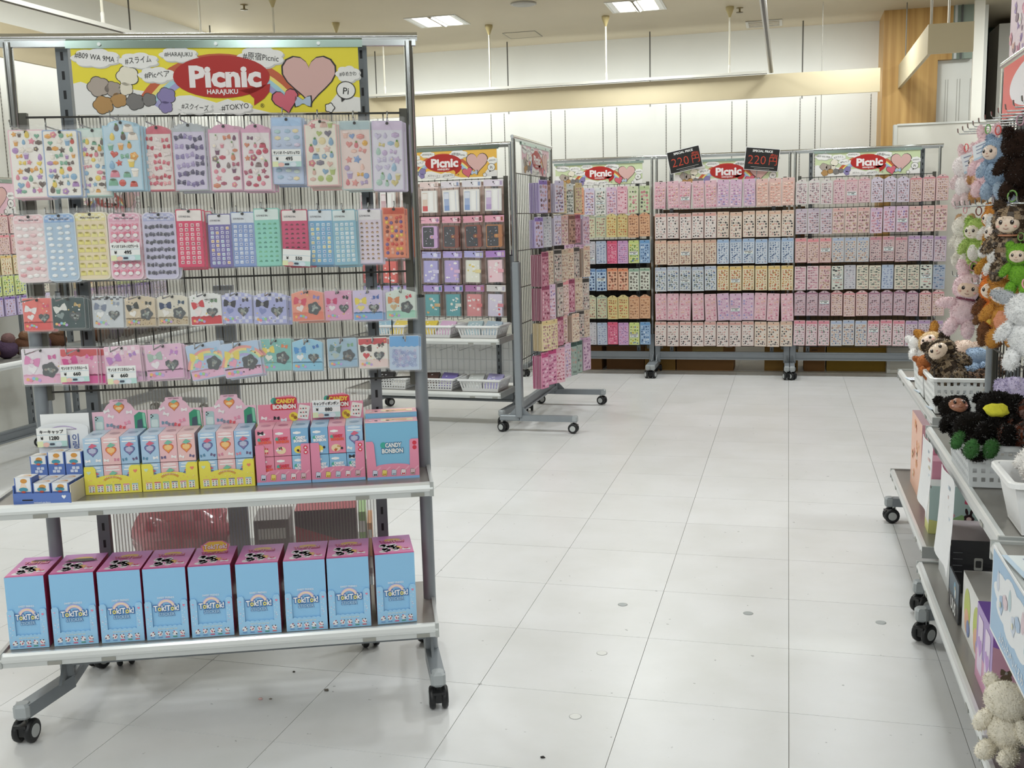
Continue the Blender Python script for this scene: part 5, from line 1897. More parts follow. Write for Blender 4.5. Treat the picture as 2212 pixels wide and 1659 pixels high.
def far_rack_rows(fr, rows, where, w, label_rack):
    for r, (z, h, us, keys) in enumerate(rows):
        seen = {}
        for i, (u, k) in enumerate(zip(us, keys)):
            rg = random.Random(r * 100 + i)
            puff = 'puffy' in k
            lab = f"{k} sticker sheets, {ORD[i]} from left, {ORD[r]} row of the {label_rack}"
            tilt = rg.uniform(-.05, .05) if puff else rg.uniform(-.012, .012)
            o = far_sheet(fr, u, .125 + rg.uniform(-.006, .006), z + rg.uniform(-.004, .004), w, h, des(k), lab, NOUN, f"{ORD[r]} row of the {label_rack}", (.05 if puff else .035), r * 10 + sum(map(ord, k)) % 97)
            o.rotation_euler = (0, tilt, fr.a + rg.uniform(-.06, .06))


def mini_price(fr, u, v, z, label, w=.075, h=.03):
    m = MB()
    m.box(-w / 2, w / 2, 0, .0008, -h / 2, h / 2, 'eef0ee')
    m.art(rc2(-w * .46, h * .18, w * .4, h * .34), '4a4a4c', 1)
    m.art(rc2(-w * .05, -h * .2, w * .25, -h * .02), '2e2e30', 1)
    m.art(rc2(-w * .35, -h * .18, -w * .25, -h * .04), '2e2e30', 1)
    m.art(rc2(-w * .5, -h * .5, w * .5, -h * .3), 'c9dde2', 1)
    tag(m.build('price_card', M_card, None, fr.p(u, v, z), fr.a), label, 'price card')


def cols(px, x_first, x_last, n):
    return [x_first + (x_last - x_first) * i / (n - 1) for i in range(n)]


BR = [Frame((-2.265, 9.33), 0), Frame((-1.125, 9.33), 0), Frame((0.05, 9.33), 0)]
RW = [1.1, 1.13, 1.145]
LR = ['left back rack', 'middle back rack', 'right back rack']
RL = ['grey back rack partly hidden by the center end rack, green sign on top', 'grey back rack under the two black special price signs', 'grey back rack nearest the wood column, green sign on top']
for k in range(3):
    t = rack(RL[k], BR[k], RW[k], 1.9, (.33, .1), grids=((.24, 1.69, (1.685, 1.43, 1.19, .95, .71, .47, .245), .05),), split=.35, round_post=False, seed=20 + k, rail_z=.125, backing=((.27, 1.2, '2e2823'), (.3, 1.45, '6e5a42'), (.28, 1.0, '8a7458'))[k])  # the near-black left board stands for shadow and hook bars between rows
shop_sign(BR[0], .63, .03, 1.685, .78, 'cfdcb0', 'green sign with red speech oval on the left back rack')
shop_sign(BR[1], .6, .032, 1.65, .87, 'cfdcb0', 'green sign with red speech oval half hidden behind the black price signs')
shop_sign(BR[2], .575, .03, 1.69, .83, 'cfdcb0', 'green sign with red speech oval on the right back rack')
XR = [[-1.99 + .0967 * i for i in range(9)], [-1.077 + .1073 * i for i in range(11)], [.105 + .1 * i for i in range(12)]]
U0 = [x - BR[0].o.x for x in XR[0]][1:]
R1K = [['orange', 'orange', 'orange', 'lilac', 'white', 'lilac-pink', 'rose', 'pale green', 'green'][1:], ['blue-lilac tabbed', 'blue-lilac tabbed', 'blue-lilac tabbed', 'green tabbed', 'teal tabbed', 'yellow tabbed', 'yellow tabbed', 'orange tabbed', 'orange tabbed'][1:],
       ['mauve', 'mauve', 'mauve', 'grey', 'blue-grey', 'hot pink', 'purple-pink', 'lime', 'blue'][1:], ['pale blue', 'pale blue', 'pale blue', 'pale blue', 'pale blue', 'coral', 'coral', 'sage', 'sage'][1:],
       ['lilac tabbed', 'lilac tabbed', 'lilac tabbed', 'green tabbed', 'teal tabbed', 'yellow tabbed', 'yellow tabbed', 'orange tabbed', 'orange tabbed'][1:], ['rose', 'rose', 'mauve', 'grey', 'blue-grey', 'hot pink', 'purple-pink', 'lime', 'blue'][1:]]
far_rack_rows(BR[0], [(z, h, U0, kk) for (z, h), kk in zip(((1.66, .235), (1.426, .205), (1.19, .2), (.948, .195), (.712, .212), (.468, .2)), R1K)], 0, .09, LR[0])
U1 = [x - BR[1].o.x for x in XR[1]]
R2K = [['puffy pink', 'puffy pink', 'puffy pink', 'puffy pink', 'puffy pink', 'puffy violet-pink', 'puffy violet-pink', 'puffy violet-pink', 'puffy peach', 'puffy peach', 'puffy peach'],
       ['black dotted white'] * 5 + ['black dotted cream'] * 6, ['cream'] * 5 + ['sky blue'] * 6, ['grey-blue'] * 5 + ['yellow'] * 6,
       ['puffy pink'] * 5 + ['puffy violet-pink'] * 3 + ['puffy pink'] * 3, ['black dotted white'] * 8 + ['black dotted cream'] * 3]
far_rack_rows(BR[1], [(z, h, U1, kk) for (z, h), kk in zip(((1.688, .23), (1.416, .22), (1.184, .21), (.955, .21), (.719, .235), (.474, .215)), R2K)], 1, .099, LR[1])
U2 = [x - BR[2].o.x for x in XR[2]]


def tri(*k):
    return [q for q in k for _ in range(3)]


R3K = [tri('pearl', 'pink arched', 'lilac arched', 'rose arched'), tri('lilac-grey', 'peach', 'lilac-pink', 'peach'), tri('coral pink', 'powder blue', 'dusty rose', 'violet edged'),
       ['pale pink', 'pale pink', 'peach', 'mint white', 'grey', 'ivory', 'ivory', 'blue-grey', 'ivory', 'ivory', 'mint white', 'slate blue'],
       ['mauve arched'] * 3 + ['rose arched'] * 3 + ['mauve arched'] * 4 + ['rose arched'] * 2, tri('pink topped', 'powder blue', 'pink topped', 'violet edged')]
far_rack_rows(BR[2], [(z, h, U2, kk) for (z, h), kk in zip(((1.668, .207), (1.423, .21), (1.18, .205), (.946, .2), (.734, .212), (.485, .215)), R3K)], 2, .092, LR[2])
for k, u, z, w in ((0, 4, 1.53, 'white sheets'), (0, 2, 1.26, 'tabbed blue sheets'), (0, 3, 1.04, 'grey sheets'), (0, 7, 1.08, 'lime sheets'), (0, 4, .85, 'pale blue sheets'), (0, 2, .35, 'mauve sheets'), (0, 7, .35, 'lower lime sheets')):
    mini_price(BR[0], U0[u - 1], .138, z, 'white price card on the ' + w + ' of the left back rack')
for u, z, w in ((2, 1.54, 'top puffy pink sheets'), (2, 1.07, 'cream sheets'), (7, 1.07, 'sky blue sheets'), (2, .83, 'grey-blue sheets'), (6, .83, 'yellow sheets'), (6, .58, 'lower puffy sheets')):
    mini_price(BR[1], U1[u], .14, z, 'white price card on the ' + w + ' of the middle back rack')
for u, z, w in ((4, 1.54, 'pink arched sheets'), (8, 1.31, 'lilac-pink sheets'), (2, 1.08, 'coral pink sheets'), (7, 1.08, 'dusty rose sheets'), (3, .85, 'mint white sheets'), (10, .85, 'last white sheets'), (2, .64, 'mauve arched sheets'), (6, .4, 'pink topped sheets')):
    mini_price(BR[2], U2[u], .136, z, 'white price card on the ' + w + ' of the right back rack')
# black price signs standing on the middle back rack
for k, (x, z, a) in enumerate(((-.876, 1.873, .2), (-.226, 1.85, -.11))):
    t = thing('special_price_sign', ('black special price sign tilted to the left, reading 220 yen', 'black special price sign tilted to the right, reading 220 yen')[k], 'price sign', (x, 9.285, z), 0, None, 0, -a)
    m = MB()
    w, h = .285, .19
    m.box(-w / 2, w / 2, 0, .003, -h / 2, h / 2, 'e8e8e6')
    m.build('board', M_plast, t)
    m = MB()
    m.art(rc2(-w * .485, -h * .475, w * .485, h * .475), '141313', 1)
    m.text('SPECIAL PRICE', 0, h * .36, h * .1, 'f2f2f0', 2, .03, maxw=w * .76)
    m.text('220', -w * .14, -.02 * h, h * .4, 'c8452c', 2, -.01, maxw=w * .58)
    m.text('円', w * .33, -.05 * h, h * .3, 'c8452c', 2, .0, maxw=w * .26)
    m.text('(税込)', w * .34, h * .2, h * .09, 'c8452c', 2, .02, maxw=w * .22)
    m.art(rc2(-w * .3, -h * .36, w * .38, -h * .345), 'c9c9c6', 2)
    m.art(rc2(-w * .2, -h * .43, w * .25, -h * .42), 'c9c9c6', 2)
    m.build('print', M_card, t)
    m = MB()
    m.bar((-.03, .006, -h * .5 - .06), (-.03, .006, h * .2), .004, '8a8d8c')
    m.build('stick', M_paint, t)

# cardboard cartons stacked behind the back racks
BX = [(-2.25, -1.66, .42, 0, 'brown carton on the floor behind the left back rack'), (-1.62, -1.27, .40, 0, 'printed brown carton behind the left back rack'), (-2.2, -1.5, .82, .42, 'brown carton on top of the pair behind the left back rack'), (-1.26, -.98, .5, 0, 'brown carton low in the gap between left and middle back racks'), (-1.22, -.98, 1.0, .5, 'brown carton halfway up the gap between left and middle back racks'), (-1.2, -.96, 1.4, 1.0, 'topmost brown carton in the gap between left and middle back racks'),
      (-.97, -.46, .36, 0, 'brown carton with buff label behind the middle back rack'), (-.19, .1, .45, 0, 'brown carton low in the gap between middle and right back racks'), (-.15, .12, .95, .45, 'brown carton halfway up the gap between middle and right back racks'), (-.12, .14, 1.45, .95, 'topmost brown carton in the gap between middle and right back racks'),
      (.15, .33, .3, 0, 'dark brown carton behind the left leg of the right back rack'), (.345, .84, .4, 0, 'long ochre carton behind the right back rack')]
for i, (x0, x1, z1, z0, l) in enumerate(BX):
    t = thing('cardboard_carton', l, 'carton', ((x0 + x1) / 2, 9.5 + .03 * (i % 3), z0))
    w, h = x1 - x0, z1 - z0 - .002
    c = ('8a6238', '7a5530', '93693a', 'a07a3c')[i % 4] if i < 11 else 'a3822e'
    m = MB()
    m.box(-w / 2, w / 2, 0, .34, 0, h, c)
    m.build('carton_body', M_cart, t)
    m = MB()
    m.box(-w / 2 - .001, w / 2 + .001, .15, .19, h, h + .001, 'c3a26a')
    m.build('tape_top', M_card, t)
    m = MB()
    if i == 6:
        m.art(rc2(-w * .22, h * .3, w * .32, h * .95), 'b59a5e', 1)
        m.art(rc2(w * .36, h * .6, w * .48, h * .95), 'e3e0d6', 1)
    else:
        m.art(rc2(-w * .2, h * .72, w * .2, h * .78), '4f3a22', 1)
        m.art(rc2(-w * .14, h * .62, w * .14, h * .65), '4f3a22', 1)
    m.build('carton_print', M_card, t)
t = thing('poster_board', 'pale board leaning behind the lower part of the middle back rack', 'board', (-.55, 9.47, 0))
m = MB()
m.box(-.42, .42, 0, .01, .36, .62, 'd9d4c8')
m.art([(-.2, .4), (-.05, .4), (-.12, .5)], '7f94ae', 1)
m.build('board', M_card, t)

# ------------------------------------------------------------------ center rack with diaries and letter sets
FM = Frame((-2.97, 7.10), math.radians(-4))
WM = 1.13
mid = rack('grey center rack of wallets and baskets under an orange sign', FM, WM, 1.895, (.30, .3), grids=((.7, 1.68, (1.675, 1.43, 1.19, .95, .72), .05),), shelves=((.602, 0, .36, .02), (.235, 0, .36, .02)), split=1.15, round_post=True, seed=31, rail_z=.12, backing=(.72, 1.66, 'c9aea2'))
m = MB()
m.box(.03, WM - .03, .03, .032, .25, .6, 'c9c7c0')
for k in range(25):
    m.box(.04 + k * .043, .043 + k * .043, .026, .03, .25, .6, 'a8a69f')
for z in (.33, .41, .49, .55):
    m.box(.03, WM - .03, .024, .03, z, z + .004, 'b4b2ab')
m.build('back_sheet', M_case, mid)
shop_sign(FM, .635, .02, 1.69, .81, 'f2bf52', 'orange sign with red speech oval on the center rack')


def hang_pack(fr, u, v, z, kind, c1, c2, c3, label, seed):
    """card header, clear bag, and a diary or letter set inside"""
    rg = random.Random(seed)
    t = thing('stationery_packet', label, 'stationery packet', fr.p(u, v, z), fr.a + rg.uniform(-.05, .05), None, 0, rg.uniform(-.03, .03))
    w, h = .14, .222
    m = MB()
    m.box(-w / 2, w / 2, 0, .002, -.045, 0, c1)
    m.art(rc2(w * .1, -.036, w * .3, -.01), mix(c1, 'ffffff', .5), 1)
    m.art(rc2(w * .34, -.036, w * .44, -.01), mix(c2, '404860', .3), 1)
    m.art(ell2(0, -.016, .005, None, 8), '1d1a1c', 2)
    m.art([(0, -.018), (.012, -.03), (.009, -.031), (-.002, -.018)], '2a2728', 2)
    m.build('header_card', M_card, t)
    m = MB()
    if kind == 'letter':
        m.box(-.058, .058, -.006, .012, -.21, -.06, 'eceae6')
        m.art([(a, b) for a, b in rc2(-.05, -.2, -.012, -.075)], c2, 18)
        m.art(rc2(-.048, -.12, -.014, -.08), mix(c2, 'ffffff', .6), 20)
        m.art(rc2(-.05, -.2, -.012, -.165), c3, 20)
        m.art(rc2(.0, -.2, .03, -.07), 'f6f5f2', 20)
        m.art(rc2(.036, -.2, .04, -.07), mix(c2, 'ffffff', .3), 20)
        m.build('letter_set', M_card, t)
    elif kind == 'wallet':
        m.loft([[(x, -.022, y) for x, y in rr2(-.055, -.215, .06, -.062, .012)], [(x, .008, y) for x, y in rr2(-.055, -.215, .06, -.062, .012)]], c2)
        q = rr2(-.048, -.208, .035, -.07, .006)
        m.art(q, '262833', 64)
        for k in range(12):
            m.art(ell2(rg.uniform(-.04, .028), rg.uniform(-.2, -.08), .004, .003, 6, rg.uniform(0, 3)), 'b9bccb' if k % 3 else c2, 66)
        m.build('wallet', M_plast, t)
        m = MB()
        m.loft([[(x, -.026, y) for x, y in rr2(.005, -.15, .066, -.125, .011)], [(x, -.0235, y) for x, y in rr2(.005, -.15, .066, -.125, .011)]], c2)
        m.art(ell2(.022, -.1375, .006, None, 10), 'c9a24a', 76)
        m.build('strap', M_plast, t)
    else:
        m.box(-.052, .052, -.02, .008, -.214, -.062, c2)
        m.art(rc2(-.052, -.214, -.044, -.062), mix(c2, '5a4a6a', .25), 58)
        for k in range(9):
            motif(m, rg.choice(('heart', 'cloud', 'dot', 'bow')), rg.uniform(-.036, .042), rg.uniform(-.2, -.08), rg.uniform(.007, .013), rg.choice((c3, 'f4f1ee', mix(c2, 'ffffff', .6))), rg, 60, 0, False)
        m.build('notebook', M_card, t)
        m = MB()
        m.box(.02, .062, -.023, -.0205, -.148, -.125, mix(c3, c2, .3))
        m.build('strap', M_plast, t)
    b = bag_mb(w - .01, h - .05)
    b.v = [(x, y - .026, zz - .05) for x, y, zz in b.v]
    b.build('clear_bag', M_bag, t)
    return t


MROWS = [(1.665, 'letter', [('e9c9d0', 'd9a0a8', 'c94a4a'), ('e9c9d0', 'c9a0a8', 'c94a4a'), ('ead9d6', 'd9c0b8', 'c94a4a'), ('e9d3d0', 'e0c9b8', 'd03a3e'), ('e3dce4', 'a3b4d8', '7f9ccf'), ('e3dfe6', 'a3b6dc', '7f9ccf'), ('e3d9e6', 'd0b9de', 'b99ccf')], 'letter set'),
         (1.425, 'wallet', [('e8a9ba', 'c9a9d0', ''), ('e8a9ba', 'c9a9d0', ''), ('e9b0bf', 'c79cc4', ''), ('e9b0c0', 'c9a0cf', ''), ('e6a6b6', '7f3422', ''), ('e6a4b4', '8a3a22', ''), ('e8a8bc', 'b8743a', '')], 'dark wallet'),
         (1.185, 'book', [('b9b0e0', 'd84a46', 'f2d9cf'), ('b9b0e0', 'd85a50', 'f2d9cf'), ('c3b6e2', 'e89a9c', 'f4dfe0'), ('b3b0dc', 'a9a3d6', 'd9d3ee'), ('b6a6dc', 'b3a0d6', 'e6b9d3'), ('b4b0e0', 'e6e6d8', 'e6cf6a'), ('b48ccf', 'f0cfd6', 'e68a9c')], 'notebook'),
         (.95, 'book', [('a99ad0', '4fa09c', 'e6b04a'), ('a99ad0', '4fa09c', 'e6b04a'), ('b09ad4', '58a6a2', 'e6b04a'), ('b098d2', '4f9ea4', 'e3a95a'), ('a996d0', '4a9aa2', 'e6e3d3'), ('b07fae', 'd98a8c', 'd85a5f'), ('d9d6d3', 'dcd3e6', 'd8404a')], 'notebook')]
for r, (z, kind, cs, noun) in enumerate(MROWS):
    for i, c in enumerate(cs):
        nm = {(2, 0): 'red', (2, 1): 'red', (2, 2): 'pink', (2, 3): 'blue-violet', (2, 4): 'violet', (2, 5): 'cream', (2, 6): 'pale pink', (3, 5): 'rose', (3, 6): 'white striped'}.get((r, i), {0: ('red and white', 'red and white', 'red and white', 'red and white', 'blue', 'blue', 'lilac')[i], 1: ('lilac trimmed',) * 4 + ('brown trimmed',) * 2 + ('tan trimmed',) if r == 1 else '', 3: 'teal'}.get(r, ''))
        if isinstance(nm, tuple):
            nm = nm[i]
        hang_pack(FM, .09 + .158 * i, .1, z, kind, *c, f"{nm} {noun}, {ORD[i]} from left, {ORD[r]} row of the center rack", r * 10 + i)


def basket(loc, rz, w, d, h, label, col='eceded', holes='square', taper=.9, lipw=.012, group=None, mat=None):
    """open plastic basket with pierced walls; origin at the base centre"""
    t = thing('plastic_basket', label, 'basket', loc, rz, group)
    m = MB()
    W2, D2 = w / 2, d / 2

    def wall(a, b, c, e, n):
        # a,b top corners; c,e bottom corners
        a, b, c, e = map(Vector, (a, b, c, e))
        rows = 9
        g = [[(a.lerp(b, i / (2 * n + 1))).lerp(c.lerp(e, i / (2 * n + 1)), j / rows) for i in range(2 * n + 2)] for j in range(rows + 1)]
        for j in range(rows):
            for i in range(2 * n + 1):
                hole = (j % 2 == 1 and 1 <= j <= 7 and i % 2 == 1) if holes == 'square' else (2 <= j <= 6 and i % 2 == 1)
                if holes == 'plain':
                    hole = False
                if not hole:
                    m.mesh([tuple(g[j][i]), tuple(g[j][i + 1]), tuple(g[j + 1][i + 1]), tuple(g[j + 1][i])], [(0, 3, 2, 1)], col)
    k = taper
    T = [(-W2, -D2, h), (W2, -D2, h), (W2, D2, h), (-W2, D2, h)]
    B = [(-W2 * k, -D2 * k, .004), (W2 * k, -D2 * k, .004), (W2 * k, D2 * k, .004), (-W2 * k, D2 * k, .004)]
    nw, ndp = max(4, int(w / .022)), max(4, int(d / .022))
    for i in range(4):
        j = (i + 1) % 4
        wall(T[i], T[j], B[i], B[j], nw if i % 2 == 0 else ndp)
    m.mesh(B, [(0, 1, 2, 3)], col)
    o = m.build('basket_wall', mat or M_plast, t)
    md = o.modifiers.new('thick', 'SOLIDIFY')
    md.thickness = .0025
    m = MB()
    l = lipw
    oo = rr2(-W2 - l, -D2 - l, W2 + l, D2 + l, .02)
    ii = rr2(-W2 + .001, -D2 + .001, W2 - .001, D2 - .001, .012)
    m.loft([[(x, y, h - .01) for x, y in oo], [(x, y, h) for x, y in oo], [(x, y, h + .003) for x, y in [(a * .97, b * .97) for a, b in oo]], [(x, y, h + .002) for x, y in ii], [(x, y, h - .012) for x, y in ii]], col, caps=False)
    m.build('rim', mat or M_plast, t)
    return t


k = 0
for z, hh, row in ((.602, .085, 'upper'), (.235, .085, 'lower')):
    for i, u in enumerate((.28, .63, .97)):
        basket(FM.p(u, .19, z), FM.a, .3, .24, hh, f"white plastic basket, {('leftmost', 'middle', 'rightmost')[i]} of three on the {row} shelf of the center rack", holes='slot' if (row == 'upper' or i == 2) else 'square', taper=.86)
        for q in range(2):
            k += 1
            c = (('9fc3d8', 'e6cf6a'), ('e3c94f', 'd9b3d0'), ('a9c3c9', 'a9bcc9'), ('2e2a2c', 'e3dfd6'), ('4a2f26', '7f72b4'), ('cfd3cf', 'a9a3cf'))[i + (3 if row == 'lower' else 0)][q]
            t = thing('notebook_packet', f"{('pale', 'dark')[sum(C(c)) < .5]} notebook on the {('left', 'right')[q]} in the {('left', 'middle', 'right')[i]} basket, {row} center shelf", 'notebook', FM.p(u - .07 + .135 * q, .19, z + .05), FM.a, None, -.95, .1 * (q - .5))
            m = MB()
            m.box(-.055, .055, -.01, .012, -.075, .075, c)
            rg = random.Random(k)
            for a in range(8):
                motif(m, 'heart', rg.uniform(-.04, .04), rg.uniform(-.06, .06), .008, mix(c, 'ffffff', .6), rg, 30, 0, False)
            m.build('notebook', M_film, t)
            m = MB()
            m.box(.03, .062, -.0125, -.0105, -.012, .012, mix(c, '6a3a2a', .5))
            m.build('strap', M_plast, t)

# ------------------------------------------------------------------ end rack seen edge-on
FE = Frame((-1.70, 6.56), PI / 2)
WE = 1.09
rack('grey end rack seen almost edge-on beside the center rack', FE, WE, 1.9, (.36, .115), grids=((.35, 1.69, (1.685, 1.43, 1.19, .95, .71, .47), .03),), split=1.12, round_post=False, seed=41, rail_z=.13)
shop_sign(FE, .56, .015, 1.69, .8, 'eec6d2', 'pink sign with red speech oval on the end rack, seen edge-on')
DE = {'purple': ('r', 'cfc3e0', '8a6fb4', GM, 'dot', 3, 6), 'brown': ('r', 'b98f80', '7a4f44', ['4f342e', '8f6456', 'c9a290'], 'dot', 3, 6), 'wine': ('r', 'c98a9c', '8f3a5a', ['7a2f4a', 'a9546f', 'e0b9c3'], 'dot', 4, 8), 'black edged': ('r', 'c9bdb6', '3a3634', GB, 'dot', 4, 8),
      'beige': ('r', 'dccab9', 'cbb49c', GC, 'dot', 4, 8), 'straw': ('r', 'e6d6b0', 'e0c690', GC + GP, 'dot', 4, 8), 'dark green': ('r', '9fb0a8', '2f4f48', GG, 'dot', 3, 6), 'magenta': ('r', 'e09cba', 'c9447f', ['8f2f5f', 'f0c9d8', 'b0507f'], 'bow', 3, 7)}
DS.update(DE)
EK = [(1.635, .21, ['purple', 'brown', 'lilac', 'straw', 'white', 'straw']), (1.41, .2, ['purple', 'grey', 'lilac', 'peach', 'brown', 'wine', 'lilac-pink']), (1.185, .225, ['wine', 'beige', 'black edged', 'beige', 'cream', 'black edged', 'cream']),
      (.965, .235, ['wine', 'lilac-pink', 'black edged', 'coral pink', 'wine', 'beige', 'black edged']), (.73, .2, ['straw', 'straw', 'wine', 'peach', 'cream', 'black edged', 'beige']), (.52, .24, ['magenta', 'magenta', 'rose', 'lilac-pink', 'dark green', 'dark green', 'mauve'])]
for r, (z, h, kk) in enumerate(EK):
    for i, k in enumerate(kk):
        rg = random.Random(r * 31 + i)
        d = rg.uniform(.045, .085)
        v = .09 + d + .02 * i
        far_sheet(FE, .09 + .145 * i, v, z + rg.uniform(-.008, .008), .094, h, des(k), f"bunched {k} sticker sheets, {ORD[i]} hook from near post, {ORD[r]} row of end rack", NOUN, f"{ORD[r]} row of the end rack", d, r * 17 + i, -.38 + rg.uniform(-.12, .12))
pe = bpy.data.objects.get('display_rack.004') or mid
pegs(pe, [(.09 + .145 * i, z - .008) for z, h, kk in EK for i in range(len(kk))], 0, .26)

# ------------------------------------------------------------------ racks along the left wall
for q, (y0, l) in enumerate(((4.55, 'first'), (5.85, 'second'))):
    FL = Frame((-4.62, y0), PI / 2)
    t = rack(f"{l} rack on the left wall, glimpsed past the front rack", FL, 1.12, 1.7, (.32, .1), grids=((.9, 1.5, (1.495, 1.2, .91), .05),), shelves=((.66, 0, .38, .02),), split=1.0, seed=51 + q, rail_z=.12)
    shop_sign(FL, .56, .02, 1.505, .8, 'eec6d2', f"pink sign on the {l} rack of the left wall")
    kk = [('pink arched', 'rose arched', 'pearl'), ('rose', 'coral pink', 'pink topped'), ('cream', 'yellow', 'ivory'), ('yellow', 'lime', 'ivory'), ('violet edged', 'purple', 'lilac')]
    for r in range(5):
        for i in range(10):
            k = kk[r][(i // 4) % 3]
            far_sheet(FL, .1 + .103 * i, .12, 1.5 - .122 * r, .09, .115, des(k), f"{k} packets, {ORD[i]} from front, {ORD[r]} row of the {l} left wall rack", 'sticker packet', f"{ORD[r]} row of the {l} left wall rack", .04, r, name='sticker_packet')
    for i in range(7):
        rg = random.Random(i + q * 9)
        x = .12 + .145 * i
        t = thing('plush_ball', f"{('brown', 'purple')[i % 2]} plush toy, {ORD[i]} from the front on the shelf of the {l} left wall rack", 'plush toy', FL.p(x, .2, .66))
        c = ('5a3f30', '4f3f52')[i % 2]
        m = MB()
        m.ell((0, 0, .055), (.066, .06, .055), c, None, 18, 12, jit=.06, seed=i)
        m.build('body', M_fur, t)
        m = MB()
        m.ell((.02, 0, .115), (.04, .038, .035), mix(c, '8a6a50', .4), None, 14, 9, jit=.06, seed=i + 3)
        m.build('head', M_fur, t)

# ------------------------------------------------------------------ shelving along the right, with plush toys
FA = Frame((0.70, 4.80), -PI / 2)
FB = Frame((0.622, 3.50), -PI / 2)
FC = Frame((0.62, 2.275), -PI / 2)
ra = rack('low grey shelf rack with two white baskets, farthest on the right', FA, 1.12, .72, (.235, .3), shelves=((.685, .3, .222, .02), (.235, .3, .24, .02)), split=.72, slots=False, topbar=False, seed=61)
rb = rack('tall grey rack of hanging plush toys at the right edge', FB, 1.18, 1.79, (.18, .3), grids=((.8, 1.63, (1.625, 1.4, 1.18, .95), .03),), shelves=((.685, .3, .182, .02), (.232, .3, .195, .02)), split=1.2, seed=62, skew=(.085, 0))
rc = rack('low grey shelf rack nearest the camera at the right edge', FC, 1.1, .72, (.2, .3), shelves=((.685, .3, .2, .0), (.232, .3, .205, .0)), split=.72, slots=False, topbar=False, seed=63)
pegs(rb, [(.06 + .09 * i, z) for z in (1.6, 1.385, 1.175) for i in range(13)], 0, .13)
# red sign on the plush rack
t = thing('shop_sign', 'red sign with white oval on the plush toy rack at the right edge', 'shop sign', FB.p(.57, .012, 1.71), FB.a)
m = MB()
m.box(-.52, .42, 0, .006, -.075, .075, 'e8544e')
m.build('board', M_plast, t)
m = MB()
m.art(rc2(-.52, -.075, .42, .075), 'e8554f', 1)
m.art(ell2(-.05, 0, .37, .068, 36), 'f2eef4', 2)
m.text('Picnic', -.05, .01, .06, 'e23f3c', 3, .045, maxw=.5)
m.text('HARAJUKU', -.05, -.045, .014, 'e23f3c', 3, .03, maxw=.3)
m.build('print', M_card, t)
t = thing('poster', 'pink poster standing on top of the plush toy rack', 'poster', FB.p(.3, .0, 1.895), FB.a)
m = MB()
m.box(-.25, .3, 0, .003, -.085, .085, 'ead6dc')
m.build('board', M_plast, t)
m = MB()
rg = random.Random(4)
m.art(rc2(-.25, -.085, .3, .085), 'e9d3dc', 1)
for k in range(40):
    motif(m, rg.choice(('heart', 'cloud', 'flower', 'bow')), rg.uniform(-.24, .29), rg.uniform(-.075, .075), rg.uniform(.01, .022), rg.choice(('c97a9a', 'a98ac0', 'f0c3b4', 'f4eef0', '8a6a80', 'e6a0b4')), rg, 2 + k % 5)
m.build('print', M_card, t)


def fur(m, c, r, col, rot=None, n=420, L=.008, seed=0, patch=None, nu=16, nv=11):
    """soft lump with tufts standing out of it"""
    rg = random.Random(seed)
    R = rot or Matrix.Identity(3)

    def colf(q):
        base = col
        if patch and q.random() < .45:
            base = patch
        return mix(base, ('ffffff' if q.random() < .5 else '201510'), q.uniform(0, .1))
    m.ell(c, r, col, R, nu, nv, jit=.05, seed=seed, colf=colf if patch else None)
    for k in range(n):
        z = rg.uniform(-1, 1)
        a = rg.uniform(0, 2 * PI)
        q = math.sqrt(1 - z * z)
        d = Vector((q * math.cos(a), q * math.sin(a), z))
        p = R @ Vector((d.x * r[0], d.y * r[1], d.z * r[2])) * .97
        nn = (R @ Vector((d.x / r[0], d.y / r[1], d.z / r[2]))).normalized()
        s = nn.orthogonal().normalized()
        s.rotate(Matrix.Rotation(rg.uniform(0, 6.28), 3, nn))
        tip = p + (nn + Vector((rg.uniform(-.5, .5), rg.uniform(-.5, .5), rg.uniform(-.6, .3)))).normalized() * L * rg.uniform(.6, 1.2)
        b = L * .24
        C0 = Vector(c)
        cc = mix(patch if patch and rg.random() < .45 else col, 'ffffff' if rg.random() < .55 else '3a2a20', rg.uniform(0, .14))
        m.mesh([tuple(C0 + p + s * b), tuple(C0 + p - s * b), tuple(C0 + tip)], [(0, 1, 2)], cc)


def R3(ax, a):
    return Matrix.Rotation(a, 3, ax)


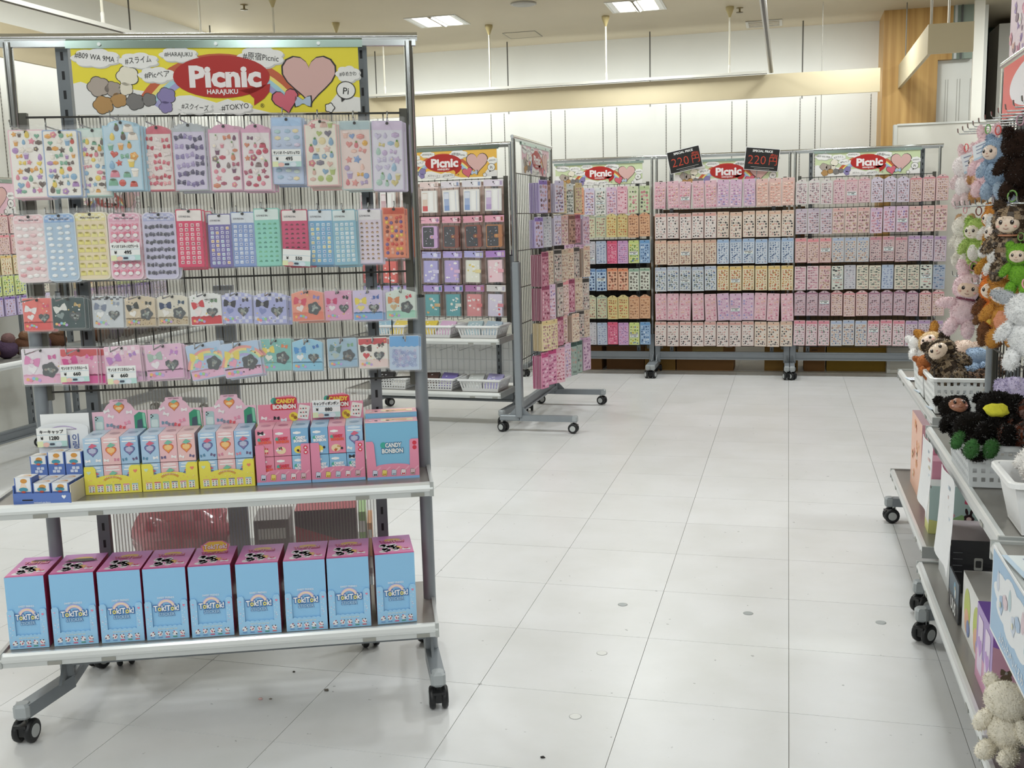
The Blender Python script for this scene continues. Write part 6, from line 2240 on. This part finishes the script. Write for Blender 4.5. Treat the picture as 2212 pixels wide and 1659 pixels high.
def plush(loc, rz, sc, fc, label, ears='rabbit', face='f2d9c6', belly=None, limb=None, earc=None, patch=None, pose='hang', loop='e9b3b9', rx=0.0, ry=0.0, seed=0, collar=None, group=None, L=.008):
    t = thing('plush_toy', label, 'plush toy', loc, rz, group, rx, ry)
    t.scale = (sc, sc, sc)
    limb = limb or fc
    earc = earc or fc
    m = MB()
    fur(m, (0, 0, 0), (.046, .038, .056), fc, None, 700, L, seed, patch)
    if belly:
        m.ell((0, -.016, -.004), (.033, .027, .042), belly, None, 12, 8)
    b = m.build('body', M_fur, t)
    m = MB()
    fur(m, (0, -.004, .088), (.057, .048, .051), fc, None, 900, L, seed + 1, patch)
    h = m.build('head', M_fur, t)
    if face:
        m = MB()
        m.ell((0, -.036, .084), (.038, .02, .031), face, None, 16, 10)
        m.build('face', M_plast, h)
        for s in (-1, 1):
            m = MB()
            m.ell((s * .017, -.0535, .088), (.0062, .004, .0075), '2a1a14', None, 10, 7)
            m.ell((s * .017 + .002, -.0572, .091), (.0018, .001, .002), 'f8f8f8', None, 6, 5)  # white dot paints a glint onto the eye
            m.build('eye', M_plast, h)
        m = MB()
        m.ell((0, -.0562, .078), (.0035, .0025, .0025), 'd9a08c', None, 8, 6)
        m.tube([(-.008, -.0545, .068), (0, -.0555, .0655), (.008, -.0545, .068)], .0009, '8a4a42', 5)
        m.build('muzzle', M_plast, h)
        if seed % 2 == 0:
            m = MB()
            for s in (-1, 1):
                m.ell((s * .026, -.05, .074), (.006, .003, .004), 'eeb3a6', None, 8, 6)
            m.build('cheek', M_plast, h)
    if collar:
        m = MB()
        m.tube([(.034 * math.cos(a), -.006 + .032 * math.sin(a), .046) for a in (2 * PI * i / 14 for i in range(15))], .0035, collar, 6)
        m.build('collar', M_plast, t)
    for s in (-1, 1):
        m = MB()
        if ears == 'rabbit':
            fur(m, (s * .034, .004, .152), (.02, .014, .04), earc, R3('Y', s * .45), 300, L, seed + 3 + s)
        elif ears == 'long':
            fur(m, (s * .062, 0, .125), (.02, .013, .048), earc, R3('Y', s * 1.25), 300, L, seed + 3 + s)
        elif ears == 'cat':
            fur(m, (s * .036, .002, .136), (.02, .012, .024), earc, R3('Y', s * .4), 240, L, seed + 3 + s)
        else:
            fur(m, (s * .046, .004, .128), (.021, .013, .021), earc, None, 240, L, seed + 3 + s)
        m.build('ear', M_fur, t)
        m = MB()
        a = {'hang': .7, 'open': 1.35, 'sit': .5}[pose]
        fur(m, (s * (.062 if pose == 'open' else .055), -.012, .02), (.02, .02, .04), limb, R3('Y', s * a * -1), 300, L, seed + 7 + s, patch)
        m.build('arm', M_fur, t)
        m = MB()
        if pose == 'sit':
            fur(m, (s * .03, -.045, -.045), (.023, .04, .024), limb, None, 300, L, seed + 9 + s, patch)
        else:
            fur(m, (s * .031, -.012, -.067), (.024, .026, .037), limb, R3('Y', s * -.25), 300, L, seed + 9 + s, patch)
        m.build('leg', M_fur, t)
    if loop:
        m = MB()
        m.tube([(.014 * math.sin(a), 0, .152 + .018 * (1 - math.cos(a))) for a in (2 * PI * i / 12 for i in range(13))], .0028, loop, 6)
        m.build('hang_loop', M_plast, t)
    return t


PL = [  # x, y, z, rz, scale, fur, label, options
    (.515, 3.45, 1.447, -1.1, .66, 'fcf4f4', 'white and pink fluffy plush rabbit at the far end of the top row', dict(ears='rabbit', earc='f3d9dc', limb='f3dfe0', face=None, loop='e86a6a')),
    (.53, 3.27, 1.455, -1.2, .6, 'd9b08a', 'tan plush toy squeezed between white and pink ones, top row', dict(ears='round', limb='c99a6a', loop='e86a6a')),
    (.515, 3.1, 1.475, -1.0, .66, 'f8dadf', 'pink plush rabbit beside the blue one in the top row', dict(ears='rabbit', face=None, loop='7fc06a')),
    (.5, 2.87, 1.462, -.9, .62, '9db4cc', 'blue-grey plush toy with pale face in the top row', dict(ears='cat', face='f2dccb', loop='e8605a', limb='b3c6da')),
    (.515, 2.69, 1.46, -2.7, .68, '2e211b', 'dark brown plush bear seen from behind in the top row', dict(ears='round', face=None, limb='33251e', loop='c9a0b0', L=.008)),
    (.56, 3.05, 1.395, -1.3, .62, 'a9b3c0', 'grey fluffy plush toy low behind the blue one, top row', dict(ears='round', face=None)),
    (.56, 2.62, 1.42, -1.2, .6, '8fa0b6', 'slate plush toy cut by the frame edge in the top row', dict(ears='round', face='f2dccb')),
    (.52, 3.22, 1.258, -.8, .66, 'b4cf74', 'lime green plush toy with white paws in the middle row', dict(ears='round', limb='bcd57e', face='f4ead9', belly='f3f1ea', loop='8a4a42', L=.009)),
    (.505, 3.36, 1.27, -1.1, .62, 'f1ece2', 'white plush toy peeping out left of the lime green one', dict(ears='round', earc='d9b58a', face=None)),
    (.535, 3.02, 1.21, -.9, .68, 'cf9c48', 'golden plush toy hanging low in the middle row', dict(ears='round', face=None, L=.009)),
    (.535, 3.06, 1.30, -.9, .58, 'e09a4a', 'orange and white plush toy high in the middle row', dict(ears='cat', limb='f3efe8', face='f4e9dc')),
    (.515, 2.87, 1.262, -.9, .64, 'f2f1ee', 'white plush toy between orange and tabby ones in the middle row', dict(ears='round', face='f4e2d3', limb='f6f5f2')),
    (.5, 2.66, 1.28, -.45, .72, '4a3c30', 'dark tabby plush toy with pale face in the middle row', dict(ears='cat', patch='a08a70', face='f0d9c4', loop='7fae5a', collar='c98a6a')),
    (.515, 2.62, 1.225, -.5, .5, '7fb83f', 'bright green plush toy at the frame edge in the middle row', dict(ears='round', face='f0d9c4', loop='7fae5a')),
    (.482, 3.17, 1.094, -.18, .74, 'fae0e5', 'big pink plush rabbit facing out at the far end of the lowest row', dict(ears='rabbit', face='f6dcc6', pose='open', collar='7a2f4a', loop='d9a0b0', ry=.18)),
    (.55, 3.13, 1.13, -.8, .62, 'e9e9ea', 'white and black plush toy behind the pink rabbit', dict(ears='long', earc='1e1b1b', limb='221e1e', face='f2e6da')),
    (.53, 3.0, 1.075, -.8, .62, '7a5238', 'brown plush toy under the orange hood, lowest row', dict(ears='round', face=None, limb='7f5a3e')),
    (.51, 2.86, 1.115, -.7, .68, 'e8853a', 'orange plush fox with yellow belly in the lowest row', dict(ears='cat', limb='7a5238', belly='f0d060', face='f4e3cf', loop='e8853a')),
    (.505, 2.7, 1.115, -.6, .7, 'c98f45', 'tan plush monkey with white muzzle in the lowest row', dict(ears='round', face='f4e9e0', belly='e8a07f', loop='f0b840')),
    (.5, 2.46, 1.095, -.5, .7, 'f0f0f0', 'white plush rabbit with grey ears at the frame edge', dict(ears='long', earc='b9bcc0', face=None, loop='e8a0a8', L=.009)),
    # in baskets
    (0.557, 4.220, 0.818, -.3, 0.82, 'd9bd94', 'cream plush doll with brown ear lying in the far basket', dict(ears='rabbit', earc='b5803c', limb='efe9e2', face='f4dccb', pose='sit', loop=None, rx=-.5, ry=-.5)),
    (0.513, 4.288, 0.813, .3, 0.7, 'f4f2f0', 'white plush toy leaning at the left of the far basket', dict(ears='round', face=None, pose='sit', loop=None, rx=-.7)),
    (0.639, 4.182, 0.809, -.4, 0.7, 'e9d3c4', 'pale peach plush toy at the right of the far basket', dict(ears='round', face=None, pose='sit', loop=None, rx=-.8)),
    (0.561, 3.872, 0.818, -.25, 0.94, '3f342b', 'dark tabby plush doll with pale face in the near basket', dict(ears='cat', patch='8d7a62', face='f3dcc6', pose='sit', loop=None, rx=-.45, ry=-.6)),
    (0.639, 3.949, 0.809, -.5, 0.7, 'a9bed6', 'pale blue plush toy behind the tabby doll in the basket', dict(ears='round', face=None, pose='sit', loop=None, rx=-.8)),
    (0.503, 3.969, 0.794, .4, 0.58, 'c07a4a', 'rusty brown plush toy at the back left of the near basket', dict(ears='round', face=None, pose='sit', loop=None, rx=-.8)),
    (0.663, 3.824, 0.799, -1.0, 0.7, '7a5f4c', 'spotted brown plush toy at the right of the near basket', dict(ears='round', patch='2e241e', face=None, pose='sit', loop=None, rx=-.9)),
    (0.566, 2.933, 0.838, -.4, 0.86, 'cfc6e2', 'lilac plush toy on top of the frosted basket', dict(ears='round', face=None, pose='sit', loop=None, rx=-.9)),
    (0.445, 2.894, 0.804, .3, 0.7, '15120f', 'black plush toy at the far left of the frosted basket', dict(ears='round', face='a8745a', pose='sit', loop=None, rx=-.7)),
    (0.513, 2.788, 0.818, -.2, 0.9, '14110f', 'large black plush toy in the middle of the frosted basket', dict(ears='round', face=None, pose='sit', loop=None, rx=-.9, earc='14110f')),
    (0.460, 2.749, 0.789, .1, 0.74, '161310', 'black plush toy with green paws near the frosted basket front', dict(ears='round', limb='3f6a3a', face=None, pose='sit', loop=None, rx=-.9)),
    (0.575, 2.759, 0.818, -.6, 0.82, '241812', 'black and rust plush toy at the right of the frosted basket', dict(ears='cat', earc='8a4a30', patch='5a2f1f', face=None, pose='sit', loop=None, rx=-.9)),
    (0.575, 2.952, 0.818, -.6, 0.66, '9a78b4', 'purple plush toy at the far right of the frosted basket', dict(ears='round', face=None, pose='sit', loop=None, rx=-.9)),
    (0.557, 2.449, 0.809, -.4, 0.82, 'f3f0ec', 'white plush toy with brown cap in the white tub', dict(ears='round', earc='8f5a34', face=None, pose='sit', loop=None, rx=-.8)),
    (0.557, 2.372, 0.775, -.4, 0.74, 'b5762c', 'golden brown plush toy in front in the white tub', dict(ears='round', face=None, pose='sit', loop=None, rx=-1.1)),
    (.452, 2.215, .30, -.6, 0.78, 'f1ead9', 'cream fluffy plush toy on the bottom shelf by the frame corner', dict(ears='round', face=None, pose='sit', loop=None, L=.007)),
]
for i, (x, y, z, rz, sc, fc, lab, kw) in enumerate(PL):
    plush((x, y, z), rz, sc, fc, lab, seed=i * 13, **kw)
m = MB()
m.ell((0, 0, 0), (.03, .022, .016), 'e6e04a', None, 10, 7, jit=.15, seed=2)
tag(m.build('plush_chick', M_fur, None, (.503, 2.74, .885)), 'tiny yellow plush chick on the black toys in the frosted basket', 'plush toy')


def paper_tag(loc, rz, w, h, label, rx=0.0, ry=0.0, c='eef2f8'):
    m = MB()
    m.box(-w / 2, w / 2, 0, .0008, -h / 2, h / 2, c)
    for k in range(3):
        m.art(rc2(-w * .35, h * (.3 - .22 * k), w * (.1 + .1 * k), h * (.36 - .22 * k)), '8f98b4', 1)
    m.art(rc2(-w * .5, -h * .5, w * .5, -h * .38), 'c3d9ec', 1)
    o = m.build('price_card', M_card, None, loc, rz)
    o.rotation_euler = (rx, ry, rz)
    return tag(o, label, 'price card')


paper_tag((.505, 3.3, 1.51), -.7, .05, .055, 'white price card hung before the pink plush in the top row', 0, -.25)
paper_tag((.475, 2.9, 1.525), -.6, .06, .045, 'white price card lying over the blue-grey plush head', -.4, -.35)
paper_tag((.53, 2.85, 1.36), -.9, .05, .05, 'white tag with brown print above the tabby plush')
for k, y in enumerate((4.54, 4.22, 3.86)):
    paper_tag((.507, y, .6915), -PI / 2 + .15, .075, .045, ('farthest', 'middle', 'nearest')[k] + ' of three price cards on the far right shelf edge', -PI / 2)
basket((.586, 4.22, .6865), 0, .2, .3, .125, 'white plastic basket of cream dolls, farther on the right shelf', 'eef0ef')
basket((.586, 3.896, .6865), 0, .2, .3, .125, 'white plastic basket of tabby dolls, nearer on the right shelf', 'eef0ef')
basket((.537, 2.885, .6865), 0, .2, .32, .11, 'frosted plastic basket of black plush toys on the right shelf', 'e9edf0', mat=M_case)
basket((.56, 2.41, .6865), 0, .19, .2, .12, 'smooth white plastic tub beside the frosted basket', 'f4f4f4', holes='plain', taper=.75)
m = MB()
m.box(-.02, .02, 0, .001, -.015, .015, 'c9a86a')
m.text('OK', 0, .006, .009, '5a3f24', 2, .03, maxw=.02)
m.text('DAY', 0, -.007, .009, '5a3f24', 2, .03, maxw=.028)
tag(m.build('gift_tag', M_card, None, (.665, 3.742, .765), 0), 'small gold tag on the near corner of the tabby doll basket', 'tag')

# cartons on the lower shelves
def side_carton(x0, y1, z, w, d, h, cols_, label, deco=None, name='toy_carton'):
    """near face towards -Y at y1 - d ... local: x 0..w towards +X, y 0..d away from camera"""
    t = thing(name, label, 'carton', (x0, y1 - d, z))
    f, s, tp = cols_
    m = MB()
    m.box(0, w, 0, d, 0, h, f, cols=(f, s, f, s, tp, f))
    m.build('carton_body', M_card if name != 'black_carton' else M_foil, t)
    m = MB()
    if deco:
        deco(m, w, d, h)
        m.at()
        m.build('carton_print', M_card, t)
    return t


def left_m(m, d):
    """print on the face towards -X: art x runs from far (0) to near (d)"""
    return m.at((0, d, 0), rz=-PI / 2)


def deco_bunny(m, w, d, h):
    m.art(rc2(0, 0, w, h), 'c3dbd9', 1)
    m.art([(0, 0), (w, 0), (w, h * .2), (w * .7, h * .3), (w * .3, h * .22), (0, h * .3)], 'dfe08f', 2)
    m.art([(w * .2, h * .24), (w * .45, h * .42), (w * .7, h * .26)], '9fc88a', 2)
    for x, y, c in ((.55, .72, 'e0607f'), (.28, .4, 'f0a0b4'), (.55, .34, '3a2028'), (.78, .36, 'f2d9d3'), (.8, .75, 'f2c9cf')):
        motif(m, 'flower', x * w, y * h, .02, c, rnd, 3)
        m.art(ell2(x * w - .008, y * h + .026, .005, .013, 8, .2), c, 3)
        m.art(ell2(x * w + .008, y * h + .026, .005, .013, 8, -.2), c, 3)
        m.art(ell2(x * w, y * h, .009, .008, 10), 'f4d3d0', 8)
    left_m(m, d)
    m.art(rc2(0, 0, d, h), 'e9e9e2', 1)
    m.art(rc2(0, 0, d, h * .2), 'dfe08f', 2)


def deco_pink(m, w, d, h):
    m.art(rc2(0, 0, w, h), 'e79bb4', 1)
    for k in range(6):
        motif(m, 'bow', w * (.2 + .3 * (k % 3)), h * (.25 + .4 * (k // 3)), .014, ('9a2f50', 'e9b04a', 'c94a70')[k % 3], rnd, 2)
    left_m(m, d)
    m.art(rc2(0, 0, d, h), 'eeb6c6', 1)
    m.art(rr2(d * .12, h * .1, d * .88, h * .9, .01), 'e690aa', 2)
    for k in range(8):
        motif(m, 'heart', d * (.2 + .2 * (k % 4)), h * (.3 + .4 * (k // 4)), .015, ('f6e3e6', 'd85f82')[k % 2], rnd, 3)
    top_m(m, (w / 2, 0, h))
    m.art(rr2(-w * .4, d * .1, w * .4, d * .9, .01), 'f0bccd', 1)


def deco_black(m, w, d, h):
    m.art(rr2(w * .5, h * .45, w * .68, h * .68, .004), 'd3d4d0', 1)
    m.art(rr2(w * .53, h * .5, w * .65, h * .63, .003), '4a4a4c', 2)
    m.art([(w * .1, h * .22), (w * .17, h * .22), (w * .135, h * .32)], '0c0c0e', 1)
    for k in range(4):
        m.art(rc2(w * .06, h * (.4 + .12 * k), w * .26, h * (.415 + .12 * k)), '6a6c70', 1)
    top_m(m, (w / 2, 0, h))
    m.art(rc2(-w / 2, 0, w / 2, d), 'a49a9c', 1)
    left_m(m, d)
    m.art(rc2(0, 0, d, h), 'd0d3d4', 1)


def deco_white(m, w, d, h):
    left_m(m, d)
    for k in range(2):
        x0 = d * (.06 + .47 * k)
        m.art(ell2(x0 + d * .2, h * .5, d * .16, h * .34, 16), 'c3cf52', 2)
        m.art(ell2(x0 + d * .2, h * .3, d * .12, h * .2, 14), 'e9b58f', 3)
        m.art(ell2(x0 + d * .28, h * .22, d * .08, h * .14, 12), '7f8fc0', 4)


def deco_purple(m, w, d, h):
    m.art(rc2(0, 0, w, h), 'dba6bc', 1)
    m.art([(0, h), (w, h), (w, h * .62), (w * .5, h * .7), (0, h * .82)], '9a6ac0', 2)
    for k, c in enumerate(('6a5a48', 'b84a50', '8a6ab8', '8aa04a', 'd08a4a', '6a8ab0')):
        x, y = w * (.2 + .27 * (k % 3)), h * (.42 - .22 * (k // 3))
        motif(m, 'bow', x, y + .016, .012, c, rnd, 3)
        m.art(ell2(x, y, .013, .012, 12), c, 3)
    m.text('Collect them all', w * .45, h * .07, .006, '4a2f5a', 3, .02, maxw=w * .7)
    left_m(m, d)
    m.art(rc2(0, 0, d, h), 'a88ac9', 1)
    m.art(rc2(0, 0, d, h * .4), 'dca0c0', 2)
    for k in range(2):
        m.art(rr2(d * (.12 + .45 * k), h * .15, d * (.42 + .45 * k), h * .88, .008), 'e6d6ec', 3)
        m.art(heart2(d * (.27 + .45 * k), h * .5, .03, 14), 'b98ad0', 4)


def deco_orange(m, w, d, h):
    left_m(m, d)
    m.art(rc2(0, 0, d, h), 'f2c0a8', 1)
    for k in range(14):
        motif(m, 'flower', rnd.uniform(.1, .9) * d, rnd.uniform(.1, .9) * h, .022, rnd.choice(('e8935a', 'f0b07f', 'd9785a', 'f4d6c3')), rnd, 2)


ZA, ZB = .2355, .2325
side_carton(.52, 4.62, ZA, .22, .34, .31, ('efb6c0', 'f2c0a8', 'f0c9d2'), 'tall peach carton with orange flowers on the far right lower shelf', deco_orange)
side_carton(.535, 4.24, ZA, .2, .17, .27, ('e9a3b8', 'eebccb', 'f0bccd'), 'pink carton with raised window behind the pale blue toy carton', deco_pink)
side_carton(.52, 4.06, ZA, .22, .1, .24, ('e79bb4', 'eeb6c6', 'eeb3c6'), 'pink carton with bow prints just behind the pale blue toy carton', deco_pink)
side_carton(.5, 3.95, ZA, .24, .1, .175, ('c3dbd9', 'e9e9e2', 'd9e6e3'), 'pale blue toy carton with flower rabbits on a yellow meadow', deco_bunny)
side_carton(.485, 3.465, ZB, .135, .22, .165, ('26262c', 'd0d3d4', 'a49a9c'), 'black film-wrapped carton with white label on the right lower shelf', deco_black, 'black_carton')
side_carton(.68, 3.3, ZB, .15, .24, .14, ('2a2a30', '2a2a30', '8f8587'), 'second black film-wrapped carton further back on the right lower shelf', None, 'black_carton')
t = thing('sign_card', 'black card with white letters leaning before the black cartons', 'sign card', (.472, 3.15, ZB), -PI / 2)
m = MB()
m.at((.085, 0, 0))
m.box(-.085, .085, 0, .004, 0, .115, '2c2e33')
m.art(rc2(-.085, .05, .085, .115), '2f4a5c', 1)
m.art(ell2(.02, .08, .02, .022, 12), '4f8fae', 2)
m.art(ell2(.03, .07, .01, .014, 10), 'e6e2d9', 3)
m.art(ell2(.025, .085, .007, .006, 8), 'e8b45a', 4)
m.text('UUS', .0, .026, .036, 'f4f4f2', 3, .03, maxw=.15)
m.build('card', M_card, t)
side_carton(.48, 2.965, ZB, .19, .3, .165, ('f0f0ee', 'f3f3f0', 'dcdad6'), 'white carton with lime pear print on the right lower shelf', deco_white)
side_carton(.465, 2.655, ZB, .15, .205, .19, ('dba6bc', 'a88ac9', '7f5ab4'), 'purple and pink toy carton with rows of small prints, near the frame edge', deco_purple)
# posters hung on the shelf lips
for y0, y1, z1, z0, l in ((3.48, 3.23, .672, .468, 'white paper notice hanging from the shelf lip, farther one'), (3.06, 2.8, .672, .43, 'white paper notice hanging from the shelf lip, nearer one')):
    t = thing('paper_notice', l, 'notice', (.427, y0, z1), -PI / 2)
    m = MB()
    n = 8
    w = y0 - y1
    rows_ = [[(w * i / n, -.004 * math.sin(i * .9) - .012 * (j / 4) ** 2, -(z1 - z0) * j / 4) for i in range(n + 1)] for j in range(5)]
    m.loft(rows_, 'eff0f2', closed=False, caps=False)
    b = m.build('paper', M_card, t)
    b.modifiers.new('thick', 'SOLIDIFY').thickness = .0012
    m = MB()
    for k in range(7):
        m.art(rr2(w * .1, -(z1 - z0) * (.16 + .11 * k), w * rnd.uniform(.5, .9), -(z1 - z0) * (.12 + .11 * k), .002, 1), ('b9c9d6', 'e0b9b4', 'cfc3a4')[k % 3], 1)
    m.at((0, -.018, 0))
    m.build('print', M_card, t)
t = thing('poster', 'blue and white poster hanging from the nearest right shelf', 'poster', (.418, 2.235, .695), -PI / 2)
m = MB()
w, h = .42, .18
m.box(0, w, -.002, 0, -h, 0, 'f2f4f6')
m.build('board', M_card, t)
m = MB()
m.at((0, -.002, 0))
m.art(rc2(.006, -h + .006, w - .006, -.006), '9fc3e3', 1)
m.art(cloud2(w * .5, -h * .42, w * .86, h * .66, 9), 'f0f3f6', 2)
for k in range(9):
    motif(m, ('drop', 'flower', 'cloud')[k % 3], w * (.16 + .09 * k), -h * (.3 + .2 * ((k * 5) % 3) / 2), .022, ('cfd9e9', 'a9c3e0', 'e0c9d2', 'b9d2d9')[k % 4], rnd, 3 + k % 3)
m.text('ふわふわぬいぐるみ', w * .5, -h * .86, .018, 'e6eef6', 3, .02, maxw=w * .85)
m.build('print', M_card, t)
paper_tag((.47, 2.1, .6955), -PI / 2 + .1, .14, .09, 'pale blue and yellow price card lying on the nearest right shelf', -PI / 2, 0, 'e6eef0')
bpy.context.view_layer.update()
